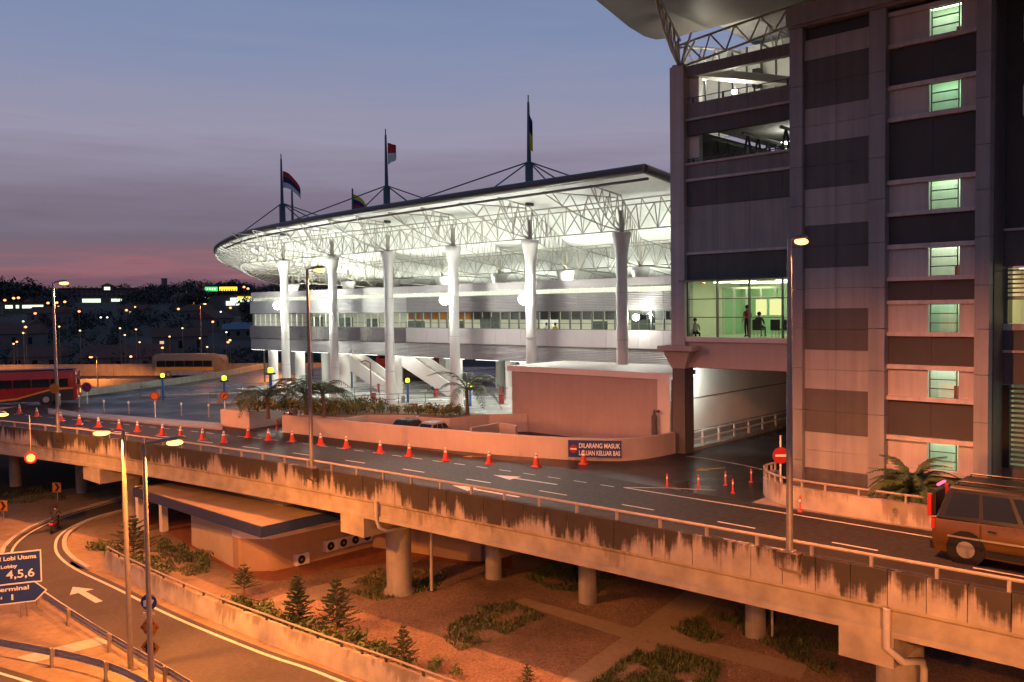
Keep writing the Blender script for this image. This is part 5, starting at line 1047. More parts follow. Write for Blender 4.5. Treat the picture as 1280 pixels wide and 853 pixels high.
for k, (px, py) in enumerate(((545, 499), (627, 497), (627, 507), (475, 492), (467, 505))):
    p = gz(px, py); T = thing('bin', 'small dark red litter bin on the bus platform', 'bin', (p.x, p.y, .14), 'litter bins on the bus platform'); MB().lathe((p.x, p.y, .14), [(.22, 0), (.26, .75), (.2, .85)], 12).build('body', 'booth_red', T, True); MB().lathe((p.x, p.y, .14), [(.27, .74), (.27, .8)], 12).build('collar', 'sign_black', T)
# low curved barrier round the far edge of the apron
KB = thing('concrete_barrier', 'pale low concrete barrier curving round the far edge of the apron', 'barrier', (43, 95, 0))
kp = smooth_poly([(29.5, 88.5), (32, 89.8), (34.8, 91.1), (39.4, 93.3), (43.7, 95.1), (50.2, 98.3), (57.1, 103.1), (66, 110.1)], 4)
for i in range(0, len(kp)-1, 2): m = MB(); wall_run(m, kp[i:i+3], .3, -.02, .7, 1); m.build('barrier_panel', 'concrete', KB)
# ================================================================== PLANTS
def frond_mesh(L=2.4, droop=1.1, lw=.52, n=26, up=.9):
    """arching rachis with two rows of drooping leaflets, along +X"""
    m = MB(); pts = [Vector((L*t*(1-.12*t), 0, up*L*.55*t*(1-t*.9)-droop*t*t*t*.75)) for t in [i/8 for i in range(9)]]
    m.path(pts, [.035*(1-.8*i/8)+.004 for i in range(9)], 5)
    for i in range(3, n):
        t = i/n; f = t*8; k = min(7, int(f)); p = pts[k].lerp(pts[k+1], f-k); d = (pts[k+1]-pts[k]).normalized()
        l = lw*(math.sin(PI*min(1, t*.92+.1))**.6+.15)
        for sg in (1, -1):
            a = p; tip = p+d*l*.55+Vector((0, sg*l*.85, -l*(.35+rnd.uniform(-.1, .2)))); w_ = d*.035
            mid = (a+tip)/2+Vector((0, 0, l*.10)); m.add([a-w_*.6, a+w_*.6, mid+w_, mid-w_, tip], [(0, 1, 2, 3), (3, 2, 4)])
    return m
FRONDS = [frond_mesh(2.5, 1.0+.35*i, .5, 24, .95-.12*i).mesh('frond', 'palm_leaf') for i in range(3)]
CYC = [frond_mesh(1.75, .7+.3*i, .26, 30, 1.0-.15*i).mesh('frond', 'palm_leaf') for i in range(3)]
def palm(loc, h, lab, nfr=12, scale=1.0, meshes=FRONDS, group=None, el=(.15, 1.05)):
    t = thing('palm_tree', lab, 'palm', loc, group); loc = Vector(loc)
    MB().path([loc, loc+Vector((.03, 0, h*.5)), loc+Vector((0, .04, h))], [.13*scale, .09*scale, .11*scale], 10).build('trunk', 'bark', t, True)
    for i in range(nfr):
        o = bpy.data.objects.new('frond', meshes[i % 3]); col.objects.link(o); o.parent = t; o.location = (0, 0, h)
        o.rotation_euler = (rnd.uniform(-.15, .15), -rnd.uniform(*el)+.25, i*2.399+rnd.uniform(-.2, .2)); q = scale*rnd.uniform(.8, 1.05); o.scale = (q, q, q)
    return t
p = gz(329, 526, HB); palm((p.x+.6, p.y+.4, HB), 1.5, 'small palm rising from the shrubs of the end planter', 11, 1.2)
p = gz(382, 520, HB); palm((p.x+.4, p.y+.5, HB), 1.3, 'small palm in the wide planter between two other palms', 12, 1.2)
p = gz(411, 522, HB); palm((p.x, p.y+.6, HB), 1.5, 'small palm in the wide planter behind the street lamp pole', 12, 1.2)
p = gz(588, 519, HB); palm((p.x, p.y+.3, HB), 1.65, 'single palm with dark spreading fronds against the white columns', 9, 1.2)
p = gz(1140, 628, .22); palm((35.3, p.y*35.3/p.x, .22), .75, 'bushy low palm growing at the foot of the grey tower', 34, 1.25, CYC, el=(.0, 1.3))
def leaf_blob(m, c, r, n, size, rn, mi=0, flat=.8, up=.35):
    for _ in range(n):
        d = Vector((rn.gauss(0, 1), rn.gauss(0, 1), rn.gauss(0, 1)*flat)).normalized()*r*rn.uniform(.45, 1.0)**.6; p = c+d
        if d.z < -r*.5: continue
        nrm = (d.normalized()+Vector((rn.gauss(0, .5), rn.gauss(0, .5), rn.gauss(0, .5)+up))).normalized(); a = nrm.orthogonal().normalized(); a = Matrix.Rotation(rn.uniform(0, 6.3), 3, nrm) @ a; b = nrm.cross(a); s_ = size*rn.uniform(.6, 1.3)
        m.add([p-a*s_*.9, p-b*s_*.32, p+a*s_*.9+nrm*s_*.1, p+b*s_*.32], [(0, 1, 2, 3)], mi)
def shrub_meshes(n, r, size, mats, cnt, name='foliage', tall=1.0):
    out = []
    for k in range(n):
        rn = random.Random(50+k); m = MB()
        for j in range(6): leaf_blob(m, Vector((rn.uniform(-r, r)*.6, rn.uniform(-r, r)*.6, r*.45+rn.uniform(0, r*.7)*tall)), r*.55, cnt//6, size, rn, rn.randrange(len(mats)))
        for j in range(5): a = rn.uniform(0, 6.28); m.tube((0, 0, 0), (math.cos(a)*r*.4, math.sin(a)*r*.4, r*.9*tall), .02, .008, 4, mi=0)
        out.append(m.mesh(name, mats))
    return out
SH = shrub_meshes(5, .62, .14, ['leaf_dark', 'leaf_mid', 'leaf_yellow'], 190)
GC = shrub_meshes(4, .42, .12, ['leaf_mid', 'leaf_dark', 'leaf_mid'], 110, tall=.8)
def mesh_thing(name, me, lab, cat, loc, rz, sc_, group):
    o = bpy.data.objects.new(name, me); col.objects.link(o); o.location = loc; o.rotation_euler = (0, 0, rz); o.scale = (sc_, sc_, sc_*rnd.uniform(.85, 1.15)); return tag(o, lab, cat, group)
def scatter(poly_px, z, n, me, name, lab, cat, group, s0=.8, s1=1.2):
    for i in range(n):
        t = i/(n-1) if n > 1 else 0; f = t*(len(poly_px)-1); k = min(len(poly_px)-2, int(f)); a, b = poly_px[k], poly_px[k+1]
        p = gz(a[0]+(b[0]-a[0])*(f-k), a[1]+(b[1]-a[1])*(f-k), z); mesh_thing(name, me[rnd.randrange(len(me))], lab, cat, (p.x+rnd.uniform(-.2, .5), p.y+rnd.uniform(-.3, .3), z), rnd.uniform(0, 6), rnd.uniform(s0, s1), group)
scatter([(300, 516), (345, 514.5)], HB, 7, SH, 'shrub', 'leafy green and yellow shrub growing in the end planter', 'shrub', 'shrubs in the end planter')
scatter([(352, 517), (400, 519), (440, 519)], HB, 15, SH, 'shrub', 'dense leafy shrub growing in the wide planter', 'shrub', 'shrubs in the wide planter')
scatter([(360, 513), (420, 514), (470, 514)], HB, 12, SH, 'shrub', 'dense leafy shrub growing in the wide planter', 'shrub', 'shrubs in the wide planter')
scatter([(455, 516.5), (500, 517.5), (527, 519)], HB, 9, SH, 'shrub', 'dense leafy shrub growing in the wide planter', 'shrub', 'shrubs in the wide planter', .6, .9)
scatter([(528, 519.5), (555, 521), (578, 520)], HB, 9, SH, 'shrub', 'low leafy shrub around the single palm', 'shrub', 'shrubs around the single palm', .7, .95)
scatter([(118, 686), (150, 700), (205, 722)], GZ, 9, GC, 'ground_plant', 'low leafy plant behind the cream barrier by the big conifer', 'plant', 'plants by the big conifer', 1.0, 1.5)
scatter([(205, 690), (255, 712)], GZ, 8, GC, 'ground_plant', 'low green plant in the bed before the red paving', 'plant', 'plants before the red paving', .9, 1.3)
scatter([(285, 758), (330, 772), (390, 797), (470, 815)], GZ, 22, GC, 'ground_plant', 'low leafy plant behind the cream barrier between small conifers', 'plant', 'plants between the small conifers', .8, 1.2)
scatter([(470, 815), (500, 828), (560, 850)], GZ, 9, GC, 'ground_plant', 'low leafy plant behind the cream barrier between small conifers', 'plant', 'plants between the small conifers', .6, .9)
def conifer(loc, h, lab, tiers=9, spread=.55, bare=.12, seed=1):
    rn = random.Random(seed); t = thing('conifer_tree', lab, 'conifer', loc); loc = Vector(loc)
    MB().path([loc, loc+Vector((0, 0, h))], [.05*h/2, .012], 7).build('trunk', 'bark', t, True); m = MB()
    for k in range(tiers):
        f = k/(tiers-1); z = h*(bare+(1-bare)*f*.97); R = spread*h*(1-f)**.8*.62+.06
        nb = 7 if f < .7 else 5
        for j in range(nb):
            a = j*2*PI/nb+k*.5+rn.uniform(-.2, .2); R2 = R*rn.uniform(.7, 1.1); d = Vector((math.cos(a), math.sin(a), 0)); p0 = loc+Vector((0, 0, z)); p1 = p0+d*R2+Vector((0, 0, R2*rn.uniform(.05, .38)))
            m.tube(p0, p1, .012, .005, 4)
            for q in range(14):
                u = .2+.8*q/13; c = p0.lerp(p1, u); sd = d.cross(Vector((0, 0, 1)))*(1 if q % 2 else -1); l = .16*h/2*(1.1-u*.5)*rn.uniform(.7, 1.2); tip = c+(sd*.8+d*.7+Vector((0, 0, rn.uniform(.0, .5)))).normalized()*l; w_ = Vector((0, 0, .022*h/2))
                m.add([c-w_, c+w_, tip+w_*.6, tip-w_*.4], [(0, 1, 2, 3)])
                m.add([c-d*.018, c+d*.018, tip+d*.012+Vector((0, 0, .02)), tip-d*.01], [(0, 1, 2, 3)])
    m.build('crown', 'conifer_leaf', t)
conifer((20.7, 36.8, GZ), 1.9, 'small sparse conifer with a bare stem before the rounded wall', 6, .62, .42, 2)
conifer((20.7, 32.3, GZ), 2.35, 'slim pointed conifer beside the pale path end', 12, .55, .08, 3)
conifer((21.5, 30.5, GZ), 2.3, 'broad dark conifer standing next to the slim pointed one', 11, .78, .12, 4)
conifer((21.2, 25.7, GZ), 1.55, 'short conifer alone in the gravel behind the barrier', 8, .75, .1, 5)
conifer((20.4, 48.2, GZ), 2.5, 'large spreading conifer behind the start of the barrier', 10, 1.1, .15, 6)
conifer((23.2, 21.0, GZ), .7, 'tiny conifer seedling beside the concrete path', 6, .8, .05, 7)
# grass patches (uncountable)
gm = MB(); rn = random.Random(3)
patches = [([(425, 738), (470, 712), (560, 716), (545, 738), (470, 752)], 2600), ([(655, 722), (690, 702), (770, 722), (750, 742), (690, 738)], 2600), ([(545, 792), (600, 758), (640, 752), (682, 770), (620, 800), (575, 815)], 2400),
           ([(735, 858), (810, 803), (905, 832), (890, 860)], 5200), ([(836, 785), (872, 770), (905, 795), (880, 806)], 900), ([(885, 770), (940, 752), (1050, 800), (1040, 850), (960, 810)], 2600), ([(200, 690), (240, 700), (262, 716), (235, 722), (195, 706)], 900), ([(0, 618), (60, 605), (90, 625), (0, 632)], 1200)]
for poly, n in patches:
    P_ = px2(poly, GZ); tri = [(P_[0], P_[i], P_[i+1]) for i in range(1, len(P_)-1)]
    ar = [abs((b[0]-a[0])*(c[1]-a[1])-(c[0]-a[0])*(b[1]-a[1])) for a, b, c in tri]
    clumps = [(rn.uniform(0, 1), rn.uniform(0, 1)) for _ in range(8)]
    for _ in range(n):
        a, b, c = rn.choices(tri, ar)[0]; u, v = rn.random(), rn.random()
        if u+v > 1: u, v = 1-u, 1-v
        x = a[0]+(b[0]-a[0])*u+(c[0]-a[0])*v; y = a[1]+(b[1]-a[1])*u+(c[1]-a[1])*v
        if math.sin(x*2.1+y*1.3)+math.sin(x*.9-y*2.7)+math.sin(x*4.3+1)*.5+rn.uniform(-.6, .6) < -.9: continue
        h = rn.uniform(.06, .2); t = rn.uniform(0, 6.28); w_ = rn.uniform(.02, .05); l = rn.uniform(.02, .16); cx_, sx_ = math.cos(t), math.sin(t)
        gm.add([(x-cx_*w_, y-sx_*w_, GZ), (x+cx_*w_, y+sx_*w_, GZ), (x-sx_*l, y+cx_*l, GZ+h)], [(0, 1, 2)])
stuff(gm.build('grass', 'grass_leaf'), 'patchy short grass growing through the gravel beds', 'grass')
sm = MB(); rn = random.Random(9)
for _ in range(2600):
    x, y = rn.uniform(19.8, 33), rn.uniform(14, 38); r = rn.uniform(.015, .05)
    a = rn.uniform(0, 6); sm.add([(x+r*math.cos(a), y+r*math.sin(a), GZ-.005), (x+r*math.cos(a+2.1), y+r*math.sin(a+2.1), GZ-.005), (x+r*math.cos(a+4.2), y+r*math.sin(a+4.2), GZ-.005), (x, y, GZ+r*.9)], [(0, 1, 3), (1, 2, 3), (2, 0, 3)])
stuff(sm.build('loose_stones', 'gravel'), 'loose stones scattered over the gravel beds', 'stones')

# ================================================================== VEHICLES
def wheel(T, x, y, r, w_, side):
    m = MB(); m.path([(x, y-w_/2, r), (x, y+w_/2, r)], r, 20); o = m.build('wheel', 'tyre', T); q = MB(); q.path([(x, y+side*w_*.5, r), (x, y+side*(w_*.5+.02), r)], r*.58, 16); q.build('rim', 'rim', o); return o
def loft(stations, nseg=None):
    """stations: (x, [(y,z)...]) closed outlines of equal length"""
    m = MB(); n = len(stations[0][1]); vs = [(x, y, z) for x, o in stations for y, z in o]
    k = len(stations); m.add(vs, [(i*n+j, (i+1)*n+j, (i+1)*n+(j+1) % n, i*n+(j+1) % n) for i in range(k-1) for j in range(n)]+[tuple(range(n)), tuple(range(k*n-1, (k-1)*n-1, -1))]); return m
def ro(hw, z0, z1, r, taper=0): 
    """rounded body cross-section"""
    return [(-hw, z0), (hw, z0), (hw, z1*.45+z0*.55), (hw-taper*.6, z1-r*1.2), (hw-taper-r*.3, z1-r*.35), (hw-taper-r, z1), (-hw+taper+r, z1), (-hw+taper+r*.3, z1-r*.35), (-hw+taper*.6, z1-r*1.2), (-hw, z1*.45+z0*.55)]
def bus(lab, loc, rz, L=11.4, W=2.5, H=3.1, body='bus_red', trim='bus_dark', swoosh=None, lower=None, sc_=1.0, rear_lit=True, roof='bus_dark'):
    T = proto('coach', lab, 'bus', None); x0, x1 = -L/2, L/2
    st = [(x0, ro(W/2-.12, .55, H-.18, .2)), (x0+.12, ro(W/2-.02, .36, H-.05, .2)), (x0+.5, ro(W/2, .32, H, .2)), (x1-1.2, ro(W/2, .32, H, .2)), (x1-.45, ro(W/2-.03, .32, H-.08, .2)), (x1-.08, ro(W/2-.14, .36, H-.55, .2)), (x1, ro(W/2-.3, .45, H-1.3, .2))]
    B = loft(st).build('body', body, T, True); bv = B.modifiers.new('edges', 'EDGE_SPLIT'); bv.split_angle = .7
    for sd in (1, -1):
        for i in range(6):
            a = x0+.75+i*(L-2.3)/6; b = a+(L-2.3)/6-.05; MB().hexa([(a, sd*(W/2-.03), 1.62), (b, sd*(W/2-.03), 1.62), (b, sd*(W/2+.012), 1.62), (a, sd*(W/2+.012), 1.62), (a, sd*(W/2-.06), H-.42), (b, sd*(W/2-.06), H-.42), (b, sd*(W/2-.005), H-.42), (a, sd*(W/2-.005), H-.42)]).build('side_window', 'black_glass', T)
        if swoosh:
            pts = [(x0+.3, 1.55), (x0+2.0, 1.5), (x0+3.4, 1.15), (x0+5.0, .72), (x0+6.6, .60), (x0+8.6, .72), (x1-1.2, .95)]
            yv = sd*(W/2+.008); m = MB(); lo = [(x, yv, z-.16) for x, z in pts]; hi = [(x, yv, z) for x, z in pts]; n = len(pts); m.add(lo+hi, [(i, i+1, n+i+1, n+i) if sd < 0 else (n+i, n+i+1, i+1, i) for i in range(n-1)]); m.build('stripe', swoosh, T)
            m = MB(); lo = [(x, yv, .34) for x, z in pts]; hi = [(x, yv, max(.36, z-.16)) for x, z in pts]; m.add(lo+hi, [(i, i+1, n+i+1, n+i) if sd < 0 else (n+i, n+i+1, i+1, i) for i in range(n-1)]); m.build('skirt', trim, T)
        if lower:
            MB().box(x0+.5, x1-1.25, sd*(W/2)+(0 if sd > 0 else -.01), sd*(W/2)+(.01 if sd > 0 else 0), .34, 1.02).build('skirt', lower, T)
        for wx in (x0+2.6, x1-2.7):
            wheel(T, wx, sd*(W/2-.14), .48, .3, sd); m = MB(); m.path([(wx, sd*(W/2-.08), .5), (wx, sd*(W/2+.006), .5)], .62, 20); m.build('wheel_arch', 'bus_dark', T)
        MB().box(x0-.02, x0+.02, sd*(W/2-.34)-.14, sd*(W/2-.34)+.14, .85, 1.25).build('tail_lamp', 'tail_red' if sd > 0 else 'amber_light', T)
        MB().box(x1-.09, x1+.0, sd*(W/2-.5)-.2, sd*(W/2-.5)+.2, .72, .95).build('head_lamp', 'head_light', T)
        MB().path([(x1-.4, sd*(W/2-.1), H-.5), (x1+.25, sd*(W/2+.1), H-.6), (x1+.3, sd*(W/2+.12), H-1.1)], .05, 6).build('mirror', 'bus_dark', T)
    MB().box(x0-.01, x0+.04, -W/2+.3, W/2-.3, 1.75, H-.5).build('rear_window', 'black_glass', T); MB().box(x0+.3, x1-1.8, -W/2+.35, W/2-.35, H-.01, H+.16).build('roof_pod', roof, T, bevel=.05)
    MB().add([(x1-.03, -W/2+.35, 1.35), (x1-.03, W/2-.35, 1.35), (x1-.36, W/2-.3, H-.35), (x1-.36, -W/2+.3, H-.35)], [(0, 1, 2, 3)]).build('windscreen', 'black_glass', T)
    return place(T, loc, rz, sc_)
d = Vector((-.89, .46, 0)); rp_ = gz(104, 503.5); bus('red coach with an orange wave stripe leaving along the lane', (rp_.x+d.x*5.7, rp_.y+d.y*5.7+.9, 0), math.atan2(d.y, d.x), swoosh='bus_orange', H=3.1)
# flyover behind the apron
na, nb = gz(-60, 476, -1.5), gz(520, 474, -1.5); fd = (nb-na).normalized(); fn = Vector((-fd.y, fd.x, 0)); fn = fn if fn.dot(na) > 0 else -fn
FO = thing('flyover', 'long concrete flyover passing behind the apron with its side lit orange', 'flyover', (na.x, na.y, GZ))
L_ = (nb-na).length; nseg = 14
def fbox(nm, mt, t0, t1, d0, d1, z0, z1):
    a, b = na+fd*t0, na+fd*t1; MB().hexa([(*(a+fn*d0).xy, z0), (*(b+fn*d0).xy, z0), (*(b+fn*d1).xy, z0), (*(a+fn*d1).xy, z0), (*(a+fn*d0).xy, z1), (*(b+fn*d0).xy, z1), (*(b+fn*d1).xy, z1), (*(a+fn*d1).xy, z1)]).build(nm, mt, FO)
for i in range(nseg): fbox('fascia_panel', 'barrier_concrete', L_*i/nseg+.02, L_*(i+1)/nseg-.02, 0, .3, -3.4, -1.35); fbox('barrier_panel', 'barrier_concrete', L_*i/nseg+.02, L_*(i+1)/nseg-.02, 9.0, 9.3, -1.6, .25)
fbox('deck', 'asphalt', 0, L_, .3, 9.0, -2.2, -1.6)
for i in range(7): q = na+fd*(L_*(i+.5)/7)+fn*4.5; MB().box(q.x-.6, q.x+.6, q.y-.6, q.y+.6, GZ-.1, -2.2).build('pier', 'concrete', FO)
bc_ = gz(237, 471.5, -1.6); bc_ = bc_+fn*.5
bus('yellow and white coach driving along the flyover', (bc_.x, bc_.y, -1.6), math.atan2(fd.y, fd.x), L=11.2, H=3.35, body='bus_cream', swoosh=None, lower='panel_light', sc_=1.0, roof='bus_cream')
y_b = [o for o in bpy.data.objects if o.name.startswith('coach')][-1]
for sd in (1, -1): MBs = MB().box(-5.0, 4.2, sd*1.25-(.012 if sd < 0 else 0), sd*1.25+(.012 if sd > 0 else 0), 1.05, 1.58)
for sd in (1, -1):
    o = bpy.data.objects.new('side_stripe', MB().box(-5.0, 4.2, sd*1.25-(.012 if sd < 0 else 0), sd*1.25+(.012 if sd > 0 else 0), 1.05, 1.58).mesh('side_stripe', 'bus_yellow')); col.objects.link(o); o.parent = [q for q in bpy.data.objects if q.get('label') == 'yellow and white coach driving along the flyover'][0]
p = gd(35, 462, (na+fd*20).xy.length); 
for t, lab in ((24, 'sodium lamp on the flyover above its orange-lit side'), (52, 'sodium lamp on the flyover ahead of the yellow coach'), (4, 'sodium lamp at the end of the flyover')):
    q = na+fd*t+fn*(-.9); z_ = 3.2 if t != 52 else 8.2
    road_lamp((q.x, q.y, GZ), z_-(1.2 if t == 24 else 0), (-fd.x, -fd.y), label=lab, power=9000, color=SODIUM2, arm=.6, group='lamps along the flyover')
bus('red coach waiting behind the stairs of the terminal', (75, 88.5, 0), -PI/2, H=3.1)
def car_body(T, L, W, H, paint, glass='black_glass', cabin=None, hb=.5, hood=.30, tail=.14, rake=.10, belt=.56, wr=.33):
    x0, x1 = -L/2, L/2; zb = H*belt; h2 = W/2
    def o(hw, z0, z1): return [(-hw*.94, z0), (hw*.94, z0), (hw, z0+(z1-z0)*.35), (hw, z1-.10), (hw*.94, z1), (-hw*.94, z1), (-hw, z1-.10), (-hw, z0+(z1-z0)*.35)]
    g0 = .26
    loft([(x0, o(h2*.88, g0+.14, zb-.08)), (x0+.12, o(h2*.97, g0, zb)), (x0+L*.5, o(h2, g0-.03, zb+.02)), (x1-L*hood, o(h2, g0-.03, zb)), (x1-.35, o(h2*.95, g0, zb-.16)), (x1-.05, o(h2*.84, g0+.1, zb-.26))]).build('body', paint, T, True).modifiers.new('e', 'EDGE_SPLIT').split_angle = .6
    xa, xb = x0+L*.02, x1-L*hood; ta, tb = xa+L*tail, xb-L*.16; rw = h2*.80
    MB().hexa([(xa, -h2*.95, zb-.02), (xb, -h2*.95, zb-.02), (xb, h2*.95, zb-.02), (xa, h2*.95, zb-.02), (ta, -rw, H-.05), (tb, -rw, H-.05), (tb, rw, H-.05), (ta, rw, H-.05)]).build('cabin', cabin or paint, T, bevel=.05)
    MB().hexa([(ta-.02, -rw*.99, H-.07), (tb+.02, -rw*.99, H-.07), (tb+.02, rw*.99, H-.07), (ta-.02, rw*.99, H-.07), (ta+.1, -rw*.9, H), (tb-.12, -rw*.9, H), (tb-.12, rw*.9, H), (ta+.1, rw*.9, H)]).build('roof', cabin or paint, T)
    lp = lambda a, b, t: a+(b-a)*t
    for sd in (1, -1):
        n = 3; 
        for k in range(n):
            f0, f1 = (k+.06)/n, (k+1-.06)/n
            q = []
            for f, tz in ((f0, .14), (f1, .14), (f1, .84), (f0, .84)):
                q.append((lp(lp(xa, ta, tz), lp(xb, tb, tz), .05+.9*f), sd*(lp(h2*.95, rw, tz)+.008), lp(zb, H-.05, tz)))
            MB().add(q, [(0, 1, 2, 3) if sd < 0 else (3, 2, 1, 0)]).build('side_window', glass, T)
        for wx in (x0+L*.19, x1-L*.18):
            wheel(T, wx, sd*(h2-.12), wr, .22, sd); m = MB(); m.path([(wx, sd*(h2-.2), wr+.03), (wx, sd*(h2+.004), wr+.03)], wr*1.22, 20); m.build('wheel_arch', 'suv_dark', T)
        MB().box(x0-.01, x0+.1, sd*(h2*.86)-.08, sd*(h2*.86)+.08, zb-.32, zb-.02).build('tail_lamp', 'sign_red', T); MB().box(x1-.16, x1-.03, sd*(h2*.66)-.16, sd*(h2*.66)+.16, zb-.42, zb-.28).build('head_lamp', 'head_light', T); MB().box(xb-.35, xb-.2, sd*(h2+.02), sd*(h2+.2), zb+.02, zb+.18).build('mirror', paint, T)
    for (a, ta_, nm) in ((xa, ta, 'rear_window'), (xb, tb, 'windscreen')):
        e = -.012 if a == xa else .012; q = [(lp(a, ta_, t)+e, s_*lp(h2*.95, rw, t)*.88, lp(zb, H-.05, t)) for t, s_ in ((.1, -1), (.1, 1), (.88, 1), (.88, -1))]
        MB().add(q, [(3, 2, 1, 0) if a == xa else (0, 1, 2, 3)]).build(nm, glass, T)
    MB().box(x0-.06, x0+.06, -h2*.85, h2*.85, g0+.02, g0+.26).build('bumper', 'suv_dark', T)
S = proto('sport_utility_car', 'yellow sport utility car with dark roof rack driving beside the parapet', 'car')
car_body(S, 4.9, 1.95, 2.22, 'suv_yellow', cabin='suv_dark', hood=.27, tail=.07, belt=.55, wr=.42)
MB().box(-1.9, .75, -.72, .72, 2.215, 2.25).build('roof_panel', 'suv_dark', S)
for y in (-.68, .68): MB().path([(-1.8, y, 2.25), (-1.75, y, 2.33), (.6, y, 2.33), (.68, y, 2.25)], .03, 6).build('roof_rail', 'suv_dark', S)
MB().box(-2.58, -2.44, -.5, .5, 1.15, 1.95).build('spare_wheel_cover', 'suv_dark', S, bevel=.1); MB().box(-2.47, -2.40, -.35, .35, 2.06, 2.11).build('brake_lamp', 'brake_pink', S)
for sd in (1, -1):
    yv = sd*.985
    for x in (-1.15, .05, 1.12): MB().box(x-.008, x+.008, yv-.012, yv+.004, .42, 1.2).build('door_seam', 'sign_black', S)
    for x in (-.95, .25): MB().box(x, x+.22, yv-.01, yv+.035, 1.02, 1.07).build('door_handle', 'suv_dark', S)
    MB().box(-.95, 1.0, yv-.01, yv+.012, .30, .50).build('side_skirt', 'suv_dark', S); MB().box(-2.0, 1.6, yv-.01, yv+.018, .74, .79).build('trim_strip', 'rim', S)
MB().box(-2.60, -2.585, -.26, .26, .62, .75).build('number_plate', 'sign_black', S); MB().box(-2.56, -2.45, -.95, -.78, 1.25, 1.9).build('rear_lamp_column', 'sign_red', S); MB().box(-2.56, -2.45, .78, .95, 1.25, 1.9).build('rear_lamp_column', 'sign_red', S)
place(S, (30.95, 6.25, 0), -PI/2+.02, 1.12)
for xy, pt, lab, sc_ in (((36.1, 43.4), 'car_black', 'small black car parked behind the low wall by the lamp column', .82), ((36.4, 41.2), 'car_silver', 'small silver car parked behind the low wall by the give-way sign', .80)):
    c = proto('parked_car', lab, 'car'); car_body(c, 3.7, 1.65, 1.42, pt); place(c, (*xy, 0), PI+.1, sc_)
# ================================================================== PEOPLE
def person(name, lab, loc, rz, J, shirt, trousers, hair='hair', extra=None, skin='skin'):
    """one continuous skinned figure; J maps joints to positions"""
    E = [('pel', 'bel'), ('bel', 'chest'), ('chest', 'neck'), ('neck', 'head'), ('head', 'crown')]
    for s_ in 'lr': E += [('chest', s_+'sh'), (s_+'sh', s_+'el'), (s_+'el', s_+'wr'), (s_+'wr', s_+'hd'), ('pel', s_+'hip'), (s_+'hip', s_+'kn'), (s_+'kn', s_+'an'), (s_+'an', s_+'to')]
    Rd = dict(pel=(.15, .12), bel=(.14, .11), chest=(.16, .115), neck=(.055, .055), head=(.088, .10), crown=(.07, .08), sh=(.065, .065), el=(.045, .045), wr=(.032, .032), hd=(.038, .025), hip=(.085, .085), kn=(.06, .06), an=(.04, .04), to=(.04, .03))
    names = list(J); me = bpy.data.meshes.new(name); me.from_pydata([J[k] for k in names], [(names.index(a), names.index(b)) for a, b in E], [])
    o = bpy.data.objects.new(name, me); col.objects.link(o); sk = o.modifiers.new('skin', 'SKIN'); sb = o.modifiers.new('sub', 'SUBSURF'); sb.levels = 1; sb.render_levels = 1
    for i, k in enumerate(names): me.skin_vertices[0].data[i].radius = Rd[k] if k in Rd else Rd[k[1:]]; me.skin_vertices[0].data[i].use_root = (k == 'pel')
    bpy.context.view_layer.update(); ev = bpy.data.meshes.new_from_object(o.evaluated_get(bpy.context.evaluated_depsgraph_get())); o.modifiers.clear(); o.data = ev
    for mt in (skin, shirt, trousers, 'cloth_dark'): ev.materials.append(MATS[mt])
    kind = {}
    for a, b in E: z = b if b in ('head', 'crown', 'neck') else b[1:] if b[1:] in Rd else b; kind[(a, b)] = 0 if b in ('head', 'crown') or b.endswith(('wr', 'hd')) else 2 if b.endswith(('hip', 'kn', 'an')) else 3 if b.endswith('to') else 1
    for p in ev.polygons:
        c = p.center; bd = 9; bk = 1
        for (a, b), k in kind.items():
            A, B = Vector(J[a]), Vector(J[b]); t = max(0, min(1, (c-A).dot(B-A)/max(1e-6, (B-A).length_squared))); dd = (c-A.lerp(B, t)).length
            if dd < bd: bd, bk = dd, k
        p.material_index = bk; p.use_smooth = True
    o.location = loc; o.rotation_euler = (0, 0, rz); WORLD[o.name] = Vector((0, 0, 0)); tag(o, lab, 'person')
    h = Vector(J['crown']); hm = MB(); hm.ball(h+Vector((-.02, 0, -.02)), .115, 6, sq=.95); hh = bpy.data.objects.new('hair', hm.mesh('hair', hair, smooth=True)); col.objects.link(hh); hh.parent = o
    return o
def seated(h=.45): return dict(pel=(0, 0, h+.09), bel=(-.02, 0, h+.25), chest=(-.04, 0, h+.46), neck=(-.02, 0, h+.62), head=(.02, 0, h+.74), crown=(.01, 0, h+.84),
    lsh=(-.04, .2, h+.55), lel=(.06, .25, h+.30), lwr=(.27, .16, h+.22), lhd=(.36, .12, h+.22), rsh=(-.04, -.2, h+.55), rel=(.06, -.25, h+.30), rwr=(.27, -.16, h+.22), rhd=(.36, -.12, h+.22),
    lhip=(.05, .1, h+.07), lkn=(.45, .12, h+.06), lan=(.45, .12, .07), lto=(.60, .13, .04), rhip=(.05, -.1, h+.07), rkn=(.45, -.12, h+.06), ran=(.45, -.12, .07), rto=(.60, -.13, .04))
def standing(): return dict(pel=(0, 0, .95), bel=(0, 0, 1.10), chest=(0, 0, 1.30), neck=(0, 0, 1.48), head=(.03, 0, 1.58), crown=(.02, 0, 1.68),
    lsh=(0, .19, 1.40), lel=(-.03, .26, 1.13), lwr=(.05, .27, .88), lhd=(.08, .27, .79), rsh=(0, -.19, 1.40), rel=(-.03, -.26, 1.13), rwr=(.08, -.25, .90), rhd=(.12, -.24, .81),
    lhip=(0, .1, .9), lkn=(.03, .11, .5), lan=(-.02, .11, .08), lto=(.13, .12, .035), rhip=(0, -.1, .9), rkn=(.08, -.11, .5), ran=(.06, -.11, .08), rto=(.21, -.12, .035))
zfl = zf if False else zl(421)
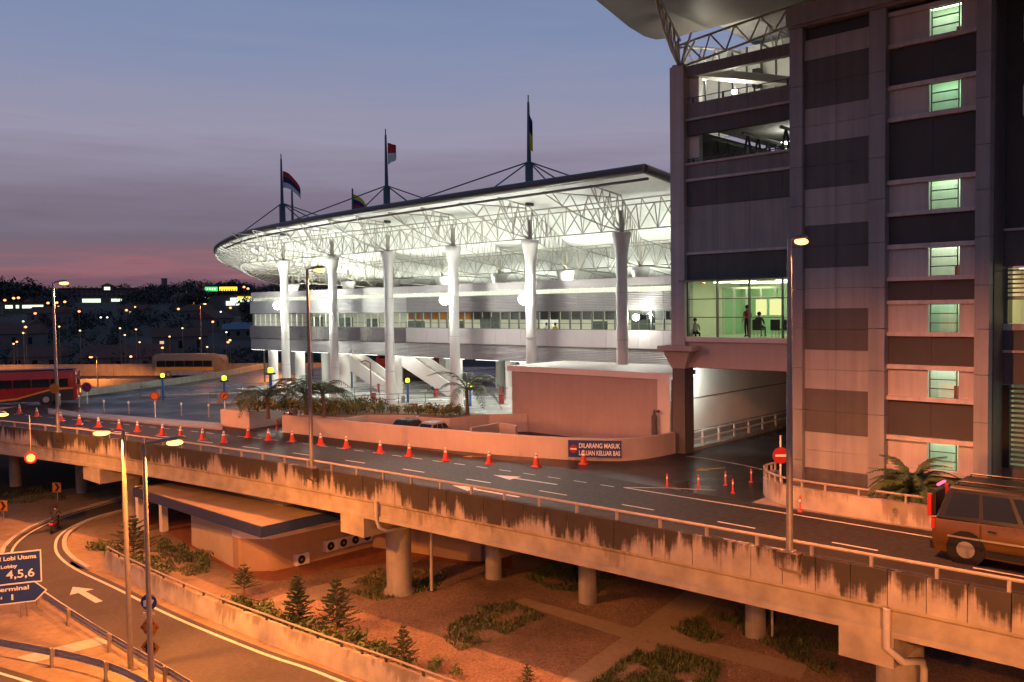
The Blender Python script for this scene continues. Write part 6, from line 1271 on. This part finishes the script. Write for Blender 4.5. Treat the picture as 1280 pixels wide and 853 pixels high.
person('person', 'person in a pale shirt sitting low at the glass corner of the lounge', (XL+.75, gx(869, 415, XL+.75).y, zfl-.16), -2.3, seated(.28), 'cloth_grey', 'cloth_dark')
person('person', 'person in dark clothes seated in the chair nearest the posters', (XL+1.3, 22.0, zfl), .0, seated(), 'cloth_dark', 'cloth_dark')
person('person', 'person in dark clothes seated in the middle of the lounge chairs', (XL+1.3, 19.6, zfl), .0, seated(), 'cloth_dark', 'cloth_dark')
person('person', 'person in a yellow top seated in the lounge chair beside the tower', (XL+1.3, 18.2, zfl), .0, seated(), 'cloth_yellow', 'cloth_dark')
person('person', 'person in a red top standing between the lounge chairs', (XL+.8, gx(934, 410, XL+.8).y, zfl), 1.2, standing(), 'sign_red', 'cloth_dark')
person('person', 'person in a bright top standing behind the green glass partition', (XL+4.4, gx(884, 395, XL+4.4).y, zfl), 3.0, standing(), 'sign_orange', 'cloth_dark')
for px, lab, st_ in ((668, 'person in a yellow vest at the hall window beside a white column', 'cloth_yellow'), (694, 'person in a yellow vest standing in the middle of the hall window bay', 'cloth_yellow'), (683, 'person in white standing between two yellow vests in the hall', 'cloth_white'), (614, 'person in dark clothes behind the hall windows with orange blinds', 'cloth_dark')):
    q = gx(px, 404, 51.2); person('person', lab, (51.2, q.y, Z[1]), rnd.uniform(0, 6), standing(), st_, 'cloth_dark')
# motorcycle with rider on the slip road
mc = gz(70, 664, GZ); hd_ = Vector((.62, .78, 0)); rz = math.atan2(hd_.y, hd_.x)
Mo = proto('motorcycle', 'small dark motorcycle with a glowing tail lamp on the slip road bend', 'motorcycle')
for x in (-.62, .62): o = MB().path([(x, -.06, .29), (x, .06, .29)], .29, 18).build('wheel', 'tyre', Mo); MB().path([(x, -.065, .29), (x, .065, .29)], .17, 14).build('rim', 'rim', o)
MB().path([(-.62, 0, .3), (-.25, 0, .45), (.15, 0, .42), (.42, 0, .85), (.50, 0, .95)], [.07, .14, .16, .08, .05], 8).build('frame', 'suv_dark', Mo, True); MB().box(-.72, .02, -.13, .13, .70, .80).build('seat', 'seat_dark', Mo, bevel=.03); MB().hexa([(-.75, -.1, .48), (.1, -.12, .45), (.1, .12, .45), (-.75, .1, .48), (-.78, -.1, .7), (.05, -.12, .7), (.05, .12, .7), (-.78, .1, .7)]).build('fairing', 'booth_red', Mo)
MB().path([(.44, -.32, 1.0), (.48, 0, .98), (.44, .32, 1.0)], .02, 6).build('handlebar', 'steel_dull', Mo); MB().tube((.48, 0, .9), (.62, 0, .3), .035).build('fork', 'steel_dull', Mo); MB().box(-.84, -.78, -.09, .09, .58, .68).build('tail_lamp', 'tail_red', Mo); MB().box(.55, .62, -.09, .09, .72, .86).build('head_lamp', 'rim', Mo)
place(Mo, (mc.x, mc.y, GZ+.006), rz)
Jr = dict(pel=(-.25, 0, .86), bel=(-.22, 0, 1.0), chest=(-.12, 0, 1.22), neck=(-.03, 0, 1.39), head=(.02, 0, 1.50), crown=(.02, 0, 1.58), lsh=(-.1, .2, 1.32), lel=(.12, .29, 1.12), lwr=(.36, .30, 1.04), lhd=(.44, .30, 1.02), rsh=(-.1, -.2, 1.32), rel=(.12, -.29, 1.12), rwr=(.36, -.30, 1.04), rhd=(.44, -.30, 1.02),
          lhip=(-.2, .12, .82), lkn=(.16, .2, .70), lan=(.02, .2, .34), lto=(.16, .21, .30), rhip=(-.2, -.12, .82), rkn=(.16, -.2, .70), ran=(.02, -.2, .34), rto=(.16, -.21, .30))
rd = person('person', 'rider in dark clothes and helmet leaning on a small motorcycle', (mc.x, mc.y, GZ+.006), rz, Jr, 'cloth_dark', 'cloth_dark', hair='car_black')
# ================================================================== FLAGS
def flag(lab, x, y, ztop, cols, W=1.6, H=1.0, d=(0, -1), droop=.7, seed=1, stripes='h'):
    t = thing('flag', lab, 'flag', (x, y, ztop)); n = 14; rn = random.Random(seed)
    for k, c in enumerate(cols):
        v0, v1 = k/len(cols), (k+1)/len(cols); m = MB(); vs = []
        for i in range(n+1):
            u = i/n; dr = droop*H*u**1.4
            for v in (v0, v1): vs.append((x+d[0]*W*u*(1-.25*droop*u)+.10*math.sin(u*9+seed)*u, y+d[1]*W*u*(1-.25*droop*u)+.10*math.cos(u*8+seed)*u, ztop-H*v*(1-.35*u)-dr))
        m.add(vs, [(2*i, 2*i+2, 2*i+3, 2*i+1) for i in range(n)]); m.build('stripe', c, t, True)
flag('red, navy and white flag streaming down from the mast by the canopy tip', CX+.1, CYS[5]-.1, 22.4, ['flag_red', 'flag_blue', 'flag_white'], 2.9, 1.7, (.35, -.95), 1.15, 1)
flag('red over white flag hanging from the tall middle mast', CX+.1, CYS[3]-.12, 22.9, ['flag_red', 'flag_white'], .85, 1.9, (.5, -.85), .15, 2)
flag('dark blue and yellow flag clinging to the mast above the canopy front', CX-.05, CYS[1]-.1, 22.8, ['flag_blue', 'flag_yellow'], .35, 2.9, (.3, -.95), .4, 3)
p = gx(441, 243, RX); flag('navy, yellow and red flag on the short rear mast', RX+.1, p.y, p.z, ['flag_yellow', 'flag_blue', 'flag_red'], 2.2, 1.8, (.5, -.85), .8, 4)
# ================================================================== TOWN AND HILLS BEHIND
def hills(D, az):
    n = math.sin(az*9+1.0)*.5+math.sin(az*23+D*.004)*.3+math.sin(az*41+2)*.2
    if D < 170: return -6.0
    base = -6+15*min(1, (D-170)/330)
    r = max(0, 1-abs(D-760)/300); return base+max(0, r)**1.3*(16+5*n)-max(0, D-900)*.02
m = MB(); NA, ND = 110, 26; ang0 = YAW-1.35; rings = [168+i*(1500-168)/ND for i in range(ND+1)]
for D in rings:
    for j in range(NA+1): az = ang0+2.7*j/NA; m.v.append((math.sin(az)*D, math.cos(az)*D, hills(D, az)))
m.f = [(i*(NA+1)+j, (i+1)*(NA+1)+j, (i+1)*(NA+1)+j+1, i*(NA+1)+j+1) for i in range(ND) for j in range(NA)]; m.mi = [0]*len(m.f)
structure(m.build('hills', 'earth', smooth=True))
def azpx(px): d = ray(px, 388); return math.atan2(d.x, d.y)
def gnd(px, D): az = azpx(px); return Vector((math.sin(az)*D, math.cos(az)*D, hills(D, az)))
def keep_clear(px, D): return (98 < px < 160 and 380 < D < 640) or (252 < px < 325 and 240 < D < 432) or (-10 < px < 55 and 330 < D < 472)
rn = random.Random(21); wm = MB()
for _ in range(900):
    D = rn.choice([rn.uniform(190, 420), rn.uniform(300, 760), rn.uniform(560, 780)]); px = rn.uniform(-60, 520) if rn.random() < .8 else rn.uniform(520, 900); g_ = gnd(px, D); r = rn.uniform(1.8, 3.6)*(.7 if D < 330 else 1 if D < 450 else 1.5)
    if keep_clear(px, D): continue
    for q in range(rn.choice((1, 2, 3))): leaf_blob(wm, g_+Vector((rn.uniform(-r, r), rn.uniform(-r, r), r*rn.uniform(.4, 1.4))), r*rn.uniform(.7, 1.1), 60, r*.26, rn)
stuff(wm.build('far_wood', 'far_leaf'), 'dark wood covering the hillside behind the town', 'wood')
def tree(px, D, ytop, w_, lab, seed):
    b = gnd(px, D); zt = 8.5+(388-ytop)*D/FPX; h = zt-b.z; rn = random.Random(seed); t = thing('broadleaf_tree', lab, 'tree', b)
    MB().path([b, b+Vector((.3, 0, h*.35)), b+Vector((0, .2, h*.75))], [.5, .38, .12], 8).build('trunk', 'bark', t, True); m = MB()
    for k in range(16): a = rn.uniform(0, 6.3); q = rn.uniform(0, 1)**.6; leaf_blob(m, b+Vector((math.cos(a)*w_*q*.75, math.sin(a)*w_*q*.75, h*rn.uniform(.45, .9)*(1-.18*q))), w_*rn.uniform(.28, .42), 130, w_*.10, rn)
    m.build('crown', 'far_leaf', t)
for px, D, yt, w_, lab, sd in ((284, 480, 352, 11, 'dark rounded tree behind the glowing yellow sign', 1), (299, 500, 353, 9, 'narrow dark tree beside the rounded tree near the glowing sign', 2), (331, 240, 348, 7, 'big dark tree rising over the end of the terminal hall', 3), (352, 250, 352, 6.5, 'dark tree behind the terminal column next to the big tree', 4), (392, 250, 358, 7, 'dark tree seen between terminal columns', 5), (247, 420, 360, 7, 'dark tree on the ridge near the slim tower block', 6), (12, 520, 352, 16, 'broad dark tree on the high end of the ridge', 8)): tree(px, D, yt, w_, lab, sd)
HS = {}
def house(px, D, w_, dpt, h, lab, lit=0, roof='house_roof', rot=None, group='houses of the town below the hill', zoff=0):
    b = gnd(px, D); t = thing('house', lab, 'house', b, group, 0); cs_ = math.cos(az_ := (rot if rot is not None else rn.uniform(-.5, .5)-YAW)), math.sin(az_)
    R = lambda x, y, z: (b.x+x*cs_[0]-y*cs_[1], b.y+x*cs_[1]+y*cs_[0], b.z+z)
    a, c = w_/2, dpt/2; MB().hexa([R(-a, -c, -1), R(a, -c, -1), R(a, c, -1), R(-a, c, -1), R(-a, -c, h), R(a, -c, h), R(a, c, h), R(-a, c, h)]).build('wall', 'house_wall', t)
    e = .5; rh = h+dpt*.28; MB().add([R(-a-e, -c-e, h-.1), R(a+e, -c-e, h-.1), R(a+e, c+e, h-.1), R(-a-e, c+e, h-.1), R(-a-e*.4, 0, rh), R(a+e*.4, 0, rh)], [(0, 1, 5, 4), (2, 3, 4, 5), (1, 2, 5), (3, 0, 4), (0, 3, 2, 1)]).build('roof', roof, t)
    for i in range(3): x = -a+w_*(i+.5)/3; MB().add([R(x-.5, -c-.02, h*.3), R(x+.5, -c-.02, h*.3), R(x+.5, -c-.02, h*.75), R(x-.5, -c-.02, h*.75)], [(0, 1, 2, 3)]).build('window', 'house_window' if (lit and i == lit-1) else 'black_glass', t)
house(158, 205, 17, 9, 3.2, 'pale bungalow with a wide dark red roof below the flyover', 0, rot=-YAW)
house(48, 215, 10, 7, 3.0, 'small pale house behind the flyover lamp', 0, rot=-YAW+.2)
house(265, 330, 12, 10, 4.5, 'house with a pinkish gable facing the terminal', 0, rot=-YAW+1.3)
house(297, 290, 9, 6, 3, 'long shed with a pale blue roof next to the terminal hall', 0, 'blue_roof', -YAW+.3); house(310, 300, 12, 7, 2.6, 'wide shed with a pale blue roof beside another blue shed', 0, 'blue_roof', -YAW-.2)
for k in range(26):
    D = rn.uniform(230, 620); px = rn.uniform(-30, 318)
    if keep_clear(px, D): continue
    house(px, D, rn.uniform(8, 14), rn.uniform(7, 9), rn.uniform(3, 5.5), 'small dark house among trees on the hillside', rn.choice((0, 0, 0, 1, 2)))
# hotel on the ridge with lit shopfronts
h0 = gnd(122, 640); az_ = -azpx(122); ch, sh_ = math.cos(az_), math.sin(az_); HR = lambda x, y, z: (h0.x+x*ch-y*sh_, h0.y+x*sh_+y*ch, z)
HT = thing('hotel', 'long pale hotel block on the ridge with a lit roof pavilion', 'hotel', h0); zb = h0.z
def hbox(nm, mt, x0, x1, y0, y1, z0, z1, par=HT): return MB().hexa([HR(x0, y0, z0), HR(x1, y0, z0), HR(x1, y1, z0), HR(x0, y1, z0), HR(x0, y0, z1), HR(x1, y0, z1), HR(x1, y1, z1), HR(x0, y1, z1)]).build(nm, mt, par)
zy = lambda y, D=640: 8.5+(389.5-y)*D/FPX
hbox('wall', 'house_wall', -22, 25, 0, 12, zb-4, zy(364)); hbox('roof', 'house_roof', -23, 26, -1, 13, zy(364), zy(362.5))
for i in range(15):
    for j in range(2): hbox('window', 'black_glass', -20.5+i*3, -18.7+i*3, -.06, -.01, zy(372.5-j*4.2), zy(370-j*4.2))
hbox('pavilion', 'house_wall', 3, 10, -1.5, 5, zy(366), zy(360.5)); MB().add([HR(1.8, -3, zy(360.5)), HR(11.2, -3, zy(360.5)), HR(11.2, 6, zy(360.5)), HR(1.8, 6, zy(360.5)), HR(6.5, 1.5, zy(357))], [(0, 1, 4), (1, 2, 4), (2, 3, 4), (3, 0, 4), (3, 2, 1, 0)]).build('pavilion_roof', 'house_roof', HT)
hbox('lit_sign', 'shop_white', 4.4, 8.0, -1.62, -1.52, zy(365), zy(361.6))
for x0, x1, a, b, mt in ((-9, 2, 379, 374.8, 'shop_white'), (8.5, 15, 378, 375, 'shop_white'), (.5, 11.5, 383.5, 379.2, 'shop_yellow'), (-3.5, .2, 384, 380, 'shop_white')): hbox('shopfront', mt, x0, x1, -1.2, -1.0, zy(a), zy(b))
hbox('podium', 'house_wall', -12, 18, -.99, 0, zb-4, zy(374))
b = gnd(206.5, 760); T = thing('tower_block', 'slim dark tower block rising over the ridge trees', 'tower block', b); MB().box(b.x-1.7, b.x+1.7, b.y-1.7, b.y+1.7, b.z-3, 8.5+(389-352)*760/FPX).build('shaft', 'house_wall', T); MB().box(b.x-1.9, b.x+1.9, b.y-1.9, b.y+1.9, 8.5+(389-352)*760/FPX, 8.5+(389-351.3)*760/FPX).build('cap', 'house_roof', T)
# shopping block with two glowing signs
b = gnd(285, 430); az_ = -azpx(285); ch, sh_ = math.cos(az_), math.sin(az_); h0 = b; zb = b.z
SB = thing('shop_block', 'shop block with bright frontage and two glowing rooftop signs', 'building', b)
u = 430/FPX; X_ = lambda px: (px-285)*u; zs = lambda y: 8.5+(388.5-y)*u
hbox('wall', 'house_wall', X_(258), X_(322), 0, 9, zb-3, zs(371), SB); hbox('roof', 'house_roof', X_(257), X_(323), -.4, 9.4, zs(371), zs(370), SB)
hbox('green_sign', 'sign_green', X_(260), X_(274), -.5, -.3, zs(366), zs(361), SB); hbox('yellow_sign', 'sign_yellow', X_(276), X_(296), -.5, -.3, zs(365.5), zs(361), SB)
for i in range(7): hbox('sign_stroke', 'booth_red', X_(277+i*2.7), X_(278+i*2.7), -.56, -.51, zs(365.6), zs(363.6), SB)
for i in range(4): hbox('sign_stroke', 'shop_white', X_(262+i*2.8), X_(263.4+i*2.8), -.56, -.51, zs(364.5), zs(362.5), SB)
for x in (262, 272, 279, 293): hbox('sign_post', 'frame_metal', X_(x), X_(x+.6), -.28, -.1, zs(371), zs(362), SB)
for x0, x1, a, b_, mt in ((283, 298, 383, 378, 'shop_white'), (288, 316, 379, 374, 'shop_white'), (296, 316, 376, 372.5, 'shop_yellow'), (255, 264, 375, 372.5, 'shop_white')): hbox('shopfront', mt, X_(x0), X_(x1), -.4, -.3, zs(a), zs(b_), SB)
# strip of lit shops at the far left
b = gnd(20, 470); az_ = -azpx(20); ch, sh_ = math.cos(az_), math.sin(az_); h0 = b; zb = b.z; u = 470/FPX; X_ = lambda px: (px-20)*u; zs = lambda y: 8.5+(391-y)*u
SP = thing('shop_row', 'row of small lit shops at the foot of the ridge', 'building', b); hbox('wall', 'house_wall', X_(-6), X_(48), 0, 6, zb-4, zs(380), SP); hbox('roof', 'house_roof', X_(-7), X_(49), -.6, 6.4, zs(380), zs(379.3), SP)
for x0, x1, mt in ((-6, 4, 'tail_red'), (10, 17, 'shop_white'), (20, 23, 'shop_white'), (26, 35, 'shop_white'), (33, 46, 'shop_white')): hbox('shopfront', mt, X_(x0), X_(x1), -.1, -.02, zs(386), zs(382.5), SP)
# scattered street lights of the town
LTS = [(17, 373, 0), (23, 372.5, 0), (6, 375.5, 0), (60, 379, 0), (71, 378.5, 0), (81, 377.5, 0), (44, 392, 0), (73, 384, 0), (99, 389.5, 0), (158, 388, 0), (126, 397, 1), (134, 397, 1), (169, 384, 2), (29, 402, 1), (32, 409, 0), (29, 416.5, 2), (17, 430, 2), (21, 427.5, 2), (74, 408.5, 2), (100, 413.5, 2), (150, 410.5, 2), (156, 419, 2), (170, 412, 2), (174.5, 428, 2),
       (163.5, 446, 0), (223, 386.5, 0), (228, 410.5, 2), (212, 421, 2), (203, 435, 0), (250, 423, 2), (283, 415.5, 1), (287.5, 425.5, 0), (285, 428, 0), (259, 434, 2), (266, 402.5, 0), (248, 373.5, 0), (305, 359, 0), (310, 361, 0), (342, 363, 0), (288, 385, 0), (276, 390, 1), (385, 363, 2), (390, 362.5, 2)]
for k, (px, py, c) in enumerate(LTS):
    D = 420 if py < 386 else 300 if py < 399 else 176
    if py < 366: D = 330 if px > 300 else 560
    p = gd(px, py, D); g_ = gnd(px, D); r = D*.00125*(1.15 if c == 0 else .85)
    t = thing('distant_lamp', 'small glowing street light in the dark town', 'street lamp', (p.x, p.y, min(g_.z, p.z-2)), 'street lights of the dark town')
    MB().ball(p, r, 5, sq=.75).build('globe', ('far_orange', 'far_white', 'far_warm')[c], t, True); MB().tube((p.x, p.y, min(g_.z, p.z-2)-.5), (p.x, p.y, p.z-r*.5), .06, n=5).build('pole', 'frame_metal', t)
p0 = gd(252, 445, 175); road_lamp((p0.x, p0.y, -6), 8.5+(388.5-380.5)*175/FPX, (1, -.6), label='tall sodium lamp behind the yellow coach', power=2500, arm=.5)
